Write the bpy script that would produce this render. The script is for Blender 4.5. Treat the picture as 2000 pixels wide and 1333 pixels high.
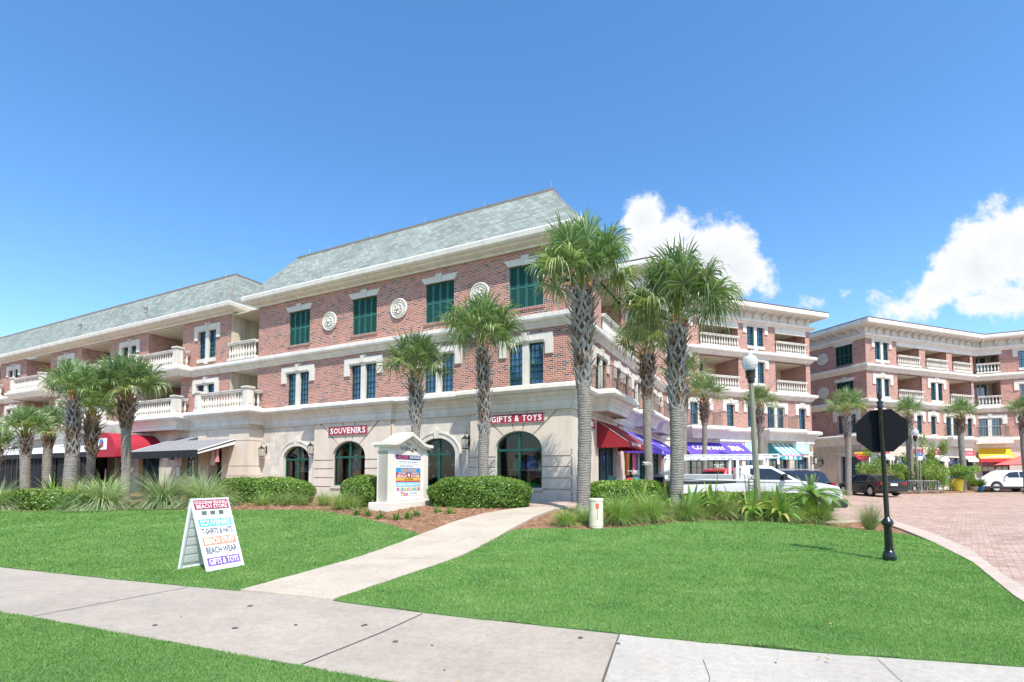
import bpy, bmesh, math, random
import numpy as np
from math import sin, cos, tan, pi, radians, sqrt, atan2, hypot
from mathutils import Vector, Matrix

for _o in list(bpy.data.objects): bpy.data.objects.remove(_o)
SC = bpy.context.scene
COL = SC.collection
random.seed(7)

# ---------------------------------------------------------------- camera
CH = 1.42; FPX = 1015.0; HZ = 934.0; PITCH = radians(3.1); ROLL = radians(0.1)
cam_d = bpy.data.cameras.new('camera')
cam = bpy.data.objects.new('camera', cam_d); COL.objects.link(cam); SC.camera = cam
cam_d.sensor_width = 36; cam_d.lens = FPX/2000*36; cam_d.clip_start = .1; cam_d.clip_end = 5000
cam_d.shift_y = (HZ - FPX*tan(PITCH) - 666.5)/2000
cam.location = (0, 0, CH)
cam.rotation_euler = (Matrix.Rotation(pi/2+PITCH, 4, 'X') @ Matrix.Rotation(ROLL, 4, 'Z')).to_euler()
SC.render.resolution_x = 1024; SC.render.resolution_y = 682
SC.view_settings.view_transform = 'Standard'; SC.view_settings.look = 'None'
SC.view_settings.exposure = 0.9; SC.view_settings.gamma = 1
SC.cycles.max_bounces = 8; SC.cycles.transparent_max_bounces = 12

# ---------------------------------------------------------------- sun and sky
SUN_EL = radians(57); SUN_AZ = radians(20.5)          # azimuth: to the right of straight behind the camera
sv = Vector((sin(SUN_AZ)*cos(SUN_EL), -cos(SUN_AZ)*cos(SUN_EL), sin(SUN_EL)))
ld = bpy.data.lights.new('sun', 'SUN'); ld.energy = 3.6; ld.angle = radians(.5); ld.color = (1, .94, .845)
sun = bpy.data.objects.new('sun', ld); COL.objects.link(sun)
sun.rotation_euler = sv.to_track_quat('Z', 'Y').to_euler(); sun.location = sv*60

W = bpy.data.worlds.new('World'); SC.world = W; W.use_nodes = True
def world():
    nt = W.node_tree; N = nt.nodes; L = nt.links; N.clear()
    out = N.new('ShaderNodeOutputWorld'); bg = N.new('ShaderNodeBackground'); bg.inputs[1].default_value = .148
    sky = N.new('ShaderNodeTexSky'); sky.sky_type = 'NISHITA'; sky.sun_disc = False
    sky.sun_elevation = SUN_EL; sky.sun_rotation = pi - SUN_AZ; sky.air_density = 1.0; sky.dust_density = .7; sky.ozone_density = 2.2
    def M(op, a, b=None, c=None, clamp=False):
        n = N.new('ShaderNodeMath'); n.operation = op; n.use_clamp = clamp
        for i, v in enumerate((a, b, c)):
            if v is None: continue
            if isinstance(v, (int, float)): n.inputs[i].default_value = v
            else: L.new(v, n.inputs[i])
        return n.outputs[0]
    tc = N.new('ShaderNodeTexCoord'); sp = N.new('ShaderNodeSeparateXYZ'); L.new(tc.outputs['Generated'], sp.inputs[0])
    yy = M('MAXIMUM', sp.outputs[1], .02)
    X = M('DIVIDE', sp.outputs[0], yy); Z = M('DIVIDE', sp.outputs[2], yy)
    cb = N.new('ShaderNodeCombineXYZ'); L.new(X, cb.inputs[0]); L.new(Z, cb.inputs[1])
    def noise(scale, det, rough, off=0, dist=0):
        mp = N.new('ShaderNodeMapping'); L.new(cb.outputs[0], mp.inputs[0]); mp.inputs['Location'].default_value = (off, off*.7, off)
        n = N.new('ShaderNodeTexNoise'); L.new(mp.outputs[0], n.inputs['Vector']); n.inputs['Scale'].default_value = scale
        n.inputs['Detail'].default_value = det; n.inputs['Roughness'].default_value = rough; n.inputs['Distortion'].default_value = dist
        return n.outputs['Fac']
    blobs = [(1262,420,55,65,0),(1290,490,115,105,0),(1390,500,115,110,0),(1450,525,80,62,0),(1490,558,52,24,0),(1330,440,70,50,0),(1350,560,150,70,0),
             (2010,470,150,105,.2),(1930,515,140,80,.5),(1860,555,115,60,.5),(1800,592,85,28,.25),(1960,580,210,42,.05),(2080,480,160,120,0),
             (1606,582,36,20,0),(1585,590,20,14,0),(1660,570,10,7,0)]
    m = None
    for (px, py, rx, ry, rot) in blobs:
        cx, cz = (px-1000)/FPX, (HZ-py)/FPX; rx /= FPX; ry /= FPX
        dx = M('SUBTRACT', X, cx); dz = M('SUBTRACT', Z, cz)
        a = M('DIVIDE', M('ADD', M('MULTIPLY', dx, cos(rot)), M('MULTIPLY', dz, sin(rot))), rx)
        b = M('DIVIDE', M('SUBTRACT', M('MULTIPLY', dz, cos(rot)), M('MULTIPLY', dx, sin(rot))), ry)
        e = M('SUBTRACT', 1.0, M('SQRT', M('ADD', M('MULTIPLY', a, a), M('MULTIPLY', b, b))))
        e = M('MULTIPLY', e, min(.85, ry*13))
        m = e if m is None else M('MAXIMUM', m, e)
    n1 = noise(8, 14, .68, 1.3, 0); n2 = noise(34, 8, .65, 4.1)
    f = M('ADD', m, M('MULTIPLY', M('SUBTRACT', n1, .5), 1.5)); f = M('ADD', f, M('MULTIPLY', M('SUBTRACT', n2, .5), .5))
    mr = N.new('ShaderNodeMapRange'); mr.interpolation_type = 'SMOOTHSTEP'; L.new(f, mr.inputs[0])
    mr.inputs[1].default_value = -.01; mr.inputs[2].default_value = .33
    far = M('SUBTRACT', 1.0, M('MULTIPLY', M('LESS_THAN', sp.outputs[1], .05), 1.0))
    lim = M('GREATER_THAN', m, -.6)
    mask = M('MULTIPLY', M('MULTIPLY', mr.outputs[0], far), lim)
    # cloud tone: thin edges let the blue through, thick lower parts are grey
    n3 = noise(13, 6, .55, 2.2); thick = N.new('ShaderNodeMapRange'); L.new(M('ADD', f, M('MULTIPLY', M('SUBTRACT', n3, .5), .9)), thick.inputs[0])
    thick.inputs[1].default_value = .0; thick.inputs[2].default_value = .9
    cr = N.new('ShaderNodeMix'); cr.data_type = 'RGBA'; L.new(thick.outputs[0], cr.inputs[0])
    cr.inputs[6].default_value = (3.9, 3.93, 3.96, 1); cr.inputs[7].default_value = (3.15, 3.28, 3.45, 1)
    # sky colour: a touch more saturated
    hs = N.new('ShaderNodeHueSaturation'); hs.inputs['Saturation'].default_value = 1.24; hs.inputs['Hue'].default_value = .4985; hs.inputs['Value'].default_value = 1.0; L.new(sky.outputs[0], hs.inputs['Color'])
    mx = N.new('ShaderNodeMix'); mx.data_type = 'RGBA'; L.new(mask, mx.inputs[0]); L.new(hs.outputs[0], mx.inputs[6]); L.new(cr.outputs[2], mx.inputs[7])
    L.new(mx.outputs[2], bg.inputs[0]); L.new(bg.outputs[0], out.inputs[0])
world()

# ---------------------------------------------------------------- frames and terrain
def ss(t):
    t = min(1, max(0, t)); return t*t*(3-2*t)
def gz(x, y):
    a = .55*ss((y-8.5)/9.5)*ss((11-x)/8); b = .55*ss((y-14)/34)
    return max(a, b)
class Fr:                       # facade frame: x along the wall, -y outward, z up
    def __init__(s, o, deg):
        s.o = Vector((o[0], o[1], 0)); s.r = radians(deg); s.M = Matrix.Translation(s.o) @ Matrix.Rotation(s.r, 4, 'Z')
    def w(s, u, z=0, out=0): return s.M @ Vector((u, -out, z))
FF = Fr((2.246, 19.2), -27)
FW = Fr((2.246, 19.2), 63)
_k = FW.w(17.2); FB = Fr((_k.x, _k.y), 20)
FE = Fr((27.94, 40.6), 20)
_k = FE.w(13.7); FR = Fr((_k.x, _k.y), -27)
FS = Fr((27.94, 40.6), -70)

# ---------------------------------------------------------------- object helpers
WM = {}
def link(o, parent=None, M=None):
    COL.objects.link(o)
    M = M if M is not None else (WM[parent.name] if parent else Matrix.Identity(4))
    WM[o.name] = M.copy()
    if parent:
        o.parent = parent; o.matrix_parent_inverse = Matrix.Identity(4)
        L = WM[parent.name].inverted() @ M
    else: L = M
    o.location = L.to_translation(); o.rotation_mode = 'XYZ'; o.rotation_euler = L.to_euler(); o.scale = L.to_scale()
    return o
def tag(o, label=None, cat=None, group=None, kind=None):
    if label: o['label'] = label
    if cat: o['category'] = cat
    if group: o['group'] = group
    if kind: o['kind'] = kind
    return o
def TR(x, y, z=0, deg=0): return Matrix.Translation((x, y, z)) @ Matrix.Rotation(radians(deg), 4, 'Z')
def thing(name, label, cat, M, group=None):
    o = bpy.data.objects.new(name, None); o.empty_display_size = .3; link(o, None, M); return tag(o, label, cat, group)
def copy_tree(o, M, parent=None, label=None, group=None):
    c = o.copy(); L = None
    COL.objects.link(c)
    if parent is None:
        WM[c.name] = M.copy(); c.location = M.to_translation(); c.rotation_euler = M.to_euler(); c.scale = M.to_scale()
    else:
        c.parent = parent; WM[c.name] = WM[parent.name] @ (WM[o.parent.name].inverted() @ WM[o.name])
    if label: c['label'] = label
    if group: c['group'] = group
    for ch in list(o.children): copy_tree(ch, None, c)
    return c

class MB:
    def __init__(s): s.v = []; s.f = []; s.m = []; s.T = None
    def add(s, pts, faces, mi=0):
        b = len(s.v)
        for p in pts:
            p = Vector(p)
            if s.T is not None: p = s.T @ p
            s.v.append(p)
        for f in faces: s.f.append([b+i for i in f]); s.m.append(mi)
        return s
    def quad(s, a, b, c, d, mi=0): return s.add([a, b, c, d], [(0, 1, 2, 3)], mi)
    def box(s, x0, x1, y0, y1, z0, z1, mi=0, bev=0):
        if bev:
            b = bev; P = []
            for z, i in ((z0, b), (z0+b, 0), (z1-b, 0), (z1, b)):
                P += [(x0+i+0, y0+i, z), (x1-i, y0+i, z), (x1-i, y1-i, z), (x0+i, y1-i, z)]
            F = [(3, 2, 1, 0), (12, 13, 14, 15)]
            for k in range(3):
                for j in range(4): a = k*4+j; c = k*4+(j+1) % 4; F.append((a, c, c+4, a+4))
            return s.add(P, F, mi)
        P = [(x0, y0, z0), (x1, y0, z0), (x1, y1, z0), (x0, y1, z0), (x0, y0, z1), (x1, y0, z1), (x1, y1, z1), (x0, y1, z1)]
        return s.add(P, [(3, 2, 1, 0), (4, 5, 6, 7), (0, 1, 5, 4), (1, 2, 6, 5), (2, 3, 7, 6), (3, 0, 4, 7)], mi)
    def prism(s, poly, y0, y1, mi=0):          # poly in (x,z), counter-clockwise seen from -y
        n = len(poly); P = [(x, y0, z) for x, z in poly] + [(x, y1, z) for x, z in poly]
        return s.add(P, [tuple(range(n)), tuple(range(2*n-1, n-1, -1))] + [(i, i+n, (i+1) % n+n, (i+1) % n) for i in range(n)], mi)
    def slab(s, poly, z0, z1, mi=0):           # poly in (x,y), ccw from above
        n = len(poly); P = [(x, y, z0) for x, y in poly] + [(x, y, z1) for x, y in poly]
        return s.add(P, [tuple(range(n-1, -1, -1)), tuple(range(n, 2*n))] + [(i, (i+1) % n, (i+1) % n+n, i+n) for i in range(n)], mi)
    def tube(s, p0, p1, r0, r1=None, n=8, mi=0, cap=True):
        r1 = r0 if r1 is None else r1
        p0 = Vector(p0); p1 = Vector(p1); d = (p1-p0).normalized(); a = d.orthogonal().normalized(); b = d.cross(a)
        P = [p0+(a*cos(2*pi*i/n)+b*sin(2*pi*i/n))*r0 for i in range(n)] + [p1+(a*cos(2*pi*i/n)+b*sin(2*pi*i/n))*r1 for i in range(n)]
        F = [(i, (i+1) % n, (i+1) % n+n, i+n) for i in range(n)]
        if cap: F += [tuple(range(n-1, -1, -1)), tuple(range(n, 2*n))]
        return s.add(P, F, mi)
    def path(s, pts, r, n=6, mi=0):
        for a, b in zip(pts[:-1], pts[1:]): s.tube(a, b, r, r, n, mi)
        return s
    def lathe(s, prof, c=(0, 0, 0), n=16, mi=0, sq=False):
        P = []
        for r, z in prof:
            for i in range(n):
                a = 2*pi*(i+.5)/n; k = r/cos(pi/n) if sq else r
                P.append((c[0]+k*cos(a), c[1]+k*sin(a), c[2]+z))
        F = []
        for k in range(len(prof)-1):
            for i in range(n): F.append((k*n+i, k*n+(i+1) % n, (k+1)*n+(i+1) % n, (k+1)*n+i))
        F.append(tuple(range(n-1, -1, -1))); F.append(tuple(range((len(prof)-1)*n, len(prof)*n)))
        return s.add(P, F, mi)
    def sweep(s, path, prof, mi=0, cap=True):  # path: plan points (x,y); outward is to the right of travel; prof: (out,z)
        n = len(path); m = len(prof); pts = [Vector((p[0], p[1])) for p in path]; P = []
        for i in range(n):
            d0 = (pts[i]-pts[i-1]).normalized() if i else None; d1 = (pts[i+1]-pts[i]).normalized() if i < n-1 else None
            if d0 is None: d0 = d1
            if d1 is None: d1 = d0
            n0 = Vector((d0.y, -d0.x)); n1 = Vector((d1.y, -d1.x)); k = n0+n1; k = k/max(.2, k.dot(n0))
            for o, z in prof: P.append((pts[i].x+k.x*o, pts[i].y+k.y*o, z))
        F = []
        for i in range(n-1):
            for j in range(m-1): a = i*m+j; F.append((a, a+m, a+m+1, a+1))
        if cap: F.append(tuple(range(m))); F.append(tuple(range(n*m-1, (n-1)*m-1, -1)))
        return s.add(P, F, mi)
    def mesh(s, name, mats, smooth=False):
        me = bpy.data.meshes.new(name); me.from_pydata([tuple(p) for p in s.v], [], s.f)
        if not isinstance(mats, (list, tuple)): mats = [mats]
        for m in mats: me.materials.append(m)
        me.polygons.foreach_set('material_index', s.m)
        bm = bmesh.new(); bm.from_mesh(me); bmesh.ops.recalc_face_normals(bm, faces=bm.faces) if smooth == 'fix' else None
        uv = bm.loops.layers.uv.new('UVMap')
        for f in bm.faces:
            nn = f.normal; ax = max(range(3), key=lambda i: abs(nn[i]))
            for l in f.loops:
                c = l.vert.co
                l[uv].uv = (c.y, c.z) if ax == 0 else ((c.x, c.z) if ax == 1 else (c.x, c.y))
        bm.to_mesh(me); bm.free()
        if smooth:
            me.polygons.foreach_set('use_smooth', [True]*len(me.polygons)); me.set_sharp_from_angle(angle=radians(38))
        me.update(); return me
    def build(s, name, mats, parent=None, M=None, smooth=False):
        return link(bpy.data.objects.new(name, s.mesh(name, mats, smooth)), parent, M)
def inst(name, me, parent=None, M=None): return link(bpy.data.objects.new(name, me), parent, M)
def np_mesh(name, V, F, mats, mi=None, smooth=False):   # V (n,3), F (m,k) same size faces
    V = np.asarray(V, dtype=np.float32); F = np.asarray(F, dtype=np.int32); me = bpy.data.meshes.new(name); m, k = F.shape
    me.vertices.add(len(V)); me.vertices.foreach_set('co', V.ravel())
    me.loops.add(m*k); me.loops.foreach_set('vertex_index', F.ravel())
    me.polygons.add(m); me.polygons.foreach_set('loop_start', np.arange(0, m*k, k, dtype=np.int32))
    for x in (mats if isinstance(mats, (list, tuple)) else [mats]): me.materials.append(x)
    if mi is not None: me.polygons.foreach_set('material_index', np.asarray(mi, dtype=np.int32))
    me.polygons.foreach_set('use_smooth', np.full(m, bool(smooth)))
    me.update(calc_edges=True); return me

# ---------------------------------------------------------------- materials
def mat(name, fn):
    m = bpy.data.materials.new(name); m.use_nodes = True; nt = m.node_tree; bs = nt.nodes['Principled BSDF']; fn(nt, nt.nodes, nt.links, bs); return m
def ramp(N, L, src, stops):
    r = N.new('ShaderNodeValToRGB'); L.new(src, r.inputs[0])
    while len(r.color_ramp.elements) < len(stops): r.color_ramp.elements.new(.5)
    for e, (p, c) in zip(r.color_ramp.elements, stops): e.position = p; e.color = (*c, 1)
    return r.outputs[0]
def nz(N, L, scale, det=4, rough=.55, co='Object', st=None):
    tc = N.new('ShaderNodeTexCoord'); src = tc.outputs[co]
    if st: mp = N.new('ShaderNodeMapping'); L.new(src, mp.inputs[0]); mp.inputs['Scale'].default_value = st; src = mp.outputs[0]
    n = N.new('ShaderNodeTexNoise'); L.new(src, n.inputs['Vector']); n.inputs['Scale'].default_value = scale; n.inputs['Detail'].default_value = det; n.inputs['Roughness'].default_value = rough
    return n.outputs['Fac']
def bump(N, L, h, bs, s=.3, d=.02):
    b = N.new('ShaderNodeBump'); b.inputs['Strength'].default_value = s; b.inputs['Distance'].default_value = d; L.new(h, b.inputs['Height']); L.new(b.outputs[0], bs.inputs['Normal'])
def mixc(N, L, f, a, b, bt='MIX'):
    m = N.new('ShaderNodeMix'); m.data_type = 'RGBA'; m.blend_type = bt
    for i, v in ((0, f), (6, a), (7, b)):
        if isinstance(v, (int, float)): m.inputs[i].default_value = v
        elif isinstance(v, tuple): m.inputs[i].default_value = (*v, 1)
        else: L.new(v, m.inputs[i])
    return m.outputs[2]
def plain(name, c, rough=.6, var=.12, scale=3, metal=0, bs_=0, spec=None, coat=0):
    def f(nt, N, L, bs):
        n = nz(N, L, scale, 6)
        a = tuple(x*(1-var) for x in c); b = tuple(min(1, x*(1+var)) for x in c)
        L.new(ramp(N, L, n, [(.3, a), (.7, b)]), bs.inputs['Base Color']); bs.inputs['Roughness'].default_value = rough; bs.inputs['Metallic'].default_value = metal
        if spec is not None: bs.inputs['Specular IOR Level'].default_value = .5; bs.inputs['IOR'].default_value = 1.5+.7*spec
        if coat: bs.inputs['Coat Weight'].default_value = coat; bs.inputs['Coat Roughness'].default_value = .05
        if bs_: bump(N, L, nz(N, L, scale*12, 4), bs, bs_, .01)
    return mat(name, f)
def brick_mat(name, bw, bh, mo, stops, mortar, noise_s=.6, bmp=.5, ofs=.5, rough=.85, ms=.1, co='UV', rot=0):
    def f(nt, N, L, bs):
        tc = N.new('ShaderNodeTexCoord'); b = N.new('ShaderNodeTexBrick'); src = tc.outputs[co]
        if rot: mp = N.new('ShaderNodeMapping'); L.new(src, mp.inputs[0]); mp.inputs['Rotation'].default_value = (0, 0, rot); src = mp.outputs[0]
        L.new(src, b.inputs['Vector'])
        b.inputs['Color1'].default_value = (0, 0, 0, 1); b.inputs['Color2'].default_value = (1, 1, 1, 1); b.inputs['Mortar'].default_value = (.5, .5, .5, 1)
        b.inputs['Scale'].default_value = 1; b.inputs['Brick Width'].default_value = bw; b.inputs['Row Height'].default_value = bh
        b.inputs['Mortar Size'].default_value = mo; b.inputs['Mortar Smooth'].default_value = ms; b.offset = ofs
        col = ramp(N, L, b.outputs['Color'], stops)
        big = nz(N, L, noise_s, 5, .6); dark = ramp(N, L, big, [(.3, (.82, .82, .82)), (.7, (1.1, 1.1, 1.1))])
        col = mixc(N, L, 1.0, col, dark, 'MULTIPLY')
        fine = nz(N, L, 22, 3); col = mixc(N, L, 1.0, col, ramp(N, L, fine, [(.3, (.88, .88, .88)), (.7, (1.12, 1.12, 1.12))]), 'MULTIPLY')
        L.new(mixc(N, L, b.outputs['Fac'], col, mortar), bs.inputs['Base Color']); bs.inputs['Roughness'].default_value = rough
        if bmp:
            inv = N.new('ShaderNodeMath'); inv.operation = 'SUBTRACT'; inv.inputs[0].default_value = 1; L.new(b.outputs['Fac'], inv.inputs[1]); bump(N, L, inv.outputs[0], bs, bmp, .01)
    return mat(name, f)
BR = [(0, (.05, .045, .06)), (.09, (.12, .08, .08)), (.12, (.27, .085, .055)), (.45, (.37, .125, .08)), (.8, (.44, .175, .12)), (1, (.34, .14, .105))]
M_brick = brick_mat('brick', .215, .075, .010, BR, (.56, .47, .42))
M_rowlock = brick_mat('rowlock_brick', .085, .25, .010, [(0, (.2, .07, .06)), (1, (.36, .14, .1))], (.5, .45, .4))
M_roof = brick_mat('slate_shingle', .30, .19, .009, [(0, (.17, .205, .185)), (.5, (.225, .265, .24)), (1, (.29, .325, .30))], (.09, .105, .10), .5, .6)
def f_block(nt, N, L, bs):
    tc = N.new('ShaderNodeTexCoord'); b = N.new('ShaderNodeTexBrick'); L.new(tc.outputs['UV'], b.inputs['Vector'])
    b.inputs['Color1'].default_value = (0, 0, 0, 1); b.inputs['Color2'].default_value = (1, 1, 1, 1)
    b.inputs['Scale'].default_value = 1; b.inputs['Brick Width'].default_value = .62; b.inputs['Row Height'].default_value = .40; b.inputs['Mortar Size'].default_value = .005
    c1 = ramp(N, L, b.outputs['Color'], [(0, (.54, .50, .44)), (1, (.67, .62, .55))])
    n = nz(N, L, 2.2, 8, .7); c2 = ramp(N, L, n, [(.35, (.78, .79, .80)), (.62, (1.1, 1.08, 1.05))])
    c = mixc(N, L, 1, c1, c2, 'MULTIPLY'); L.new(mixc(N, L, b.outputs['Fac'], c, (.5, .47, .43)), bs.inputs['Base Color']); bs.inputs['Roughness'].default_value = .9
    bump(N, L, nz(N, L, 45, 5, .7), bs, .35, .01)
M_block = mat('coquina_block', f_block)
def f_stone(c, name, streak=.24):
    def f(nt, N, L, bs):
        n = nz(N, L, 1.3, 7, .65); s = nz(N, L, 3, 4, .6, st=(1, 1, .12))
        a = mixc(N, L, 1, ramp(N, L, n, [(.3, tuple(x*.92 for x in c)), (.7, tuple(x*1.06 for x in c))]), ramp(N, L, s, [(.35, (1-streak,)*3), (.55, (1, 1, 1))]), 'MULTIPLY')
        L.new(a, bs.inputs['Base Color']); bs.inputs['Roughness'].default_value = .8; bump(N, L, nz(N, L, 60, 4), bs, .12, .01)
    return mat(name, f)
M_stone = f_stone((.64, .56, .47), 'smooth_limestone', .09)
M_corn = f_stone((.70, .67, .615), 'painted_cornice', .13)
M_trim = f_stone((.64, .61, .55), 'cast_stone_trim', .16)
M_stucco = f_stone((.58, .50, .39), 'beige_stucco')
M_soffit = plain('cream_soffit', (.60, .54, .44), .8, .05)
M_green = plain('green_paint', (.011, .08, .062), .45, .15)
M_shut = plain('shutter_green', (.022, .11, .095), .5, .15)
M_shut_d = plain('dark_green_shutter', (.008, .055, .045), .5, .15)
M_cap = plain('bronze_flashing', (.27, .22, .19), .5, .1)
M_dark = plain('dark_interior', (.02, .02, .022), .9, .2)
M_rail = plain('weathered_railing', (.16, .14, .12), .5, .2)
M_metal = plain('dark_bronze_metal', (.03, .028, .026), .4, .2)
M_black = plain('black_paint', (.008, .012, .013), .28, .15, coat=.4)
M_white = plain('white_plastic', (.78, .79, .80), .45, .03)
M_cream = plain('cream_paint', (.70, .66, .58), .7, .05, 2, bs_=.05)
M_alu = plain('galvanised_metal', (.42, .42, .42), .45, .1, metal=.6)
def glass_mat(name, base, spec=1.0, rough=.03):
    def f(nt, N, L, bs):
        bs.inputs['Base Color'].default_value = (*base, 1); bs.inputs['Roughness'].default_value = rough; bs.inputs['Specular IOR Level'].default_value = .5; bs.inputs['IOR'].default_value = 1.5+.7*spec
        bump(N, L, nz(N, L, 1.5, 2), bs, .04, .05)
    return mat(name, f)
M_glass = glass_mat('window_glass', (.02, .06, .15), 1.0)  # blue base puts the reflected sky into the pane colour
M_cglass = glass_mat('car_glass', (.01, .013, .016), .2)
def f_clear(nt, N, L, bs):
    out = N['Material Output']; t = N.new('ShaderNodeBsdfTransparent'); t.inputs[0].default_value = (.80, .86, .86, 1); g = N.new('ShaderNodeBsdfGlossy'); g.inputs['Roughness'].default_value = .02
    fr = N.new('ShaderNodeFresnel'); fr.inputs[0].default_value = 1.6; m = N.new('ShaderNodeMixShader'); L.new(fr.outputs[0], m.inputs[0]); L.new(t.outputs[0], m.inputs[1]); L.new(g.outputs[0], m.inputs[2]); L.new(m.outputs[0], out.inputs[0])
M_clear = mat('clear_glass', f_clear)
def col(name, c, rough=.6, var=.08, **k): return plain(name, c, rough, var, 4, **k)
M_red = col('maroon_sign_paint', (.33, .02, .045)); M_letter = col('white_lettering', (.85, .85, .85), var=.02)
M_awred = col('red_canvas', (.27, .010, .020), .8); M_awpur = col('purple_canvas', (.10, .055, .48), .8); M_awyel = col('yellow_canvas', (.78, .52, .015), .8)
M_awteal = col('teal_canvas', (.035, .38, .42), .8); M_awwhite = col('white_canvas', (.75, .75, .73), .8); M_awpink = col('pink_band', (.72, .35, .52), .8); M_awblk = col('black_canvas', (.012, .013, .016), .75)
def foliage(name, c1, c2, tr=.35, rough=.5, ns=2.0, c3=None):
    def f(nt, N, L, bs):
        n = nz(N, L, ns, 6, .72); c = ramp(N, L, n, [(.3, c1), (.68, c2)] if not c3 else [(.28, c1), (.52, c2), (.66, c3)])
        oi = N.new('ShaderNodeObjectInfo'); hs = N.new('ShaderNodeHueSaturation'); L.new(c, hs.inputs['Color'])
        mr = N.new('ShaderNodeMapRange'); L.new(oi.outputs['Random'], mr.inputs[0]); mr.inputs[3].default_value = .86; mr.inputs[4].default_value = 1.14; L.new(mr.outputs[0], hs.inputs['Value'])
        c = hs.outputs[0]; L.new(c, bs.inputs['Base Color']); bs.inputs['Roughness'].default_value = rough; bs.inputs['Specular IOR Level'].default_value = .45
        out = N['Material Output']; t = N.new('ShaderNodeBsdfTranslucent'); L.new(mixc(N, L, 1.0, c, (1.2, 1.35, .6), 'MULTIPLY'), t.inputs[0]); m = N.new('ShaderNodeMixShader'); m.inputs[0].default_value = tr
        L.new(bs.outputs[0], m.inputs[1]); L.new(t.outputs[0], m.inputs[2]); L.new(m.outputs[0], out.inputs[0])
    return mat(name, f)
M_palm = foliage('palm_leaf', (.075, .15, .05), (.20, .31, .12), .3, .33, 3)
M_palm2 = foliage('palm_leaf_yellow', (.18, .24, .07), (.30, .34, .12), .3, .45, 3)
M_palmdry = foliage('dry_palm_leaf', (.30, .22, .12), (.42, .33, .2), .2, .7, 3)
M_hedge = foliage('hedge_leaf', (.07, .16, .025), (.22, .37, .075), .3, .4, 5)
M_hedgey = foliage('hedge_leaf_yellow', (.24, .33, .05), (.36, .44, .10), .3, .4, 5)
M_core = plain('hedge_core', (.018, .035, .01), .95, .4)
M_muhly = foliage('muhly_blade', (.15, .28, .065), (.38, .52, .17), .3, .6, 2)
M_fount = foliage('fountain_grass_blade', (.20, .31, .13), (.46, .56, .32), .3, .6, 2)
M_straw = foliage('dry_grass_blade', (.26, .2, .11), (.38, .31, .2), .2, .8, 2)
M_lily = foliage('lily_leaf', (.10, .24, .035), (.26, .42, .09), .35, .4, 2)
M_lilyy = foliage('lily_leaf_yellow', (.42, .42, .10), (.6, .55, .2), .35, .5, 2)
M_petal = col('white_petal', (.8, .8, .76)); M_pink = col('pink_petal', (.75, .22, .3))
M_blade = foliage('lawn_blade', (.08, .20, .036), (.16, .30, .064), .3, .6, 1.1, c3=(.24, .35, .11))
M_blade2 = foliage('lawn_blade_pale', (.18, .31, .075), (.28, .38, .12), .3, .6, .7)
def f_trunk(nt, N, L, bs):
    n = nz(N, L, 6, 6, .7, st=(1, 1, .6)); w = N.new('ShaderNodeTexWave'); tc = N.new('ShaderNodeTexCoord'); L.new(tc.outputs['Object'], w.inputs['Vector']); w.bands_direction = 'Z'
    w.inputs['Scale'].default_value = 4.5; w.inputs['Distortion'].default_value = 6; w.inputs['Detail'].default_value = 3; w.inputs['Detail Scale'].default_value = 2
    c = mixc(N, L, 1, ramp(N, L, n, [(.3, (.165, .15, .13)), (.7, (.30, .28, .245))]), ramp(N, L, w.outputs['Fac'], [(.0, (.78, .78, .78)), (.4, (1, 1, 1))]), 'MULTIPLY')
    L.new(c, bs.inputs['Base Color']); bs.inputs['Roughness'].default_value = .9; bump(N, L, w.outputs['Fac'], bs, .4, .03)
M_trunk = mat('palm_trunk_bark', f_trunk)
M_gap = plain('boot_gap_shade', (.085, .065, .05), .95, .3)  # core tube coloured dark to stand for shade between the boots
M_pale = foliage('palm_leaf_pale', (.24, .33, .17), (.40, .47, .30), .25, .3, 3)  # pale leaflets put glossy highlights into the colour; also new cycad fronds
M_boot = plain('palm_boot', (.275, .26, .245), .8, .35, 9, bs_=.3); M_bootb = plain('palm_boot_brown', (.17, .12, .08), .85, .4, 9); M_fibre = plain('palm_fibre', (.38, .19, .07), .9, .3, 9)
# ---------------------------------------------------------------- ground surfaces
def f_conc(c, name, stain, sc=1.0, dark=.75, warm=(.50, .40, .30)):
    def f(nt, N, L, bs):
        n1 = nz(N, L, .9*sc, 8, .65); n2 = nz(N, L, 14, 8, .75); n3 = nz(N, L, 140, 3, .6); n4 = nz(N, L, 2.2*sc, 6, .7, st=(1, 1.6, 1))
        a = ramp(N, L, n1, [(.3, tuple(x*dark for x in c)), (.7, c)])
        a = mixc(N, L, 1, a, ramp(N, L, n2, [(.3, (.80, .80, .79)), (.65, (1.06, 1.06, 1.06))]), 'MULTIPLY'); a = mixc(N, L, 1, a, ramp(N, L, n3, [(.3, (.78, .78, .78)), (.6, (1.06, 1.06, 1.06))]), 'MULTIPLY')
        fac = N.new('ShaderNodeMapRange'); L.new(n4, fac.inputs[0]); fac.inputs[1].default_value = .52; fac.inputs[2].default_value = .72; fac.inputs[4].default_value = stain
        a = mixc(N, L, fac.outputs[0], a, warm); L.new(a, bs.inputs['Base Color']); bs.inputs['Roughness'].default_value = .9; bump(N, L, n3, bs, .25, .004)
    return mat(name, f)
M_conc = f_conc((.43, .375, .31), 'old_concrete', .6, .8, .74, (.42, .36, .30))
M_conc2 = f_conc((.48, .445, .39), 'pale_concrete', .3, 1, .82)
M_path = f_conc((.54, .47, .38), 'path_concrete', .75, 1.1, .74, (.46, .36, .27))
M_kerb = f_conc((.56, .46, .38), 'kerb_concrete', .5, 2, .75, (.45, .32, .25))
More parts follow.
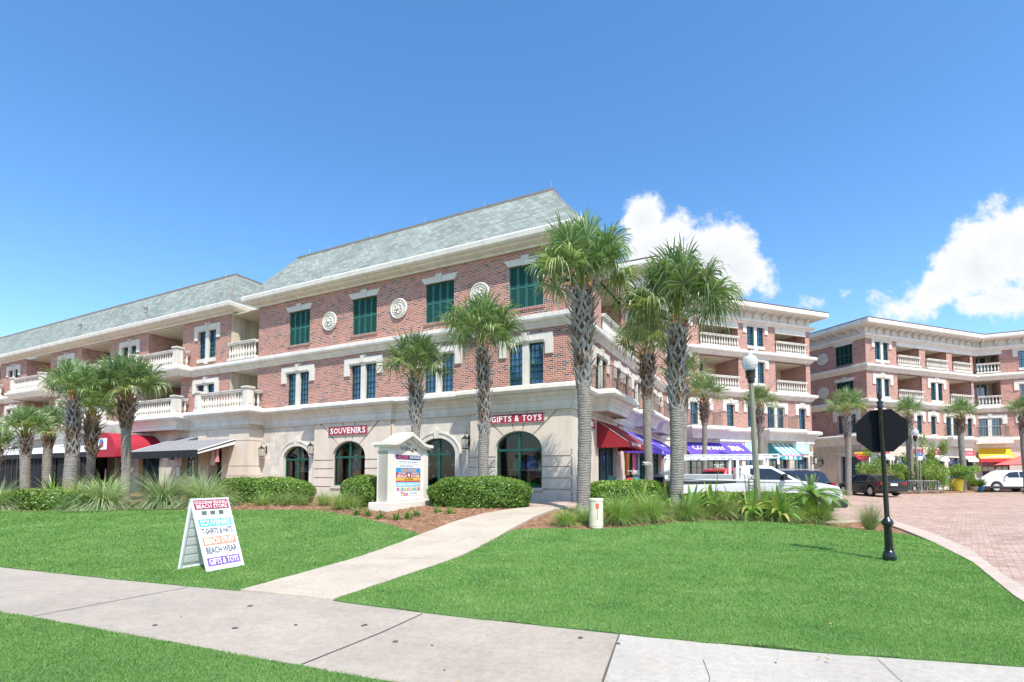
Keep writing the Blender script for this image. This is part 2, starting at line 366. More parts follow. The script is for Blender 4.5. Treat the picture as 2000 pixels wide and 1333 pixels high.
def f_mulch(nt, N, L, bs):
    n = nz(N, L, 3, 8, .7); n2 = nz(N, L, 60, 5, .8, st=(1, .35, 1))
    a = mixc(N, L, 1, ramp(N, L, n, [(.3, (.20, .105, .06)), (.7, (.36, .22, .14))]), ramp(N, L, n2, [(.35, (.5, .48, .45)), (.6, (1.25, 1.2, 1.15))]), 'MULTIPLY')
    L.new(a, bs.inputs['Base Color']); bs.inputs['Roughness'].default_value = 1; bump(N, L, n2, bs, .8, .03)
M_mulch = mat('pine_straw_mulch', f_mulch)
def f_soil(nt, N, L, bs):
    n = nz(N, L, .8, 8, .7); n2 = nz(N, L, 25, 6, .8)
    a = mixc(N, L, 1, ramp(N, L, n, [(.3, (.065, .16, .032)), (.7, (.12, .235, .06))]), ramp(N, L, n2, [(.35, (.6, .6, .6)), (.6, (1.2, 1.2, 1.2))]), 'MULTIPLY')
    L.new(a, bs.inputs['Base Color']); bs.inputs['Roughness'].default_value = 1; bump(N, L, n2, bs, .6, .03)
M_turf = mat('turf', f_soil)
M_base = plain('sandy_ground', (.30, .27, .2), .95, .2, .5)
M_paver = brick_mat('brick_pavers', .23, .115, .008, [(0, (.27, .165, .125)), (.2, (.385, .26, .20)), (.6, (.45, .32, .255)), (1, (.50, .38, .31))], (.2, .135, .11), .35, .35, co='Object', rot=.72)
M_walkp = brick_mat('walkway_pavers', .23, .115, .007, [(0, (.42, .28, .23)), (1, (.56, .43, .37))], (.3, .22, .18), .6, .2, co='Object', rot=.2)

def drape(name, poly, dz, m, kind='structure', cell=.7, skirt=.2, height=None, xr=(-60, 60), wob=0):
    hf = height or gz
    if wob:                                # slightly ragged outline
        P = []; rr = random.Random(len(name)+int(poly[0][0]*7))
        for (a, b) in zip(poly, poly[1:]+poly[:1]):
            d = hypot(b[0]-a[0], b[1]-a[1]); k = max(1, int(d/.22)) if d < 30 else 1
            for i in range(k):
                t = i/k; P.append((a[0]+(b[0]-a[0])*t+(rr.uniform(-wob, wob) if i else 0), a[1]+(b[1]-a[1])*t+(rr.uniform(-wob, wob) if i else 0)))
        poly = P
    bm = bmesh.new(); vs = [bm.verts.new((x, y, 0)) for x, y in poly]; bm.faces.new(vs)
    xs = [p[0] for p in poly]; ys = [p[1] for p in poly]
    bmesh.ops.triangulate(bm, faces=bm.faces[:])
    for lo, hi, ax in ((max(min(xs), xr[0]), min(max(xs), xr[1]), 0), (max(min(ys), 6), min(max(ys), 50), 1)):
        c = lo+cell
        while c < hi:
            co = (c, 0, 0) if ax == 0 else (0, c, 0); no = (1, 0, 0) if ax == 0 else (0, 1, 0)
            bmesh.ops.bisect_plane(bm, geom=bm.verts[:]+bm.edges[:]+bm.faces[:], plane_co=co, plane_no=no); c += cell
    for v in bm.verts: v.co.z = hf(v.co.x, v.co.y)+dz
    if skirt:
        be = [e for e in bm.edges if e.is_boundary]; r = bmesh.ops.extrude_edge_only(bm, edges=be)
        for v in [g for g in r['geom'] if isinstance(g, bmesh.types.BMVert)]: v.co.z -= skirt
    bmesh.ops.recalc_face_normals(bm, faces=bm.faces[:])
    me = bpy.data.meshes.new(name); bm.to_mesh(me); bm.free(); me.materials.append(m)
    up = sum(p.normal.z*p.area for p in me.polygons)
    if up < 0: me.flip_normals()
    o = inst(name, me); tag(o, kind=kind); return o

gx = 400
SW_T = [(-30, 16.3), (-16, 11.2), (-8.12, 8.34), (-5.46, 7.34), (-3.42, 6.64), (-2.08, 6.14), (-.94, 5.6), (.98, 4.86), (2.4, 4.38), (3.89, 4.03), (5.2, 3.6), (12, 1.2)]
SW_B = [(-30, 15.0), (-16, 9.6), (-5.42, 5.59), (-2.71, 4.48), (-.9, 3.73), (.47, 3.2), (1.6, 2.75), (4.6, 1.5), (12, -1.5)]
PATH_L = [(-3.42, 6.64), (-2.75, 9.2), (-2.04, 11.8), (-1.5, 13.4), (-.86, 14.73), (-.1, 15.75), (.64, 16.4)]
PATH_R = [(2.3, 16.9), (1.35, 15.9), (.63, 14.28), (0.0, 12.5), (-.9, 9.5), (-2.08, 6.14)]
KERB_I = [(5.2, 3.6), (4.75, 4.25), (6.09, 6.39), (7.81, 8.89), (9.7, 12.3), (10.9, 14.6), (12.1, 17.2), (12.6, 18.2)]
KERB_O = [(13.1, 18.2), (11.9, 15.6), (10.6, 13.0), (9.1, 10.4), (7.15, 7.6), (5.6, 5.1), (4.9, 3.7)]
drape('ground', [(-gx, -60), (gx, -60), (gx, gx), (-gx, gx)], -.22, M_base, cell=2.5, skirt=0)
drape('lawn_left', SW_T[:5]+PATH_L[1:3]+[(-2.55, 12.4), (-3.06, 13.03), (-4.18, 14.23), (-5.2, 15.0), (-5.87, 15.5), (-7.5, 15.45), (-10.6, 15.45), (-14.8, 15.1), (-30, 17.2)], 0, M_turf, wob=.02)
BED_R = [(0.1, 12.45), (.99, 12.58), (1.83, 12.43), (2.88, 12.75), (3.93, 13.35), (5.64, 14.2), (7.4, 14.9), (8.8, 14.9), (9.7, 14.0), (9.95, 13.2)]
drape('lawn_right', [(-2.08, 6.14), (-.94, 5.6), (.98, 4.86), (1.7, 4.6), (2.15, 4.55), (2.5, 4.36), (3.89, 4.03), (4.75, 4.05)]+KERB_I[2:4]+[(9.4, 11.7), (9.9, 12.9)]+BED_R[::-1]+[(-.45, 11.2), (-.9, 9.5)], 0, M_turf, wob=.02)
drape('lawn_verge', SW_B[:8]+[(4.6, -8), (-30, -8)], 0, M_turf, wob=.02)
J1a, J1b = (.98, 4.86), (.47, 3.2)
drape('sidewalk', SW_T[:8]+SW_B[:6][::-1], -.012, M_conc, cell=1, skirt=.15)
drape('sidewalk_pale_slab', SW_T[8:]+SW_B[6:][::-1]+[(.482, 3.19), (.992, 4.855)], -.010, M_conc2, cell=1, skirt=.15)
drape('garden_path', PATH_L+PATH_R, .012, M_path, skirt=.15, wob=.012)
drape('mulch_bed_left', [(-.86, 14.9), (-.1, 15.85), (.5, 16.6), (.4, 17.6), (1.9, 18.7), (-14, 27.2), (-60, 50), (-60, 20), (-30, 17.1), (-14.8, 15.0), (-10.6, 15.35), (-7.5, 15.35), (-5.87, 15.4), (-5.2, 14.9), (-4.18, 14.13), (-3.06, 12.93), (-2.1, 11.6), (-1.6, 13.4)], -.03, M_mulch)
drape('mulch_bed_right', [(-.1, 12.3), (1, 12.4), (2.9, 12.6), (4, 13.2), (5.7, 14.0), (7.4, 14.7), (8.8, 14.7), (9.4, 13.9), (9.7, 12.2), (10.9, 14.6), (12.1, 17.2), (11.6, 17.3), (9.0, 16.35), (5, 15.75), (3.4, 15.9), (3.0, 17.0), (2.2, 16.8), (1.35, 15.8), (.63, 14.2)], -.03, M_mulch)
drape('kerb', KERB_I[1:]+KERB_O, .015, M_kerb, cell=1.2, skirt=.3)
drape('kerb_island', [(12.6, 18.2), (12.1, 17.2), (11.6, 17.32), (9.0, 16.37), (5, 15.77), (3.4, 15.92), (3.0, 17.0), (3.1, 17.2), (3.5, 16.1), (5, 15.95), (9.0, 16.55), (11.6, 17.52), (12.5, 18.4), (13.1, 18.2)], .013, M_kerb, cell=1.2, skirt=.3)
def rz(x, y): return gz(20, y) if x > 3 else gz(x, y)
drape('road', [(4.9, 3.6), (8, 1.0), (gx, -40), (gx, gx*.7), (60, gx*.7), (9, 33), (3.0, 17.2), (4.9, 15.0)], -.09, M_paver, cell=1.5, skirt=0, height=rz, xr=(2, 60))
pts = [FW.w(u, 0, o) for u, o in ((-.3, .3), (-.3, 2.6), (2.0, 2.2), (17.2-1.2, 2.2))]+[FB.w(15, 0, 2.2), FB.w(15, 0, -3), FB.w(0, 0, -3), FW.w(16, 0, -2)]
drape('walkway', [(.55, 16.62), (1.3, 16.35), (3.1, 17.25), (3.9, 18.3), (10.5, 31.2)]+[(p.x, p.y) for p in pts[4:6]]+[(10.05, 34.6), (2.3, 19.4), (.5, 17.7)], .035, M_walkp, cell=1.5, skirt=.25)
drape('plaza_pavement', [(26.2, 39.4), (40.5, 44.2), (48, 40.8), (70, 30), (70, 36), (48, 46), (30, 52), (20, 44), (24, 40.4)], .03, M_kerb, cell=2, skirt=.25)
drape('plaza_bed', [(27.5, 37.0), (33.5, 38.9), (38.6, 41.6), (37.9, 42.9), (27.2, 39.2)], .05, M_mulch, cell=2, skirt=.25)
# joints and cracks in the walks, laid flat as thin dark strips
def strips(name, segs, w, dz, m):
    mb = MB()
    for seg in segs:
        for a, b in zip(seg[:-1], seg[1:]):
            d = Vector((b[0]-a[0], b[1]-a[1])); n = Vector((d.y, -d.x)).normalized()*w/2
            mb.quad(*[(p[0]+s*n.x, p[1]+s*n.y, gz(p[0], p[1])+dz) for p, s in ((a, 1), (b, 1), (b, -1), (a, -1))])
    return tag(mb.build(name, m), kind='structure')
M_joint = plain('joint_dirt', (.10, .09, .08), .95, .3)
strips('pavement_joint', [[(-.94, 5.56), (-1.2, 4.9), (-1.61, 4.06)], [(-4.22, 6.86), (-4.93, 5.43)], [(.985, 4.84), (.72, 4.0), (.476, 3.2)], [(-8.3, 8.3), (-9.0, 7.0)], [(-12.2, 9.75), (-13, 8.55)]], .014, -.006, M_joint)
strips('pavement_crack', [[(1.51, 4.18), (1.42, 3.8), (1.23, 3.4)], [(2.9, 4.2), (2.5, 3.0)]], .004, -.005, M_joint)
strips('pavement_score', [[(-2.1, 11.6), (-.35, 11.3)], [(-2.8, 9.2), (-1.02, 9.05)], [(-.6, 14.9), (.95, 14.7)], [(-1.9, 10.4), (-1.5, 10.9), (-1.2, 10.7), (-1.0, 11.3), (-.7, 11.4)]], .006, .0135, M_joint)
rr = random.Random(3)
mb = MB()
for i in range(15):       # old chewing gum spots
    t = rr.random(); x = -4+8*t; y = 6.1-.40*(x+2)-rr.uniform(.3, 1.6); r = rr.uniform(.012, .03); k = [(x+r*rr.uniform(.7, 1.3)*cos(a*pi/4), y+r*rr.uniform(.7, 1.3)*sin(a*pi/4), gz(x, y)-.004) for a in range(8)]
    if y < 3.2 or y < 3.3-.41*x: continue
    mb.add(k, [tuple(range(8))])
tag(mb.build('pavement_spots', M_joint), kind='structure')

# ---------------------------------------------------------------- lawn blades
def inpoly(X, Y, poly):
    c = np.zeros(len(X), bool); n = len(poly)
    for i in range(n):
        x1, y1 = poly[i]; x2, y2 = poly[(i+1) % n]
        k = ((y1 > Y) != (y2 > Y)); xi = (x2-x1)*(Y-y1)/((y2-y1) if y2 != y1 else 1e-9)+x1; c ^= k & (X < xi)
    return c
def nss(t): t = np.clip(t, 0, 1); return t*t*(3-2*t)
def ngz(X, Y): return np.maximum(.55*nss((Y-8.5)/9.5)*nss((11-X)/8), .55*nss((Y-14)/34))
def blades(name, poly, seed, dens0, ymax=99, hscale=1.0):
    rg = np.random.default_rng(seed); xs = [p[0] for p in poly]; ys = [p[1] for p in poly]
    x0, x1, y0, y1 = max(min(xs), -17), max(xs), max(min(ys), 1.2), min(max(ys), ymax)
    n = int((x1-x0)*(y1-y0)*dens0); X = rg.uniform(x0, x1, n); Y = rg.uniform(y0, y1, n)
    keep = (rg.random(n) < np.clip((4.5/np.maximum(Y, 2.5))**1.6, 0, 1)) & (np.abs(X) < Y*1.08+.6); X = X[keep]; Y = Y[keep]
    k = inpoly(X, Y, poly); X = X[k]; Y = Y[k]; n = len(X)
    d = np.clip(Y/4.5, 1, 3.4); H = rg.uniform(.011, .026, n)*hscale*(1+.12*(d-1)); Wd = rg.uniform(.0022, .004, n)*d**1.2; A = rg.uniform(0, 2*pi, n); T = rg.uniform(.3, 1.0, n)
    Z = ngz(X, Y); ca, sa = np.cos(A), np.sin(A); B = rg.uniform(0, 2*pi, n)
    V = np.zeros((n, 3, 3)); V[:, 0] = np.stack([X-ca*Wd, Y-sa*Wd, Z-.002], 1); V[:, 1] = np.stack([X+ca*Wd, Y+sa*Wd, Z-.002], 1); V[:, 2] = np.stack([X+np.cos(B)*H*T, Y+np.sin(B)*H*T, Z+H], 1)
    F = np.arange(n*3).reshape(n, 3); mi = (rg.random(n) < .13).astype(int)
    me = np_mesh(name, V.reshape(-1, 3), F, [M_blade, M_blade2], mi); return tag(inst(name, me), kind='stuff')
blades('lawn_grass', SW_T[:5]+PATH_L[1:3]+[(-3.06, 13.03), (-4.18, 14.23), (-5.87, 15.55), (-10.6, 15.5), (-14.8, 15.15), (-30, 17.2)], 1, 7500)
blades('lawn_grass', [(-2.08, 6.14), (-.94, 5.6), (.98, 4.86), (1.7, 4.58), (2.15, 4.5), (2.5, 4.36), (3.89, 4.03), (4.75, 4.05)]+KERB_I[2:4]+[(9.4, 11.7), (9.95, 13.0)]+BED_R[::-1]+[(-.45, 11.2), (-.9, 9.5)], 2, 7500)
blades('lawn_grass', SW_B[:8]+[(4.6, 1), (-30, 1)], 3, 7500)
def mulch_bits():
    rg = np.random.default_rng(5); n = 26000; X = rg.uniform(-15, 12.4, n); Y = rg.uniform(12, 18.5, n)
    pl = [(-.86, 14.9), (-.1, 15.85), (.5, 16.6), (.4, 17.6), (-14, 18.4), (-16, 15.2), (-10.6, 15.5), (-5.87, 15.5), (-4.18, 14.2), (-3.06, 13.0), (-2.1, 11.7), (-1.6, 13.4)]
    pr = [(.1, 12.5), (2.9, 12.8), (5.7, 14.2), (8.8, 14.9), (9.7, 13.2), (10.9, 14.8), (12.0, 17.1), (9.0, 16.3), (5, 15.7), (3.4, 15.9), (2.2, 16.7), (1.35, 15.7), (.63, 14.2)]
    k = inpoly(X, Y, pl) | inpoly(X, Y, pr); X = X[k]; Y = Y[k]; n = len(X); A = rg.uniform(0, pi, n); Ln = rg.uniform(.03, .09, n); Z = ngz(X, Y)-.03
    dx, dy = np.cos(A)*Ln, np.sin(A)*Ln; V = np.stack([np.stack([X-dx, Y-dy, Z+rg.uniform(0, .03, n)], 1), np.stack([X+dx, Y+dy, Z+rg.uniform(.0, .04, n)], 1), np.stack([X+dy*.1, Y-dx*.1, Z+.035], 1)], 1)
    tag(inst('mulch_needles', np_mesh('mulch_needles', V.reshape(-1, 3), np.arange(n*3).reshape(n, 3), [plain('dry_needle', (.38, .22, .13), .9, .4, 20)])), kind='stuff')
mulch_bits()
def litter():
    rg = random.Random(21); mb = MB()
    for i in range(70):
        y = rg.uniform(3.4, 14.5); x = rg.uniform(-1, 1)*y*.95
        if x > 7: continue
        a = rg.uniform(0, 6.3); s = rg.uniform(.012, .03); z = gz(x, y)+.02; d = Vector((cos(a), sin(a), 0)); n = Vector((-sin(a), cos(a), .4)); p = Vector((x, y, z)); mb.add([p-d*s, p+n*s*.4, p+d*s, p-n*s*.4], [(0, 1, 2, 3)])
    tag(mb.build('fallen_leaves', plain('dead_leaf', (.34, .24, .12), .9, .4, 9)), kind='stuff')
litter()
# ---------------------------------------------------------------- building elements
def arc(c, hw, zs, rise, n=14):           # points right to left over the top
    return [(c+hw*cos(pi*i/n), zs+rise*sin(pi*i/n)) for i in range(n+1)]
def wall(root, fr, u0, u1, z0, z1, ops, m, name='wall', y=0.0, dep=.16, rv=None):
    """ops: (a,b,c,d) rectangles or (a,b,c,d,rise) arched openings"""
    us = sorted({u0, u1, *[o[0] for o in ops], *[o[1] for o in ops]}); zs = sorted({z0, z1, *[o[2] for o in ops], *[o[3] for o in ops]})
    us = [u for u in us if u0 <= u <= u1]; zs = [z for z in zs if z0 <= z <= z1]
    mb = MB(); mats = [m, rv or m]
    for a, b in zip(us[:-1], us[1:]):
        for c, d in zip(zs[:-1], zs[1:]):
            cu, cz = (a+b)/2, (c+d)/2
            if not any(o[0] < cu < o[1] and o[2] < cz < o[3] for o in ops): mb.quad((a, y, c), (b, y, c), (b, y, d), (a, y, d))
    for o in ops:
        a, b, c, d = o[:4]; Y = y+dep
        if len(o) == 4: per = [(a, c), (b, c), (b, d), (a, d)]
        else:
            P = arc((a+b)/2, (b-a)/2, d-o[4], o[4]); per = [(a, c), (b, c)]+P
            for p, q in zip(P[:-1], P[1:]): mb.quad((p[0], y, p[1]), (p[0], y, d), (q[0], y, d), (q[0], y, q[1]))
        for p, q in zip(per, per[1:]+per[:1]): mb.quad((p[0], y, p[1]), (p[0], Y, p[1]), (q[0], Y, q[1]), (q[0], y, q[1]), 1)
    return mb.build(name, mats, root, fr.M)

_c = {}
def cached(key, fn):
    if key not in _c: _c[key] = fn()
    return _c[key]
def light_frame(mb, a, b, c, d, cols, rows, t=.036, y0=-.03, y1=.03):
    for x0, x1, z0, z1 in ((a, a+t, c, d), (b-t, b, c, d), (a+t, b-t, c, c+t), (a+t, b-t, d-t, d)): mb.box(x0, x1, y0, y1, z0, z1)
    mid = (c+d)/2; mb.box(a+t, b-t, y0-.004, y1-.012, mid-.02, mid+.02)
    for i in range(1, cols): x = a+(b-a)*i/cols; mb.box(x-.007, x+.007, y0+.012, y1-.004, c+t, d-t)
    for i in range(1, rows):
        if i*2 == rows: continue
        z = c+(d-c)*i/rows; mb.box(a+t, b-t, y0+.014, y1-.006, z-.007, z+.007)
def window(root, fr, kind, u, z0, z1, y=.10, brickup=True):
    """u = centre; kinds: double, single"""
    h = round(z1-z0, 2); M = fr.M @ Matrix.Translation((u, 0, z0))
    L = [(-.735, -.135), (.135, .735)] if kind == 'double' else [(-.285, .285)]
    def frame():
        mb = MB()
        for a, b in L: light_frame(mb, a, b, 0, h, 3, 6)
        mb.T = Matrix.Translation((0, y, 0)); q = MB(); q.v = [mb.T @ v for v in mb.v]; q.f = mb.f; q.m = mb.m; return q.mesh('window', M_green)
    def pane():
        mb = MB()
        for a, b in L: mb.quad((a+.02, y+.02, .02), (b-.02, y+.02, .02), (b-.02, y+.02, h-.02), (a+.02, y+.02, h-.02))
        return mb.mesh('pane', M_glass)
    def surround():
        mb = MB(); W_ = L[-1][1]; e = .30
        mb.prism([(-W_-.12-e, h-.48), (-W_-.10, h-.48), (-W_-.10, h-.02), (-W_, h+.0), (W_, h+.0), (W_+.10, h-.02), (W_+.10, h-.48), (W_+.12+e, h-.48), (W_+.12+e, h+.34), (.19, h+.34), (.19, h+.46), (-.19, h+.46), (-.19, h+.34), (-W_-.12-e, h+.34)], -.07, .02)
        mb.prism([(-W_+.02-.1, h+.07), (W_-.02+.1, h+.07), (W_+.08, h+.14), (.26, h+.14), (.20, h+.24), (-.20, h+.24), (-.26, h+.14), (-W_-.08, h+.14)], -.105, -.07)
        mb.box(-.10, .10, -.13, -.105, h+.10, h+.40)
        if kind == 'double': mb.box(-.135, .135, -.035, .13, 0, h)
        return mb.mesh('surround', M_trim)
    def sillf():
        mb = MB(); W_ = L[-1][1]; mb.prism([(-W_-.07, -.21), (-.16, -.21), (-.16, -.30), (.16, -.30), (.16, -.21), (W_+.07, -.21), (W_+.07, 0), (-W_-.07, 0)], -.08, .13); return mb.mesh('sill', M_trim)
    k = (kind, h, y); w = inst('window', cached(('f',)+k, frame), root, M)
    inst('pane', cached(('p',)+k, pane), w, M); inst('surround', cached(('s',)+k, surround), w, M); inst('sill', cached(('sl',)+k, sillf), w, M)
    W_ = L[-1][1]; return (u-W_, u+W_, z0, z1)
def shutter_window(root, fr, u, z0, z1, m=None, w=.735):
    h = round(z1-z0, 2); M = fr.M @ Matrix.Translation((u, 0, z0)); m = m or M_shut
    def leaves():
        mb = MB()
        for i in range(4):
            a = -w+i*w/2; b = a+w/2-.006; t = .05
            for x0, x1, c, d in ((a, a+t, 0, h), (b-t, b, 0, h), (a+t, b-t, 0, t), (a+t, b-t, h-t, h), (a+t, b-t, h*.5-.04, h*.5+.04)): mb.box(x0, x1, .06, .10, c, d)
            z = t+.02
            while z < h-t-.03:
                if abs(z+.02-h*.5) > .06: mb.add([(a+t, .065, z), (b-t, .065, z), (b-t, .095, z+.042), (a+t, .095, z+.042)], [(0, 1, 2, 3)])
                z += .052
            mb.quad((a, .098, 0), (b, .098, 0), (b, .098, h), (a, .098, h))
        return mb.mesh('shutter', m)
    def lint():
        mb = MB(); mb.prism([(-w-.02, h), (w+.02, h), (w+.20, h+.26), (-w-.20, h+.26)], -.07, .03); mb.prism([(-.12, h-.03), (.12, h-.03), (.17, h+.36), (-.17, h+.36)], -.11, -.07); return mb.mesh('lintel', M_trim)
    def sill():
        mb = MB(); mb.box(-w-.08, w+.08, -.05, .09, -.10, 0); return mb.mesh('brick_sill', M_rowlock)
    k = (h, m.name, w); s = inst('shutter', cached(('sh',)+k, leaves), root, M); inst('lintel', cached(('li',)+k, lint), s, M); inst('brick_sill', cached(('si',)+k, sill), s, M)
    return (u-w, u+w, z0, z1)
def medallion(root, fr, u, z, R=.47):
    def f():
        mb = MB(); mb.lathe([(R*.9, 0), (R, .03), (R, .07), (R*.9, .10), (R*.8, .05), (R*.74, .05), (R*.68, .085), (R*.6, .05), (R*.5, .055), (R*.42, .10), (R*.34, .07), (R*.2, .09), (R*.15, .16), (0.01, .18)], n=28)
        for i in range(8): a = i*pi/4; mb.tube((R*.2*cos(a), R*.2*sin(a), .07), (R*.46*cos(a), R*.46*sin(a), .10), .035, .05, 6)
        for i in range(20): a = i*pi/10; mb.box(R*.71*cos(a)-.025, R*.71*cos(a)+.025, R*.71*sin(a)-.025, R*.71*sin(a)+.025, .05, .085)
        return mb.mesh('medallion', M_trim, True)
    inst('medallion', cached(('med', R), f), root, fr.M @ Matrix.Translation((u, 0, z)) @ Matrix.Rotation(pi/2, 4, 'X'))
BAL = [(.055, 0), (.055, .05), (.035, .07), (.05, .12), (.072, .20), (.075, .27), (.055, .36), (.032, .46), (.03, .56), (.045, .60), (.03, .63), (.055, .66), (.055, .70)]
def balustrade(root, pts, z, piers=(), n=8, sp=.225, name='balustrade', H=.98):
    """pts: world plan points; piers: indices with a square pier"""
    mb = MB(); r0 = MB()
    for i, (a, b) in enumerate(zip(pts[:-1], pts[1:])):
        a = Vector(a[:2]); b = Vector(b[:2]); d = b-a; Ln = d.length; d.normalize(); nr = Vector((d.y, -d.x)); s = .18 if i in piers else .0; e = Ln-(.18 if i+1 in piers else 0)
        def bx(u0, u1, w, za, zb):
            P = []
            for zz in (za, zb):
                for u, k in ((u0, w), (u1, w), (u1, -w), (u0, -w)): q = a+d*u+nr*k; P.append((q.x, q.y, zz))
            mb.add(P, [(3, 2, 1, 0), (4, 5, 6, 7), (0, 1, 5, 4), (1, 2, 6, 5), (2, 3, 7, 6), (3, 0, 4, 7)])
        bx(s, e, .11, z, z+.13); bx(s, e, .10, z+H-.13, z+H-.05); bx(s, e, .125, z+H-.05, z+H)
        k = max(1, round((e-s)/sp))
        for j in range(k):
            q = a+d*(s+(e-s)*(j+.5)/k); mb.lathe([(r, zz*(H-.26)/.70) for r, zz in BAL], (q.x, q.y, z+.13), n)
    o = mb.build(name, M_trim, root, Matrix.Identity(4), smooth=True)
    for i in piers:
        a = Vector(pts[i][:2]); d = (Vector(pts[min(i+1, len(pts)-1)][:2])-Vector(pts[max(i-1, 0)][:2])).normalized(); q = MB()
        if 0 < i < len(pts)-1: d = (Vector(pts[i+1][:2])-a).normalized()
        q.T = Matrix.Translation((a.x, a.y, z)) @ Matrix.Rotation(atan2(d.y, d.x), 4, 'Z')
        q.box(-.22, .22, -.22, .22, 0, .12); q.box(-.18, .18, -.18, .18, .12, H); q.box(-.12, .12, -.20, -.18, .22, H-.12); q.box(-.20, .20, -.20, .20, H, H+.04); q.box(-.24, .24, -.24, .24, H+.04, H+.12)
        q.build('pier', M_trim, o, Matrix.Identity(4))
    return o
def lantern(label, fr, u, z, out=0, s=1.0, scroll=True, lit=False):
    def f():
        mb = MB(); y = -.30
        mb.box(-.05, .05, -.02, 0, -.25, .15); mb.tube((0, 0, .05), (0, y, .05), .013); mb.tube((0, 0, -.2), (0, y, .0), .01)
        mb.lathe([(.10, 0), (.10, .02), (.02, .12), (.015, .16)], (0, y, .0), 4, sq=True); mb.lathe([(.07, -.42), (.095, -.40), (.095, -.38)], (0, y, 0), 4, sq=True)
        for sx in (-1, 1):
            for sy in (-1, 1): mb.tube((sx*.085, y+sy*.085, -.39), (sx*.095, y+sy*.095, .01), .009, n=4)
        mb.path([(0, y-.0, .15), (0, y, .25), (0, y+.05, .30), (0, y+.12, .30), (0, y+.16, .25), (0, y+.13, .21)], .011, 5); mb.path([(0, 0, -.2), (0, -.05, -.34), (0, -.13, -.42), (0, -.2, -.42), (0, -.22, -.36)], .011, 5)
        return mb.mesh('frame', M_metal)
    def g():
        mb = MB(); mb.lathe([(.078, -.385), (.088, -.005)], (0, -.30, 0), 4, sq=True); return mb.mesh('glass', mat_lant)
    M = fr.M @ Matrix.Translation((u, -out, z)) @ Matrix.Scale(s, 4)
    r = thing('wall_lantern', label, 'lantern', M, 'wall lanterns along the facades'); inst('frame', cached('lf', f), r, M); inst('glass', cached('lg', g), r, M); return r
mat_lant = glass_mat('lantern_glass', (.45, .42, .36), .8, .25)
def recess(root, fr, u0, u1, z0, z1, dep=2.2, left=None, right=None, back=None, door=None, name='balcony_recess'):
    left = left or M_brick; right = right or M_brick; back = back or M_stucco
    mb = MB(); mb.quad((u0, 0, z0), (u0, 0, z1), (u0, dep, z1), (u0, dep, z0), 0); mb.quad((u1, 0, z0), (u1, dep, z0), (u1, dep, z1), (u1, 0, z1), 1)
    mb.quad((u0, dep, z0), (u0, dep, z1), (u1, dep, z1), (u1, dep, z0), 2); mb.quad((u0, 0, z1), (u1, 0, z1), (u1, dep, z1), (u0, dep, z1), 3); mb.quad((u0, 0, z0), (u0, dep, z0), (u1, dep, z0), (u1, 0, z0), 4)
    o = mb.build(name, [left, right, back, M_soffit, M_trim], root, fr.M)
    if door:
        d = MB(); a, b = door; h = 2.25
        for x0, x1, c, e in ((a-.1, a, 0, h+.1), (b, b+.1, 0, h+.1), (a, b, h, h+.1), ((a+b)/2-.05, (a+b)/2+.05, 0, h)): d.box(x0, x1, dep-.06, dep-.003, z0+c, z0+e)
        dd = d.build('balcony_door', M_cream, o, fr.M); g = MB(); g.quad((a, dep-.012, z0+.05), (b, dep-.012, z0+.05), (b, dep-.012, z0+h), (a, dep-.012, z0+h)); g.build('pane', M_glass, dd, fr.M)
    return o
def text_mb(s, h, w=None, bold=.0, shear=0, sp=1.0, line=1.0):
    """text laid in the x,z plane, centred on the origin, cap height about h"""
    cu = bpy.data.curves.new('t', 'FONT'); cu.body = s; cu.size = 1; cu.align_x = 'CENTER'; cu.offset = bold; cu.shear = shear; cu.space_character = sp; cu.space_line = line; cu.resolution_u = 2
    ob = bpy.data.objects.new('t', cu); COL.objects.link(ob); bpy.context.view_layer.update()
    me = bpy.data.meshes.new_from_object(ob.evaluated_get(bpy.context.evaluated_depsgraph_get())); vs = [v.co.copy() for v in me.vertices]; fs = [tuple(p.vertices) for p in me.polygons]
    bpy.data.objects.remove(ob); bpy.data.curves.remove(cu); bpy.data.meshes.remove(me)
    x0, x1 = min(v.x for v in vs), max(v.x for v in vs); y0, y1 = min(v.y for v in vs), max(v.y for v in vs)
    k = h/(y1-y0); kx = (w/(x1-x0)) if w else k; mb = MB()
    mb.add([((v.x-(x0+x1)/2)*kx, 0, (v.y-(y0+y1)/2)*k) for v in vs], fs); return mb
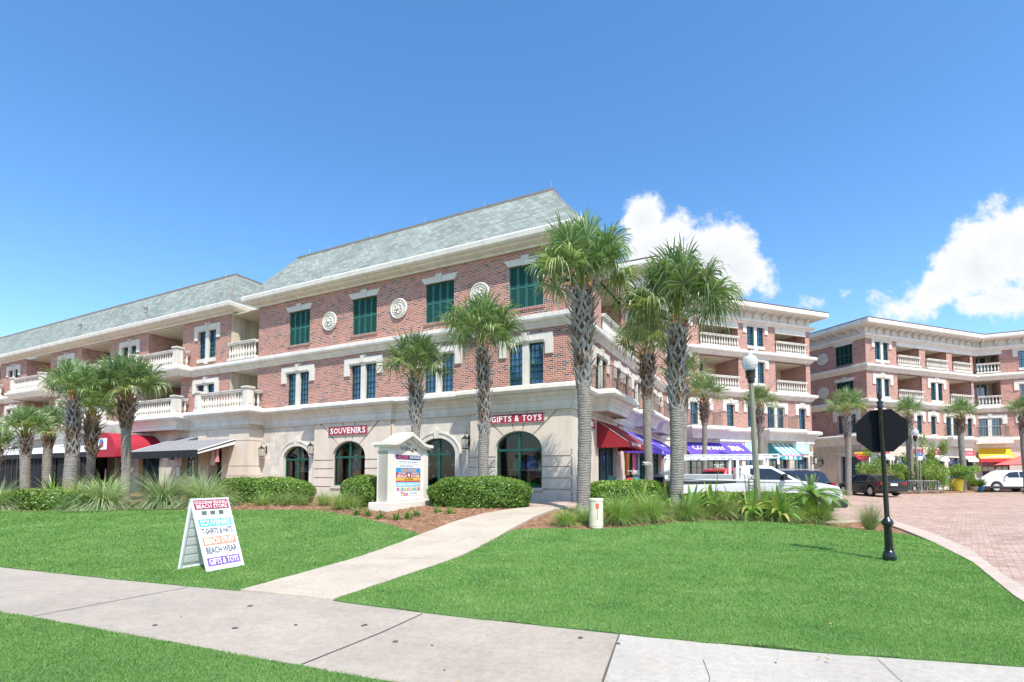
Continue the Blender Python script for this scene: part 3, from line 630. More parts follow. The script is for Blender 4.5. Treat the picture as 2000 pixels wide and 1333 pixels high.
def serif_mb(s, h, w, bold=.02):
    """capital letters with slab serifs added at stem ends"""
    mb = MB(); n = len(s); adv = {' ': .45, 'I': .5, '&': 1.05, 'O': 1.1, 'G': 1.1, 'M': 1.3, 'W': 1.35, 'F': .85, 'L': .85, 'S': .85, 'E': .9}
    tot = sum(adv.get(c, 1.0) for c in s); x = -w/2; u = w/tot
    ser = {'I': [(.5, 0), (.5, 1)], 'N': [(.12, 0), (.12, 1), (.88, 1)], 'R': [(.14, 0), (.14, 1)], 'T': [(.5, 0)], 'U': [(.12, 1), (.88, 1)], 'V': [(.1, 1), (.9, 1)], 'E': [(.12, 0), (.12, 1)], 'F': [(.14, 0), (.14, 1)], 'Y': [(.5, 0), (.1, 1), (.9, 1)], 'H': [(.12, 0), (.12, 1), (.88, 0), (.88, 1)], 'A': [(.08, 0), (.92, 0)], 'B': [(.12, 0), (.12, 1)], 'D': [(.12, 0), (.12, 1)], 'L': [(.14, 0), (.14, 1)], 'P': [(.14, 0), (.14, 1)], 'M': [(.1, 0), (.9, 0), (.1, 1), (.9, 1)]}
    for c in s:
        a = adv.get(c, 1.0)*u
        if c != ' ':
            cw = a*(.84 if c != 'I' else .42); t = text_mb(c, h, cw, bold); mb.add([v+Vector((x+a/2, 0, 0)) for v in t.v], t.f)
            for sx, sz in ser.get(c, []):
                cx = x+a/2+(sx-.5)*cw; hw = .14*u if c != 'I' else .17*u; zz = -h/2 if sz == 0 else h/2-h*.1
                mb.add([(cx-hw, -.0006, zz), (cx+hw, -.0006, zz), (cx+hw, -.0006, zz+h*.1), (cx-hw, -.0006, zz+h*.1)], [(0, 1, 2, 3)])
        x += a
    return mb
def sign(label, cat, fr, u, z, w, h, board, lines, out=.05, frame=None, name='wall_sign', serif=False, th=.03):
    """lines: (text, dx, dz, height, width, material)"""
    M = fr.M @ Matrix.Translation((u, -out, z)); r = thing(name, label, cat, M)
    mb = MB(); mb.box(-w/2, w/2, -th, 0, -h/2, h/2); mb.build('board', board, r, M)
    if frame:
        q = MB(); t = .018
        for x0, x1, c, d in ((-w/2-t, w/2+t, h/2, h/2+t), (-w/2-t, w/2+t, -h/2-t, -h/2), (-w/2-t, -w/2, -h/2, h/2), (w/2, w/2+t, -h/2, h/2)): q.box(x0, x1, -th-.01, 0, c, d)
        q.build('frame', frame, r, M)
    for (t, dx, dz, hh, ww, m) in lines:
        q = serif_mb(t, hh, ww) if serif else text_mb(t, hh, ww, .015); q.build('lettering', m, r, M @ Matrix.Translation((dx, -th-.004, dz)))
    return r
def awning(label, fr, u0, u1, z1, z0, out, val, mats, stripes=None, closed=True, back=0, scallop=.16, lines=(), vmat=None, name='awning', vlines=()):
    """sloping canvas from (wall,z1) to (out,z0), valance below"""
    M = fr.M @ Matrix.Translation((0, -back, 0)); r = thing(name, label, 'awning', fr.M @ Matrix.Translation(((u0+u1)/2, -back, z0))); mb = MB(); n = stripes or max(4, int((u1-u0)/.4)); du = (u1-u0)/n
    for i in range(n):
        a = u0+i*du; b = a+du; mi = i % 2 if stripes else 0
        for k in range(3):
            t0, t1 = k/3, (k+1)/3; sg = lambda t: .03*sin(pi*t)
            mb.quad((a, -out*t1, z1+(z0-z1)*t1-sg(t1)), (b, -out*t1, z1+(z0-z1)*t1-sg(t1)), (b, -out*t0, z1+(z0-z1)*t0-sg(t0)), (a, -out*t0, z1+(z0-z1)*t0-sg(t0)), mi)
    if closed:
        for u in (u0, u1): mb.add([(u, 0, z1), (u, -out, z0), (u, 0, z0)], [(0, 1, 2)])
    c = mb.build('canopy', mats, r, M)
    v = MB(); m = max(4, int((u1-u0)/scallop)); ms = max(3, int(out/scallop)); mi_of = (lambda i: int(i*n/m) % 2) if stripes else (lambda i: 0)
    for i in range(m):
        a = u0+(u1-u0)*i/m; b = u0+(u1-u0)*(i+1)/m; q = (b-a)/4; P = [(a, -out-.004, z0), (a, -out-.004, z0-val+.04)]+[(a+(b-a)*j/6, -out-.004-.01*sin(j), z0-val+.04-.045*sin(pi*j/6)) for j in range(1, 6)]+[(b, -out-.004, z0-val+.04), (b, -out-.004, z0)]
        v.add(P, [tuple(range(len(P)))], mi_of(i))
    if closed:
        for u in (u0, u1):
            for i in range(ms):
                a = -out*i/ms; b = -out*(i+1)/ms; P = [(u, a, z0), (u, a, z0-val+.04)]+[(u, a+(b-a)*j/6, z0-val+.04-.045*sin(pi*j/6)) for j in range(1, 6)]+[(u, b, z0-val+.04), (u, b, z0)]; v.add(P, [tuple(range(len(P)))])
    v.build('valance', vmat or mats, r, M)
    fm = MB(); fm.tube((u0, 0, z1), (u0, -out, z0), .015); fm.tube((u1, 0, z1), (u1, -out, z0), .015); fm.tube((u0, -out+.02, z0), (u1, -out+.02, z0), .015); fm.build('frame', M_alu, r, M)
    sl = atan2(z1-z0, out)
    for (t, uu, tt, hh, ww, m_, bold) in lines:
        q = text_mb(t, hh, ww, bold); MM = M @ Matrix.Translation((uu, -out*tt, z1+(z0-z1)*tt-.03*sin(pi*tt))) @ Matrix.Rotation(-(pi/2-sl), 4, 'X') @ Matrix.Translation((0, -.012, 0)); q.build('lettering', m_, c, MM)
    for (t, uu, zz, hh, ww, m_, bold) in vlines:
        q = text_mb(t, hh, ww, bold); q.build('lettering', m_, c, M @ Matrix.Translation((uu, -out-.018, zz)))
    return r
def shopfront(root, fr, u0, u1, z0, z1, cols, m=None, trans=None, y=.18, name='shopfront', rows=4, tint=None):
    m = m or M_green; mb = MB(); t = .06; zt = trans or z1
    mb.box(u0, u0+t, y-.05, y+.03, z0, z1); mb.box(u1-t, u1, y-.05, y+.03, z0, z1); mb.box(u0+t, u1-t, y-.05, y+.03, z1-t, z1)
    if trans: mb.box(u0+t, u1-t, y-.05, y+.03, zt-.05, zt+.05)
    mb.box(u0+t, u1-t, y-.05, y+.03, z0, z0+.18)
    for i in range(1, cols): x = u0+(u1-u0)*i/cols; mb.box(x-.05, x+.05, y-.045, y+.025, z0+.18, zt-.05)
    for i in range(cols):
        a = u0+(u1-u0)*i/cols; b = u0+(u1-u0)*(i+1)/cols
        mb.box((a+b)/2-.012, (a+b)/2+.012, y-.02, y+.01, z0+.18, zt-.05)
        for k in range(1, rows): z = z0+.18+(zt-z0-.2)*k/rows; mb.box(a+.05, b-.05, y-.018, y+.008, z-.012, z+.012)
    o = mb.build(name, m, root, fr.M); g = MB(); g.quad((u0, y+.005, z0), (u1, y+.005, z0), (u1, y+.005, z1), (u0, y+.005, z1)); g.build('pane', M_glass, o, fr.M); return o
def W2(fr, L): return [(fr.w(u, 0, o).x, fr.w(u, 0, o).y) for u, o in L]
P_BAND = [(0, -.32), (.05, -.30), (.09, -.22), (.13, -.20), (.17, -.10), (.28, -.06), (.31, .02), (.31, .16), (.22, .20), (0, .26)]
P_LOW = [(0, -.62), (.06, -.60), (.06, -.42), (.10, -.38), (.12, -.30), (.22, -.18), (.25, -.12), (.40, -.08), (.45, .02), (.44, .14), (.36, .20), (.0, .27)]
P_EAVE = [(0, .0), (.10, .0), (.12, .07), (.32, .11), (.38, .13), (.40, .17), (.56, .20), (.63, .26), (.66, .44), (.62, .49), (.0, .49)]
def prof(p, z, k=1.0): return [(o*k, z+h) for o, h in p]
ZB, Z1, Z2, Z3 = .0, 4.72, 7.5, 10.4
# ================================================================ corner building (front and side wing)
R1 = thing('brick_building', 'red brick corner building with slate mansard and arched shop windows, nearest the camera', 'building', TR(2.246, 19.2))
UL = -17.6                                  # left end of the front
# --- front upper floors
ops = []
for u in (-14.55, -10.25, -6.02, -1.92):
    ops.append(window(R1, FF, 'double', u, 5.04, 6.66)); ops.append(shutter_window(R1, FF, u, 8.1, 9.82))
wall(R1, FF, UL, 0, 4.6, 10.6, ops, M_brick, dep=.14)
for u in (-12.43, -8.2, -4.0): medallion(R1, FF, u, 8.98)
# --- ground floor, plain stone
G = [(-14.52, .92, 2.99, 2.32), (-10.87, .98, 3.1, 2.37), (-6.06, .92, 3.1, 2.42), (-2.15, .98, 3.22, 2.5)]   # centre, half width, apex, spring
bays = [(-13.08, -8.4), (-4.3, 0.0)]
OUT = .22
def shopwin(fr, c, hw, zt, zs, z0, y):
    M = fr.M; mb = MB(); t = .06; rise = zt-zs
    P = arc(c, hw, zs, rise, 20); Q = arc(c, hw-t, zs, rise-t, 20)
    for i in range(20):
        p, q, p2, q2 = P[i], Q[i], P[i+1], Q[i+1]; mb.add([(p[0], y-.04, p[1]), (p2[0], y-.04, p2[1]), (q2[0], y-.04, q2[1]), (q[0], y-.04, q[1]), (q[0], y+.04, q[1]), (q2[0], y+.04, q2[1])], [(0, 1, 2, 3), (3, 2, 5, 4)])
    mb.box(c-hw, c-hw+t, y-.04, y+.04, z0, zs); mb.box(c+hw-t, c+hw, y-.04, y+.04, z0, zs); mb.box(c-hw+t, c+hw-t, y-.04, y+.04, z0, z0+t)
    mb.box(c-hw+.01, c+hw-.01, y-.055, y+.02, zs-.045, zs+.045); mb.box(c-.05, c+.05, y-.05, y+.03, z0+t, zs-.045); mb.box(c-.05, c+.05, y-.05, y+.03, zs+.045, zt-.03)
    o = mb.build('shop_window', M_green, R1, M)
    g = MB(); g.add([(c-hw, y, z0), (c+hw, y, z0)]+[(a, y, b) for a, b in P], [tuple(range(23))]); g.build('pane', M_clear, o, M); return o
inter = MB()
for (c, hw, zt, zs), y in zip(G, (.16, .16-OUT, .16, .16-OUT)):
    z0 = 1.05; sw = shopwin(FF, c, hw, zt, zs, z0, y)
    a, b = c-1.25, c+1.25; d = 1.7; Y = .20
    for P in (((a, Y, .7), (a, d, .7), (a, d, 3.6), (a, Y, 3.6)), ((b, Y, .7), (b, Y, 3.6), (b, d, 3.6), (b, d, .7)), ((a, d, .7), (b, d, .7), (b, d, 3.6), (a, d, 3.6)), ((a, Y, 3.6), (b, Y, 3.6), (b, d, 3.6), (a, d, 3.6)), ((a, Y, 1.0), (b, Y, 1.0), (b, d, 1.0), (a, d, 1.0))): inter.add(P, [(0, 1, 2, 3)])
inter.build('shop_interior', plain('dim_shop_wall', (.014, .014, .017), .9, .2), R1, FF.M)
ao = [(c-hw, c+hw, 1.05, zt, zt-zs) for c, hw, zt, zs in G]
wall(R1, FF, UL, bays[0][0], 0, 4.5, [ao[0]], M_block, 'stone_wall', dep=.24, rv=M_stone)
wall(R1, FF, bays[0][1], bays[1][0], 0, 4.5, [ao[2]], M_block, 'stone_wall', dep=.24, rv=M_stone)
for c, hw, zt, zs in (G[0], G[2]):          # moulded arch round the plain openings
    mb = MB()
    for w0, w1, y in ((0.0, .20, -.05), (.20, .26, -.08)):
        P = arc(c, hw+w1, zs, zt-zs+w1, 20); Q = arc(c, hw+w0, zs, zt-zs+w0, 20)
        for i in range(20): mb.prism([Q[i], P[i], P[i+1], Q[i+1]], y, .0)
        for sx in (-1, 1):
            x0, x1 = sorted((c+sx*(hw+w0), c+sx*(hw+w1))); mb.box(x0, x1, y, 0, 0.5, zs)
    mb.prism([(c-.09, zt-.02), (c+.09, zt-.02), (c+.13, zt+.33), (c-.13, zt+.33)], -.12, 0); mb.build('arch_moulding', M_trim, R1, FF.M)
for (u0, u1), (c, hw, zt, zs) in zip(bays, (G[1], G[3])):   # projecting rusticated bays
    o_ = OUT-.07; wall(R1, FF, u0, u1, 0, 4.2, [(c-hw, c+hw, 1.05, zt, zt-zs)], M_stone, 'bay_wall', y=-o_, dep=.36)
    mb = MB(); g = .035; y0, y1 = -OUT, -o_; side = .0
    zr = [.0, .98, 1.42, 1.86, 2.30, 2.74] if zs > 2.3 else [.0, .98, 1.42, 1.86, 2.30]
    zr = [0, 1.0, 1.42, 1.84, 2.24]; g = .05
    ql, qr = max(u0, c-hw-1.05), min(u1, c+hw+1.2)
    ql, qr = u0, u1
    if u1 > -.1: qr = .05
    for x0, x1 in ((ql, c-hw-.02), (c+hw+.02, qr)):
        for a, b in zip(zr[:-1], zr[1:]): mb.box(x0, x1, y0, y1, a+g/2, b-g/2)
        mb.box(x0, x1, y0, y1, 2.24+g/2, zs)
    mb.box(c-hw-.02, c+hw+.02, y0, y1, 0, .92); mb.box(c-hw-.06, c+hw+.06, y0-.06, y0, .93, 1.05)
    zc = 4.2; cu = [0, 42, 76, 104, 138, 180]
    def hit(a):
        dx, dz = cos(a), sin(a); t = []
        if abs(dx) > 1e-6: t.append(((u1 if dx > 0 else u0)-c)/dx)
        if dz > 1e-6: t.append((zc-zs)/dz)
        t = min(t); return (c+dx*t, zs+dz*t), t
    for a0, a1 in zip(cu[:-1], cu[1:]):
        A0 = radians(a0)+(.02 if a0 else 0); A1 = radians(a1)-(.02 if a1 < 180 else 0); P = []
        for k in range(7): a = A0+(A1-A0)*k/6; r = 1/sqrt((cos(a)/(hw+.02))**2+(sin(a)/(zt-zs+.02))**2); P.append((c+r*cos(a), zs+r*sin(a)+(.018 if a0 == 0 or a1 == 180 else 0)*0))
        e0, _ = hit(A0); e1, _ = hit(A1); O = [e1]
        for cx in ((u0, zc), (u1, zc)):
            ac = atan2(cx[1]-zs, cx[0]-c)
            if A0 < ac < A1: O.append(cx)
        O.append(e0); mb.prism([P[0]]+O[::-1]+P[:0:-1], y0, y1)
    mb.build('rusticated_blocks', M_stone, R1, FF.M)
    q = MB(); q.quad((u0, 0, 0), (u0, y0, 0), (u0, y0, 4.2), (u0, 0, 4.2)); q.build('bay_return', M_stone, R1, FF.M); q = MB(); (q.quad((u1, 0, 0), (u1, y0, 0), (u1, y0, 4.2), (u1, 0, 4.2)) if u1 < -.1 else q.quad((u1, y0, 0), (u1+.05, y0, 0), (u1+.05, y0, 4.2), (u1, y0, 4.2))); q.build('bay_return', M_stone, R1, FF.M)
# stone strip (architrave) and cornices run round the corner and the bays
b0, b1 = bays
lowpath = W2(FF, [(UL-.0, .0), (b0[0], 0), (b0[0], OUT), (b0[1], OUT), (b0[1], 0), (b1[0], 0), (b1[0], OUT), (OUT*0+.0, OUT)])
juli = [(2.0, 5.0), (8.9, 11.2), (12.7, 15.2)]
lw = [(0, OUT)]; 
lowF = W2(FF, [(UL, 0), (b0[0], 0), (b0[0], OUT), (b0[1], OUT), (b0[1], 0), (b1[0], 0), (b1[0], OUT), (.10, OUT)])
lowW = W2(FW, [(-OUT, .10), (juli[0][0], .10), (juli[0][0], .75), (juli[0][1], .75), (juli[0][1], .10), (juli[1][0], .10), (juli[1][0], .75), (juli[1][1], .75), (juli[1][1], .10), (juli[2][0], .10), (juli[2][0], .75), (juli[2][1], .75), (juli[2][1], .10), (17.0, .1)])
mb = MB(); mb.sweep(lowF[:-1]+lowW, prof(P_LOW, Z1), cap=False); mb.build('lower_cornice', M_corn, R1, Matrix.Identity(4))
mb = MB()
for a, b in juli: mb = MB(); mb.slab(W2(FW, [(a-.05, -.1), (b+.05, -.1), (b+.05, .76), (a-.05, .76)]), Z1-.5, Z1-.40); mb.build('balcony_soffit', M_corn, R1, Matrix.Identity(4))
for a, b in juli: mb = MB(); mb.slab(W2(FW, [(a-.3, -.1), (b+.3, -.1), (b+.3, 1.1), (a-.3, 1.1)]), Z1+.16, Z1+.24); mb.build('balcony_slab', M_corn, R1, Matrix.Identity(4))
mb = MB(); mb.sweep(W2(FF, [(UL, 0), (b0[0], 0), (b0[0], OUT), (b0[1], OUT), (b0[1], 0), (b1[0], 0), (b1[0], OUT)])+W2(FW, [(-OUT, .05), (17.1, .05)]), [(0, 3.98), (.07, 3.99), (.07, 4.13), (.035, 4.15), (.035, 4.22), (0, 4.24)], cap=False); mb.build('string_course', M_trim, R1, Matrix.Identity(4))
mb = MB(); mb.sweep(W2(FF, [(-21.9, 0), (0, 0)])+W2(FW, [(17.2, 0)]), prof(P_BAND, Z2), cap=False); mb.build('upper_band', M_corn, R1, Matrix.Identity(4))
WE = 11.9
mb = MB(); mb.sweep(W2(FF, [(UL, -6), (UL, 0), (0, 0)])+W2(FW, [(WE, 0)]), prof(P_EAVE, 10.42), cap=True); mb.build('eave_cornice', M_corn, R1, Matrix.Identity(4))
# mansard
A = [FF.w(UL-.60, 10.8, -6), FF.w(UL-.60, 10.8, .60), FW.w(-.60, 10.8, .60), FW.w(WE+.3, 10.8, .60)]
Bp = [FF.w(-16.75, 13.62, -8), FF.w(-16.75, 13.62, -1.7), FF.w(-1.5, 13.62, -1.7), FW.w(WE+.3, 13.62, -1.5)]
rf = MB(); rid = FF.M.inverted()
mb = MB(); P = [rid @ p for p in A]+[rid @ p for p in Bp]; mb.add(P[0:2]+P[4:6], [(0, 1, 3, 2)]); mb.add([P[1], P[2], P[6], P[5]], [(0, 1, 2, 3)])
me = mb.mesh('mansard_roof', M_roof)
uv = me.uv_layers[0].data
def slope_uv(me):
    uv = me.uv_layers[0].data
    for p in me.polygons:
        n = p.normal; h = Vector((n.x, n.y, 0))
        if h.length < .1: continue
        h.normalize(); e = Vector((0, 0, 1)).cross(h); s = n.cross(e)*-1
        if s.z < 0: s = -s
        for li in p.loop_indices: c = me.vertices[me.loops[li].vertex_index].co; uv[li].uv = (c.dot(e), c.dot(s))
slope_uv(me); roof = inst('mansard_roof', me, R1, FF.M)
wi = FW.M.inverted(); mb = MB(); mb.add([wi @ p for p in (A[2], A[3], Bp[3], Bp[2])], [(0, 1, 2, 3)]); me = mb.mesh('mansard_roof', M_roof); slope_uv(me); inst('mansard_roof', me, R1, FW.M)
mb = MB(); mb.slab([(p.x, p.y) for p in (Bp[1], Bp[2], Bp[3], FW.w(WE+.3, 0, -9), Bp[0])], 13.45, 13.6); mb.build('roof_deck', M_cap, roof, Matrix.Identity(4))
mb = MB(); mb.sweep([(Bp[0].x, Bp[0].y), (Bp[1].x, Bp[1].y), (Bp[2].x, Bp[2].y), (Bp[3].x, Bp[3].y)], [(-.12, 13.58), (.06, 13.56), (.08, 13.66), (-.12, 13.70)]); mb.tube(A[2], Bp[2]-Vector((0, 0, .03)), .03, .03, 6); mb.tube(A[1], Bp[1]-Vector((0, 0, .04)), .035, .035, 6); mb.build('ridge_flashing', M_cap, roof, Matrix.Identity(4))
mb = MB()
for u in (-15.9, -11.5, -8.1, -4.8, -1.55): p = FF.w(u, 13.66, -1.7); mb.tube(p, p+Vector((0, 0, .34)), .012, .008, 5)
mb.build('lightning_rod', M_alu, roof, Matrix.Identity(4))
# --- side wing
sops = []
for k, u in (('double', 3.55), ('single', 6.25), ('single', 7.85), ('double', 10.05), ('double', 14.0), ('single', 16.3)): sops.append(window(R1, FW, k, u, 5.04, 6.6))
sops.append((3.66, 7.0, 7.62, 10.1)); sops.append(window(R1, FW, 'double', 8.9, 8.15, 9.7))
wall(R1, FW, 0, WE, 4.6, 10.6, [o for o in sops if o[0] < WE], M_brick, dep=.14)
recess(R1, FW, 3.66, 7.0, 7.62, 10.1, 2.4, door=(4.6, 6.2))
balustrade(R1, W2(FW, [(3.66, .05), (7.0, .05)]), 7.66)
# taller part where the wing meets the next range
f4 = [(14.0, 8.15, 9.7), (14.0, 10.95, 12.45)]
for u, a, b in f4: sops.append(window(R1, FW, 'double', u, a, b))
wall(R1, FW, WE, 17.2, 4.6, 13.0, [o for o in sops if o[1] > WE], M_brick, dep=.14)
mb = MB(); mb.quad((0, 0, 10.0), (-12, 0, 10.0), (-12, 0, 13.0), (0, 0, 13.0)); mb.build('end_wall', M_brick, R1, Matrix.Translation(FW.w(WE)) @ Matrix.Rotation(FF.r, 4, 'Z'))
# ground floor of the wing
gops = [(2.95, 5.75, .35, 3.35), (7.3, 9.6, .35, 3.3), (10.3, 12.6, .35, 3.3), (13.3, 16.2, .35, 3.3)]
wall(R1, FW, -OUT, 17.2, 0, 4.5, gops, M_stone, 'stone_wall', y=-.05, dep=.4)
for i, o in enumerate(gops): shopfront(R1, FW, o[0], o[1], .35, o[3], 3, trans=2.7)
mb = MB()                                    # railings of the three small balconies
for a, b in juli:
    P = [FW.w(a, 0, .12), FW.w(a, 0, .95), FW.w(b, 0, .95), FW.w(b, 0, .12)]
    for z in (5.02, 5.92):
        mb.path([p+Vector((0, 0, z)) for p in P], .018, 5)
    for p, q in zip(P[:-1], P[1:]):
        k = max(2, int((q-p).length/.115))
        for i in range(k+1): c = p+(q-p)*i/k; mb.tube(c+Vector((0, 0, 5.02)), c+Vector((0, 0, 5.92)), .009, n=4, cap=False)
    
mb.build('balcony_railing', M_rail, R1, Matrix.Identity(4))
lantern('wall lantern with glass sides between the first arched window and the souvenirs bay', FF, -13.25, 2.95, .0)
lantern('wall lantern beside the leftmost arched shop window, at the left end of the corner building', FF, -16.75, 2.9)
lantern('wall lantern on pale block wall just left of the gifts and toys bay', FF, -4.5, 3.0)
lantern('wall lantern on the side wall between the corner and the red shop awning', FW, .62, 3.0, .05)
sign('maroon board reading SOUVENIRS over an arched shop window', 'sign', FF, -10.92, 3.6, 2.38, .40, M_red, [('SOUVENIRS', 0, 0, .27, 2.2, M_letter)], OUT+.01, M_alu, serif=True)
sign('maroon board reading GIFTS & TOYS on the corner bay', 'sign', FF, -2.22, 3.72, 2.34, .34, M_red, [('GIFTS & TOYS', 0, 0, .235, 2.2, M_letter)], OUT+.01, M_alu, serif=True)
sign('maroon sign on the side wall partly behind the tall palm trunk', 'sign', FW, 1.45, 3.62, 1.9, .36, M_red, [('SOUVENIRS', 0, 0, .22, 1.7, M_letter)], .06, M_alu, serif=True)
sign('small maroon sign right of the red awning', 'sign', FW, 6.35, 3.75, .9, .4, M_red, [('T-SHIRTS', 0, .08, .12, .75, M_letter), ('HATS', 0, -.1, .12, .45, M_letter)], .06, None)
awning('dark red canvas awning with scalloped edge over the side shop door', FW, 2.75, 5.95, 3.85, 2.95, 1.25, .28, M_awred, back=.05, vlines=[('BEACH STORE', 4.35, 2.86, .13, 1.6, M_letter, .02)])
awning('long purple awning with white lettering on the side wing', FW, 7.0, 16.6, 3.8, 2.95, 1.25, .32, M_awpur, back=.05, lines=[('EMERALD COAST', 9.4, .45, .34, 3.2, M_letter, .02), ('T-SHIRT', 13.8, .45, .34, 2.2, M_letter, .02)], vlines=[('EST.', 10.2, 2.78, .14, .5, M_letter, .02)])

# ---- shop window goods (things of their own)
def arch_goods():
    M = FF.M; fr = FF
    def figure(label, u, y, z, shirt, trous, hat=None, s=1.0):
        m = fr.M @ Matrix.Translation((u, y, z)) @ Matrix.Scale(s, 4); r = thing('shop_mannequin', label, 'mannequin', m)
        a = MB(); a.lathe([(.10, .62), (.17, .66), (.20, .85), (.23, 1.05), (.21, 1.15), (.08, 1.20), (.05, 1.26)], n=10); a.tube((-.2, 0, 1.12), (-.30, -.03, .80), .075, .06, 7); a.tube((.2, 0, 1.12), (.30, -.03, .80), .075, .06, 7); a.build('shirt', shirt, r, m, True)
        b = MB(); b.tube((-.1, 0, .66), (-.12, 0, .1), .10, .085, 8); b.tube((.1, 0, .66), (.12, 0, .1), .10, .085, 8); b.build('trousers', trous, r, m, True)
        if hat: h = MB(); h.lathe([(.10, 1.36), (.115, 1.40), (.11, 1.46), (.05, 1.52), (0.01, 1.53)], n=10); h.box(-.09, .09, -.22, -.08, 1.375, 1.39); h.lathe([(.06, 1.22), (.09, 1.28), (.10, 1.36)], n=10); h.build('hat', hat, r, m, True)
    cb = col('blue_cloth', (.05, .14, .30)); cg = col('grey_cloth', (.35, .36, .38)); ct = col('teal_cloth', (.05, .32, .33)); cr_ = col('pink_cloth', (.6, .12, .2)); co = col('orange_plastic', (.8, .25, .03)); cgr = col('green_plastic', (.05, .5, .08)); cbl = col('blue_plastic', (.03, .15, .6)); cy = col('yellow_plastic', (.8, .6, .05)); cw = col('pale_cloth', (.6, .62, .65)); ctan = col('tan_board', (.42, .36, .27)); cbk = col('bottle_glass', (.25, .3, .35))
    figure('shop mannequin in blue shirt, grey trousers and pale cap behind the souvenirs window', -11.3, .75, 1.02, cb, cg, cw, 1.0)
    figure('shop mannequin in teal top at the right edge of the souvenirs window', -10.12, .7, 1.02, ct, cb)
    figure('small mannequin in orange and blue swimwear in the souvenirs window', -11.0, .55, 1.02, co, cbl, None, .62)
    def block(name, label, cat, u, y, z, fn, m): MM = fr.M @ Matrix.Translation((u, y, z)); q = MB(); fn(q); o = q.build(name, m, None, MM, True); tag(o, label, cat)
    block('display_shelf', 'tan shelf board behind the gifts and toys window', 'shelf', -2.15, 1.1, 1.72, lambda q: (q.box(-.98, .98, -.3, .3, 0, .05), q.box(-.9, -.85, -.25, .25, -.7, 0), q.box(.85, .9, -.25, .25, -.7, 0)), ctan)
    def toy(q, w, h): q.lathe([(w*.5, 0), (w*.62, h*.3), (w*.5, h*.75), (w*.15, h)], n=9); q.tube((-w*.5, 0, h*.4), (-w*.5, -.02, h*1.2), .02, n=5); q.box(-w*.4, w*.5, -w*.6, -w*.45, h*.1, h*.5)
    for i, (lab, u, y, z, m, w, h) in enumerate([('green and red beach toy at the left of the gifts and toys window', -2.95, .6, 1.02, cgr, .28, .3), ('blue beach bucket set left of the mullion in the gifts and toys window', -2.5, .55, 1.02, cbl, .34, .28), ('green plastic boat right of the mullion in the gifts and toys window', -1.8, .55, 1.02, cgr, .36, .22), ('yellow toy case at the right of the gifts and toys window', -1.4, .6, 1.02, cy, .26, .34), ('teal plush toy at the left end of the display shelf', -2.85, 1.0, 1.77, ct, .22, .36), ('folded blue shirt standing on the display shelf left of the mullion', -2.5, 1.0, 1.77, cb, .2, .34), ('blue rounded backpack hanging on the display shelf behind the mullion', -2.1, .95, 1.77, cbl, .36, .52), ('pale blue printed shirt on the display shelf right of the mullion', -1.7, 1.0, 1.77, cw, .2, .30), ('small blue shirt at the right end of the display shelf', -1.3, 1.0, 1.77, cb, .18, .34), ('red beach toy beside the yellow case', -1.6, .45, 1.02, cr_, .12, .12)]):
        block('display_toy' if 'shirt' not in lab else 'display_shirt', lab, 'toy' if 'shirt' not in lab else 'shirt', u, y, z, lambda q, w=w, h=h: toy(q, w, h), m)
    for k, z in enumerate((1.75, 2.42)):
        block('display_shelf', ('lower' if k == 0 else 'upper')+' bottle shelf behind the leftmost arched window', 'shelf', -14.52, .8, z-.05, lambda q: (q.box(-.88, .88, -.16, .16, 0, .04), q.box(-.88, -.84, -.16, .16, -.3, 0)), ctan)
        for i in range(9):
            q = MB(); q.lathe([(.045, 0), (.05, .03), (.05, .15), (.018, .24), (.018, .32)], n=8); m = random.choice([cbk, cw, cb, cy, cbk]); o = q.build('glass_bottle', m, None, FF.M @ Matrix.Translation((-15.3+i*.19, .76, z-.01)), True); tag(o, ('bottle or figurine in the row on the %s shelf of the leftmost arched window' % ('lower' if k == 0 else 'upper')), 'bottle', 'bottles on the shelves in the leftmost arched window')
    st = MB()
    for k in range(5):
        a = k*2*pi/5+pi/2; b = a+pi/5; st.add([(0, -.02, 0), (.03*cos(a-pi/5), 0, .03*sin(a-pi/5)), (.10*cos(a), 0, .10*sin(a)), (.03*cos(b), 0, .03*sin(b))], [(0, 1, 2, 3)]); st.add([(0, .02, 0), (.03*cos(a-pi/5), .002, .03*sin(a-pi/5)), (.10*cos(a), .002, .10*sin(a)), (.03*cos(b), .002, .03*sin(b))], [(0, 1, 2, 3)])
    me = st.mesh('starfish', cw)
    for (u, z) in ((-6.6, 2.55), (-6.25, 2.6), (-5.8, 2.55), (-6.7, 2.0), (-6.3, 2.02), (-5.5, 2.0), (-6.5, 1.5), (-5.9, 1.52), (-5.6, 1.2), (-6.3, 1.18), (-6.0, 1.14), (-5.3, 1.2), (-6.8, 1.2)):
        o = inst('starfish', me, None, FF.M @ Matrix.Translation((u, .34, z)) @ Matrix.Rotation(u*9, 4, 'Y')); tag(o, 'pale starfish hung inside the arched window right of the monument sign', 'starfish', 'starfish in the third arched window')
arch_goods()

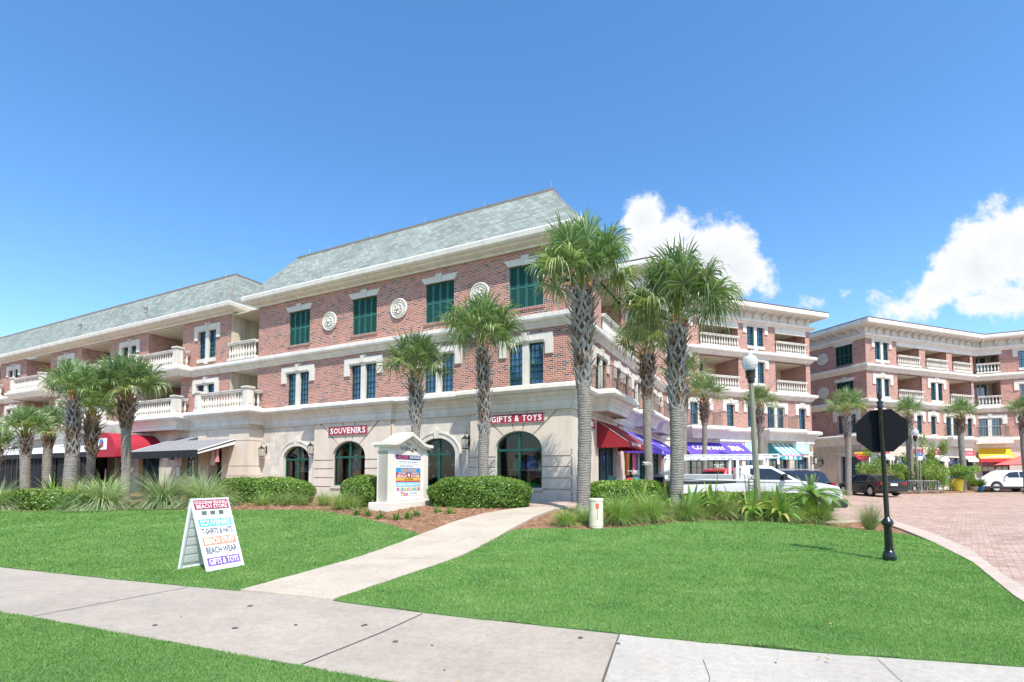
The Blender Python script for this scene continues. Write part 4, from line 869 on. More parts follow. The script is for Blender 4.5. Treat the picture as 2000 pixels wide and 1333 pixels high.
# ================================================================ left range
R2 = thing('brick_building', 'long red brick range at left with pale stone balconies and grey slate mansard', 'building', TR(-15, 28))
B2 = [(-24.3, -19.86), (-32.2, -27.84), (-40.25, -35.9), (-48.45, -44.0), (-56.6, -52.1)]
for i, (a, b) in enumerate(B2):
    c = (a+b)/2+.12; op = [window(R2, FF, 'double', c, 5.04, 6.66), window(R2, FF, 'double', c, 8.15, 9.75)]
    wall(R2, FF, a, b, 4.6, 10.5, op, M_brick, dep=.14)
gaps = [(B2[i+1][1], B2[i][0]) for i in range(4)]
for a, b in gaps:
    for z0, z1 in ((4.95, 7.25), (7.7, 10.35)): recess(R2, FF, a, b, z0, z1, 2.6, door=(a+1.4, b-.4))
    for z in (4.95, 7.72):
        pts_ = W2(FF, [(a+.12, .12), (a+.12, .72), (b+.82, .72), (b+.82, .12)]); balustrade(R2, pts_, z, piers=(1, 2), n=7)
for z0, z1 in ((4.95, 7.25), (7.7, 10.35)): recess(R2, FF, -19.86, UL, z0, z1, 2.2, left=M_stucco, right=M_stucco)
balustrade(R2, W2(FF, [(-19.86, .12), (UL, .12)]), 7.74, n=8)
balustrade(R2, W2(FF, [(-21.2, .10), (-21.2, .78), (-17.25, .78), (-17.25, .05)]), 4.97, piers=(1, 2))
mb = MB()
path2 = []
for a, b in gaps[::-1]: path2 += [(a-.1, 0), (a-.1, .75), (b+1.02, .75), (b+1.02, 0)]
pu = [(-57, 0)]+path2+[(-21.88, 0)]
mb.sweep(W2(FF, pu), prof(P_BAND, Z2), cap=False); mb.build('upper_band', M_corn, R2, Matrix.Identity(4))
mb = MB(); mb.sweep(W2(FF, [(-57, 0)]+path2+[(-21.4, 0), (-21.4, .85), (-16.9, .85), (-16.9, 0)]), prof(P_LOW, Z1), cap=False); mb.build('lower_cornice', M_corn, R2, Matrix.Identity(4))
mb = MB()
for a, b in gaps:
    for z in (Z1, Z2): mb = MB(); mb.slab(W2(FF, [(a-.1, -.1), (b+1.04, -.1), (b+1.04, .9), (a-.1, .9)]), z+.14, z+.23); mb.slab(W2(FF, [(a-.05, -2.6), (b+1.0, -2.6), (b+1.0, .77), (a-.05, .77)]), z-.28, z-.22); mb.build('balcony_slab', M_corn, R2, Matrix.Identity(4))
mb = MB(); mb.slab(W2(FF, [(-21.4, -.1), (-16.9, -.1), (-16.9, 1.1), (-21.4, 1.1)]), Z1+.14, Z1+.23); mb.slab(W2(FF, [(-19.86, -2.2), (UL, -2.2), (UL, .2), (-19.86, .2)]), Z2+.14, Z2+.22); mb.slab(W2(FF, [(-19.86, -2.2), (UL, -2.2), (UL, .05), (-19.86, .05)]), Z2-.28, Z2-.22)
mb.build('balcony_slab', M_corn, R2, Matrix.Identity(4))
mb = MB(); mb.sweep(W2(FF, [(-57.5, 0), (-19.9, 0), (-19.9, -4)]), prof(P_EAVE, 10.42)); mb.build('eave_cornice', M_corn, R2, Matrix.Identity(4))
mb = MB(); mb.slab(W2(FF, [(-57, -3), (UL, -3), (UL, -.02), (-57, -.02)]), 10.34, 10.40); mb.build('eave_soffit', M_soffit, R2, Matrix.Identity(4))
A = [FF.w(-57, 10.8, .60), FF.w(-19.3, 10.8, .60), FF.w(-19.3, 10.8, -8), FF.w(-57, 13.22, -1.0), FF.w(-21.1, 13.22, -1.0), FF.w(-21.1, 13.22, -9)]
mb = MB(); P = [rid @ p for p in A]; mb.add(P, [(0, 1, 4, 3), (1, 2, 5, 4)]); me = mb.mesh('mansard_roof', M_roof); slope_uv(me); roof = inst('mansard_roof', me, R2, FF.M)
mb = MB(); mb.sweep([(p.x, p.y) for p in A[3:]], [(-.12, 13.18), (.05, 13.16), (.07, 13.26), (-.12, 13.30)]); mb.tube(A[1], A[4], .035, .035, 6); mb.build('ridge_flashing', M_cap, roof, Matrix.Identity(4))
mb = MB(); mb.slab([(p.x, p.y) for p in (A[3], A[4], A[5], FF.w(-57, 0, -9))], 13.05, 13.2); mb.build('roof_deck', M_cap, roof, Matrix.Identity(4))
mb = MB()
for u in (-22, -26.5, -31.5, -36.5): p = FF.w(u, 13.25, -1.0); mb.tube(p, p+Vector((0, 0, .34)), .012, .008, 5)
mb.build('lightning_rod', M_alu, roof, Matrix.Identity(4))
mb = MB()
for u in (-28.2, -36.2): p = FF.w(u, 11.9, 0.05); mb.lathe([(.10, 0), (.12, .14), (.03, .2)], tuple(p), 8)
mb.build('roof_vent', M_cap, roof, Matrix.Identity(4))
# restaurant front
gl = [(-24.0, -22.6, 1.3, 3.2), (-22.0, -21.0, .35, 3.3, .5)]
for a, b in ((-31, -29.2), (-34, -32), (-37.5, -35), (-41.5, -38.5), (-45.5, -42.5), (-50, -47)): gl.append((a, b, .35, 3.3))
gl.append((-28.4, -26.2, .35, 3.3))
wall(R2, FF, -57, -17.6, 0, 4.4, [g for g in gl], M_block, 'stone_wall', dep=.35, rv=M_stone)
for g in gl: shopfront(R2, FF, g[0], g[1], g[2], g[3], 2 if g[1]-g[0] > 1.2 else 1, m=M_metal if g[0] < -25 else M_cream, y=.30)
mb = MB(); u0, u1, o_ = -21.2, -17.1, .78
wall(R2, FF, u0, u1, 0, 4.4, [(-20.3, -19.2, .35, 3.2, .5)], M_stone, 'bay_wall', y=-o_, dep=.5)
q = MB(); q.quad((u0, 0, 0), (u0, -o_, 0), (u0, -o_, 4.4), (u0, 0, 4.4)); q.quad((u1, 0, 0), (u1, -o_, 0), (u1, -o_, 4.4), (u1, 0, 4.4))
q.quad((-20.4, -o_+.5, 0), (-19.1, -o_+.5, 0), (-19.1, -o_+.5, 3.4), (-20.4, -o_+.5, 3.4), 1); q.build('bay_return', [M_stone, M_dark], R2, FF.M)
mb = MB()
for a, b in zip([.0, 1.0, 1.5, 2.0, 3.3], [1.0, 1.5, 2.0, 3.3, 3.9]):
    mb.box(-18.6, u1+.04, -o_-.045, -o_, a+.018, b-.018); mb.box(u1, u1+.04, -o_, 0, a+.018, b-.018); mb.box(u0, -20.5, -o_-.045, -o_, a+.018, b-.018)
mb.build('rusticated_blocks', M_stone, R2, FF.M)
mb = MB(); mb.sweep(W2(FF, [(-21.2, 0), (-21.2, .78), (-17.1, .78), (-17.1, 0)]), [(0, 3.98), (.07, 3.99), (.07, 4.13), (.035, 4.15), (.035, 4.22), (0, 4.24)], cap=False); mb.build('string_course', M_trim, R2, Matrix.Identity(4))
def canopy(label, u0, u1, z1, z0, out, front, m, vm, back=0, posts=()):
    r = thing('awning', label, 'awning', FF.M @ Matrix.Translation(((u0+u1)/2, -1, z0))); mb = MB(); n = int((u1-u0)/.36)
    for i in range(n):
        a = u0+(u1-u0)*i/n; b = u0+(u1-u0)*(i+1)/n; w = (b-a)*.5
        mb.quad((a, -out, z0), (a+w, -out, z0), (a+w, -back, z1), (a, -back, z1), 0); mb.quad((a+w, -out, z0), (b, -out, z0), (b, -back, z1), (a+w, -back, z1), 1)
    mb.build('canopy', m, r, FF.M)
    v = MB(); v.box(u0, u1, -out-.01, -out+.01, z0-front, z0+.005); 
    v.build('valance', vm, r, FF.M)
    for u in (u0, u1):
        e = MB(); e.add([(u, -out, z0+.01), (u, -back, z1+.01), (u, -back, z1-.34), (u, -out, z0-.2)], [(0, 1, 2, 3)])
        e.add([(u+.004, -out, z0-.06), (u+.004, -back, z1-.08), (u+.004, -back, z1-.16), (u+.004, -out, z0-.12)], [(0, 1, 2, 3)], 1)
        e.build('side_panel', [M_awwhite, M_awblk], r, FF.M)
    p = MB()
    for u in posts: p.box(u-.05, u+.05, -out+.02, -out+.12, .3, z0-.02)
    p.build('post', M_metal, r, FF.M)
    f = MB()
    for i in range(int((u1-u0)/1.2)): u = u0+.6+i*1.2; f.tube((u, -back, z1-.1), (u, -out, z0-.08), .02, n=5)
    f.build('frame', M_metal, r, FF.M)
g1 = col('grey_canvas', (.42, .42, .43), .6); g2 = col('dark_grey_canvas', (.07, .07, .08), .6); g3 = col('pale_canvas', (.62, .62, .64), .6); g4 = col('pale_canvas_stripe', (.45, .45, .48), .6)  # two canvas tones per awning, laid as alternating stripes
canopy('black and grey striped awning over the restaurant terrace, nearest the corner building', -24.2, -18.1, 3.72, 2.75, 2.75, .36, [g1, g2], M_awblk, 0.8*0, (-24.0, -18.25))
canopy('long pale awning over the restaurant front at far left', -47, -29.0, 3.7, 2.9, 2.4, .3, [g3, g4], M_awblk, 0, (-46, -42, -38, -34, -30))
# plastic blinds under the far awning, blackened to put its shade into their colour
mb = MB()
for i, u in enumerate(np.arange(-46, -29.5, 1.0)):
    for k in range(6): a = u+k*.16; mb.quad((a, -2.25+.05*sin(k*2+i), .5), (a+.16, -2.25+.05*sin(k*2+2+i), .5), (a+.16, -2.25+.05*sin(k*2+2+i), 2.7), (a, -2.25+.05*sin(k*2+i), 2.7))
tag(mb.build('terrace_blind', plain('shade_darkened_vinyl', (.008, .010, .014), .85, .3, spec=.0), None, FF.M), 'clear vinyl blinds, darkened for shade, hanging under the long pale awning', 'blind')
# red barrel canopy
def barrel():
    u0, u1, zb, zt, out = -28.5, -25.9, 2.78, 3.95, 2.5; M = FF.M
    r = thing('entrance_canopy', 'rounded red canvas entrance canopy with a white panel on its face', 'awning', FF.M @ Matrix.Translation((-27.2, -1.2, 2.78)))
    mb = MB(); n = 14; c = (u0+u1)/2; hw = (u1-u0)/2; P = [(c-hw*cos(pi*i/n), zb+(zt-zb)*sin(pi*i/n)) for i in range(n+1)]
    for p, q in zip(P[:-1], P[1:]): mb.quad((p[0], 0, p[1]), (q[0], 0, q[1]), (q[0], -out, q[1]), (p[0], -out, p[1]))
    mb.add([(a, -out, b) for a, b in P]+[(u1, -out, zb-.22), (u0, -out, zb-.22)], [tuple(range(n+3))])
    for u in (u0, u1): mb.quad((u, 0, zb), (u, -out, zb), (u, -out, zb-.2), (u, 0, zb-.2))
    mb.build('canopy', M_awred2, r, M, True)
    q = MB(); q.box(c-.62, c+.42, -out-.02, -out-.005, 2.98, 3.62); pn = q.build('panel', M_awwhite, r, M)
    q = MB(); q.lathe([(.20, 0), (.2, .01)], n=14); q.build('emblem', col('emblem_blue', (.08, .16, .42)), pn, M @ Matrix.Translation((c-.1, -out-.03, 3.38)) @ Matrix.Rotation(pi/2, 4, 'X') @ Matrix.Scale(1.0, 4))
    q = MB(); q.box(-.2, .2, 0, .01, -.2, .0); q.build('emblem', col('emblem_red', (.5, .08, .1)), pn, M @ Matrix.Translation((c-.1, -out-.045, 3.34)))
    f = MB()
    for u in (u0+.06, u1-.06): f.tube((u, -out+.08, .3), (u, -out+.08, zb), .03)
    f.build('post', M_metal, r, M)
M_awred2 = col('bright_red_canvas', (.36, .015, .035), .7)
barrel()
for i, (u, lab) in enumerate(((-22.3, 'wall lantern right of the restaurant window under the striped awning'), (-24.35, 'wall lantern left of the restaurant window under the striped awning'))): lantern(lab, FF, u, 2.95, s=1.25)
sign('small dark framed menu board on the restaurant wall', 'menu board', FF, -24.2, 1.75, .42, .55, M_awwhite, [], .03, M_metal, 'menu_board')
def bulbs():
    P = [FF.w(u, 2.62-.12*sin(pi*((u+24.2) % 1.5)/1.5), 2.55) for u in np.arange(-24.2, -18.1, .25)]; r = thing('string_light', 'string of small bulbs hung along the front of the striped awning', 'string light', FF.M @ Matrix.Translation((-21, -2.5, 2.5)))
    mb = MB(); mb.path(P, .008, 4); mb.build('cable', M_metal, r, Matrix.Identity(4))
    for p in P[1::3]: q = MB(); q.lathe([(.015, 0), (.03, -.05), (.035, -.09), (.01, -.12)], tuple(p), 7); q.build('bulb', M_white, r, Matrix.Identity(4), True)
bulbs()
for a, b in gaps[:2]:
    for z in (6.4, 9.2): q = Fr((FF.w(a, 0, -1.0).x, FF.w(a, 0, -1.0).y), -27+90); lantern('wall lantern inside the %s %s balcony of the left range' % ('right-hand' if a > -30 else 'left-hand', 'lower' if z < 7 else 'upper'), q, 0, z, s=1.3)
for i, (u0_, h_) in enumerate(((-18.7, .95), (-18.35, .8))):
    q = MB(); q.lathe([(.13, -h_), (.07, -h_*.5), (.09, -.1), (.02, 0)], n=8); tag(q.build('folded_umbrella', col('pale_red_cloth' if i else 'pale_grey_cloth', (.5, .2, .2) if i else (.55, .45, .42)), None, FF.M @ Matrix.Translation((u0_, -1.6, 3.0)), True), 'folded %s cloth hanging at the right end of the striped awning' % ('reddish' if i else 'pale grey'), 'cloth')
# ================================================================ four storey ranges round the plaza
def flat_cornice(root, path, z=12.5, ov=.95, caps=True, wall_top=12.62, dent=.82):
    I4 = Matrix.Identity(4)
    mb = MB(); mb.sweep(path, [(0, z+.05), (.12, z+.06), (.16, z+.16), (.30, z+.20), (.33, z+.36), (.0, z+.42)], cap=caps); mb.build('frieze_band', M_corn, root, I4)
    mb = MB(); mb.sweep(path, [(0, z+.38), (.02, z+.85), (.06, z+.92), (ov-.12, z+.98), (ov-.10, z+1.0), (ov-.02, z+1.02), (ov, z+1.12), (ov, z+1.30), (ov-.06, z+1.36), (0, z+1.40)], cap=caps); mb.build('cornice', M_corn, root, I4)
    mb = MB(); mb.sweep(path, [(ov-.5, z+1.40), (ov-.02, z+1.37), (ov+.01, z+1.41), (ov-.5, z+1.44)], cap=caps); mb.build('roof_edge', M_cap, root, I4)
    for a, b in zip(path[:-1], path[1:]):
        a = Vector(a); b = Vector(b); d = b-a; Ln = d.length; d.normalize(); n = Vector((d.y, -d.x)); k = max(1, int(Ln/dent)); br = MB()
        for i in range(k):
            c = a+d*(Ln*(i+.5)/k); br.T = Matrix.Translation((c.x, c.y, z)) @ Matrix.Rotation(atan2(d.y, d.x), 4, 'Z')
            P = [(0, .45), (-.10, .55), (-.22, .78), (-.60, .90), (-.64, .975), (0, .975)]; br.add([(-.06, y, zz) for y, zz in P]+[(.06, y, zz) for y, zz in P], [tuple(range(6)), tuple(range(11, 5, -1))]+[(j, j+6, (j+1) % 6+6, (j+1) % 6) for j in range(6)])
        br.build('cornice_bracket', M_corn, root, I4)
def roofslab(root, pts, z=13.8): mb = MB(); mb.slab(pts, z, z+.06); mb.build('roof_deck', M_cap, root, Matrix.Identity(4))
def railing(root, fr, u0, u1, z, out=.75, H=.95):
    mb = MB(); P = [Vector((u0, -.02, z)), Vector((u0, -out, z)), Vector((u1, -out, z)), Vector((u1, -.02, z))]
    for h in (.06, H): mb.path([p+Vector((0, 0, h)) for p in P], .02, 5)
    for p, q in zip(P[:-1], P[1:]):
        k = max(2, int((q-p).length/.13))
        for i in range(k+1): c = p+(q-p)*i/k; mb.tube(c+Vector((0, 0, .06)), c+Vector((0, 0, H)), .012, n=4, cap=False)
    mb.build('balcony_railing', M_rail, root, fr.M)
YB = [0, 0]
R3 = thing('brick_building', 'four storey brick range with purple awning and teal striped awning at its shops', 'building', Matrix.Translation(FB.w(7)))
UB = 13.4
ops = []
for k, u in (('double', 3.0), ('single', 5.68), ('single', 7.55), ('double', 9.85), ('single', 12.45), ('single', 1.0)): ops.append(window(R3, FB, k, u, 5.08, 6.62))
for k, u in (('double', 8.1), ('double', 1.35)): ops.append(window(R3, FB, k, u, 8.3, 9.85)); ops.append(window(R3, FB, k, u, 11.0, 12.4))
rec = [(3.1, 6.5), (9.95, 12.95)]
for a, b in rec:
    for z0, z1 in ((7.72, 10.0), (10.62, 12.45)): ops.append((a, b, z0, z1)); recess(R3, FB, a, b, z0, z1, 2.3, door=(a+.9, a+2.2)); balustrade(R3, W2(FB, [(a, .06), (b, .06)]), z0+.02, n=6, H=.9)
wall(R3, FB, 0, UB, 4.6, 13.0, ops, M_brick, dep=.14)
for a, b in rec: mb = MB(); mb.box(a-.02, b+.02, -.06, .1, 12.15, 12.56); mb.build('lintel_beam', M_corn, R3, FB.M)
mb = MB(); mb.quad((0, 0, 0), (9, 0, 0), (9, 0, 13), (0, 0, 13)); mb.build('end_wall', M_brick, R3, Matrix.Translation(FB.w(UB)) @ Matrix.Rotation(FB.r+pi/2, 4, 'Z'))
wall(R3, FB, 0, UB, 0, 4.5, [(1.4, 6.3, .4, 3.2), (6.9, 8.3, .4, 3.1), (9.2, 10.9, .4, 3.1), (11.5, 12.9, 1.0, 3.0)], M_stone, 'stone_wall', y=-.05, dep=.4)
shopfront(R3, FB, 1.4, 6.3, .4, 3.2, 5, trans=2.7); shopfront(R3, FB, 6.9, 8.3, .4, 3.1, 2); shopfront(R3, FB, 9.2, 10.9, .4, 3.1, 2); shopfront(R3, FB, 11.5, 12.9, 1.0, 3.0, 2)
jb = [(1.9, 4.2), (8.5, 11.2)]
pl = [(0, .05)]
for a, b in jb: pl += [(a, .05), (a, .7), (b, .7), (b, .05)]
mb = MB(); mb.sweep(W2(FB, pl+[(UB+.05, .05), (UB+.05, -5)]), prof(P_LOW, Z1), cap=False); mb.build('lower_cornice', M_corn, R3, Matrix.Identity(4))
mb = MB()
for a, b in jb: mb.box(a-.3, b+.3, -1.05, .1, Z1+.16, Z1+.24); mb.box(a, b, -.7, .1, Z1-.5, Z1-.4); railing(R3, FB, a, b, Z1+.24, .85)
mb.build('balcony_slab', M_corn, R3, FB.M)
for z, nm in ((Z2, 'lower_band'), (10.4, 'upper_band')): mb = MB(); mb.sweep(W2(FB, [(0, 0), (UB, 0), (UB, -5)]), prof(P_BAND, z, 1.15), cap=False); mb.build(nm, M_corn, R3, Matrix.Identity(4))
mb = MB(); mb.sweep(W2(FB, [(0, .05), (UB+.03, .05), (UB+.03, -4)]), [(0, 3.98), (.07, 3.99), (.07, 4.13), (0, 4.2)], cap=False); mb.build('string_course', M_trim, R3, Matrix.Identity(4))
e = FW.w(WE)
flat_cornice(R3, [(e.x-8*cos(FF.r), e.y-8*sin(FF.r)), (e.x, e.y)]+W2(FB, [(0, 0), (UB, 0), (UB, -8)]))
roofslab(R3, [(e.x-8*cos(FF.r), e.y-8*sin(FF.r)), (e.x, e.y)]+W2(FB, [(0, 0), (UB, 0), (UB, -8), (-4, -10)]))
awning('purple awning with white COMPANY 30A lettering facing the plaza', FB, 1.3, 6.6, 3.88, 2.98, 1.2, .34, M_awpur, back=.05, lines=[('COMPANY', 3.3, .4, .52, 2.7, M_letter, .01), ('30A', 5.6, .4, .6, 1.1, M_letter, .035)])
awning('teal and white striped awning with pink band, right of the lamp post', FB, 9.05, 11.05, 4.0, 3.1, 1.15, .36, [M_awteal, M_awwhite], stripes=9, back=.05)
mb = MB(); mb.box(9.1, 11.0, -1.225, -1.215, 3.0, 3.14); tag(mb.build('awning_band', M_awpink, None, FB.M), 'pink band along the edge of the striped awning', 'band')
M_sblue = col('pale_blue_board', (.42, .66, .74))
sign('pale blue shop sign with faint script right of the striped awning', 'sign', FB, 12.15, 3.62, 1.6, .72, M_sblue, [('Celeste', 0, 0, .3, .8, M_awwhite)], .07, M_white)
sign('pale blue shop sign left of the striped awning, beside the lamp post', 'sign', FB, 7.6, 3.62, 1.5, .72, M_sblue, [('Celeste', .2, 0, .3, .8, M_awwhite)], .07, M_white)
sign('small brown plaque at the right end of the middle range', 'plaque', FB, 13.1, 3.7, .38, .36, col('brown_board', (.35, .22, .13)), [], .07, name='wall_plaque')
lantern('wall lantern at the right end of the middle range, beside the brown plaque', FB, 13.15, 2.95, .05, 1.1)

R4 = thing('brick_building', 'four storey red brick building at far right behind the parked cars', 'building', Matrix.Translation(FE.w(7)))
# shaded end
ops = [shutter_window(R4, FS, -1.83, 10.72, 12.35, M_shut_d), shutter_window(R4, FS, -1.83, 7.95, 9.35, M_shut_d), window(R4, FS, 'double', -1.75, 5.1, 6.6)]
wall(R4, FS, -9, 0, 4.6, 13.0, ops, M_brick, dep=.14)
for z in (11.6, 8.72): medallion(R4, FS, -3.74, z, .5)
medallion(R4, FS, -6.4, 11.6, .5)
wall(R4, FS, -9, 0, 0, 4.5, [(-2.35, -.6, .45, 3.2)], M_stucco, 'stone_wall', y=-.04, dep=.3)
shopfront(R4, FS, -2.35, -.6, .45, 3.2, 2, trans=2.65, y=.2)
mb = MB(); 
for x0, x1, c, d in ((-2.5, -2.35, .45, 3.35), (-.6, -.45, .45, 3.35), (-2.5, -.45, 3.22, 3.42)): mb.box(x0, x1, -.09, -.04, c, d)
mb.box(-2.65, -.3, -.16, -.04, 3.42, 3.52); mb.build('door_surround', M_trim, R4, FS.M)
# front
UE = 13.7
ops = []
for k, u in (('double', 1.8), ('single', 4.9), ('single', 6.0), ('single', 7.72), ('double', 10.12), ('single', 12.5)): ops.append(window(R4, FE, k, u, 5.1, 6.62))
ops += [window(R4, FE, 'double', 1.8, 7.98, 9.4), window(R4, FE, 'double', 8.33, 7.98, 9.46), window(R4, FE, 'double', 1.8, 10.9, 12.35)]
r4 = [(3.53, 6.28), (7.05, 9.75), (10.49, 12.92)]; r3 = [(3.55, 6.51), (9.98, 12.95)]
for a, b in r4: ops.append((a, b, 10.58, 12.3)); recess(R4, FE, a, b, 10.58, 12.3, 2.2, door=(a+.5, a+1.9)); balustrade(R4, W2(FE, [(a, .06), (b, .06)]), 10.6, n=6, H=.86)
for a, b in r3: ops.append((a, b, 7.72, 9.9)); recess(R4, FE, a, b, 7.72, 9.9, 2.2, door=(a+1.3, b-.4)); balustrade(R4, W2(FE, [(a, .06), (b, .06)]), 7.74, n=6, H=.9)
ops += [(13.3, UE, 10.58, 12.3), (13.3, UE, 7.72, 9.9)]
wall(R4, FE, 0, UE, 4.6, 13.0, ops, M_brick, dep=.14)
mb = MB(); mb.box(3.5, UE+.02, -.06, .02, 12.2, 12.56); mb.build('lintel_beam', M_corn, R4, FE.M)
gE = [(.95, 2.2, .9, 3.0), (2.85, 4.2, .45, 3.2), (4.85, 6.2, .9, 3.0), (7.35, 8.85, .9, 3.0), (9.35, 10.8, .45, 3.2), (11.4, 12.75, .9, 3.0)]
wall(R4, FE, 0, UE, 0, 4.5, gE, M_stone, 'stone_wall', y=-.04, dep=.3)
for i, g in enumerate(gE): shopfront(R4, FE, g[0], g[1], g[2], g[3], 2, trans=2.65 if i in (1, 4) else None, y=.15)
mb = MB()
for i in (0, 2, 3, 5): g = gE[i]; mb.add([(g[0]-.06, -.05, 3.38), (g[1]+.06, -.05, 3.38), (g[1]+.06, -.42, 3.02), (g[0]-.06, -.42, 3.02)], [(0, 1, 2, 3)]); mb.quad((g[0]-.06, -.42, 2.86), (g[1]+.06, -.42, 2.86), (g[1]+.06, -.42, 3.02), (g[0]-.06, -.42, 3.02))
mb.build('window_canopy', M_awwhite, R4, FE.M)
# right-hand face
UR = 9
ops = [window(R4, FR, 'double', .75, 5.12, 6.62)]+[window(R4, FR, 'double', 3.6, a, b) for a, b in ((5.12, 6.62), (7.98, 9.46), (10.9, 12.35))]
ops += [(0, 1.6, 10.58, 12.3), (0, 1.6, 7.72, 9.9)]
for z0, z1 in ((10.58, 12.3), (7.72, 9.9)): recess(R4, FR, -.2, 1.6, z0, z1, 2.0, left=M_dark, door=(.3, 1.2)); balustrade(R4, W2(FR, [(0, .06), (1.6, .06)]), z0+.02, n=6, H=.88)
wall(R4, FR, 0, UR, 4.6, 13.0, ops, M_brick, dep=.14)
mb = MB(); mb.box(0.02, 1.75, -.06, .02, 12.2, 12.56); mb.build('lintel_beam', M_corn, R4, FR.M)
wall(R4, FR, 0, UR, 0, 4.5, [(.1, 1.9, .45, 3.05), (3.0, 5.2, .9, 3.0)], M_stone, 'stone_wall', y=-.04, dep=.3)
M_doorred = col('red_door_paint', (.42, .03, .05), .4)
shopfront(R4, FR, .1, 1.9, .45, 3.05, 2, m=M_doorred, y=.1); shopfront(R4, FR, 3.0, 5.2, .9, 3.0, 2, m=M_doorred, y=.15)
railing(R4, FR, -.15, 1.75, Z1+.24, .8); railing(R4, FE, 9.2, 11.05, Z1+.24, .6)
path4 = W2(FS, [(-9, 0)])+W2(FE, [(0, 0), (UE, 0)])+W2(FR, [(UR, 0)])
lowE = W2(FS, [(-9, .04), (0, .04)])[:1]+W2(FE, [(0, .04)])+W2(FE, [(9.0, .04), (9.0, .5), (11.2, .5), (11.2, .04)])+W2(FR, [(-.0, .04)])+W2(FR, [(.0, .04), (UR, .04)])[1:]
mb = MB(); mb.sweep(lowE, prof(P_LOW, Z1), cap=False); mb.build('lower_cornice', M_corn, R4, Matrix.Identity(4))
mb = MB(); mb.box(-.5, 1.95, -1.0, .3, Z1-.3, Z1+.24); mb.build('balcony_slab', M_corn, R4, FR.M)
for z, nm in ((Z2, 'lower_band'), (10.3, 'upper_band')): mb = MB(); mb.sweep(path4, prof(P_BAND, z, 1.15), cap=False); mb.build(nm, M_corn, R4, Matrix.Identity(4))
flat_cornice(R4, path4)
roofslab(R4, path4+[(60, 60), (24, 60)])
for a, b in ((2.6, 0),): pass
M_redbd = col('red_board', (.62, .05, .07)); 
for i, (u, lab) in enumerate(((1.5, 'red shop sign seen beside the stop sign'), (5.5, 'red shop sign above the oleander, left of the far lamp'), (8.1, 'red shop sign right of the far lamp post'), (12.1, 'red shop sign left of the yellow awning, beside a palm trunk'))):
    sign(lab, 'sign', FE, u, 3.62, 1.42, .40, M_redbd, [(('LOCAL', 'ART', 'GIFTS', 'CAFE')[i], 0, 0, .2, .9, col('pale_blue_letters', (.4, .5, .75)))], .06)
awning('yellow awning with LA COCINA lettering and red scalloped edge', FR, -.25, 2.0, 4.05, 3.15, 1.0, .34, M_awyel, back=.04, vmat=col('red_valance', (.6, .05, .06), .8), lines=[('LA COCINA', .9, .8, .22, 1.9, M_letter, .05)])
for u, lab in ((2.5, 'wall lantern left of the first green shop door on the far building'), (6.8, 'wall lantern between the middle red shop signs of the far building')): lantern(lab, FE, u, 2.9, .04, 1.1)
lantern('wall lantern on the shaded end of the far building', FS, -4.0, 2.9, .04, 1.1)
# hanging shield sign at the corner of the far building
Ms = FS.M @ Matrix.Translation((-.15, -.5, 3.3)) @ Matrix.Rotation(radians(45), 4, 'Z')
r = thing('hanging_sign', 'orange and red shield sign hung at the corner of the far building', 'sign', Ms)
mb = MB(); mb.prism([(-.55, -.1), (-.3, -.38), (0, -.48), (.3, -.38), (.55, -.1), (.55, .2), (-.55, .2)], -.02, .02); mb.build('board', M_redbd, r, Ms)
mb = MB(); mb.box(-.55, .55, -.03, -.021, .06, .2); mb.build('board_top', M_awyel, r, Ms); mb = text_mb('COCINA', .13, .8, .02); mb.build('lettering', M_awyel, r, Ms @ Matrix.Translation((0, -.03, -.06)))
mb = MB(); mb.path([(-.6, 0, .36), (.6, 0, .36)], .02); mb.path([(-.4, 0, .36), (-.4, 0, .2)], .01); mb.path([(.4, 0, .36), (.4, 0, .2)], .01); mb.build('bracket', M_metal, r, Ms)
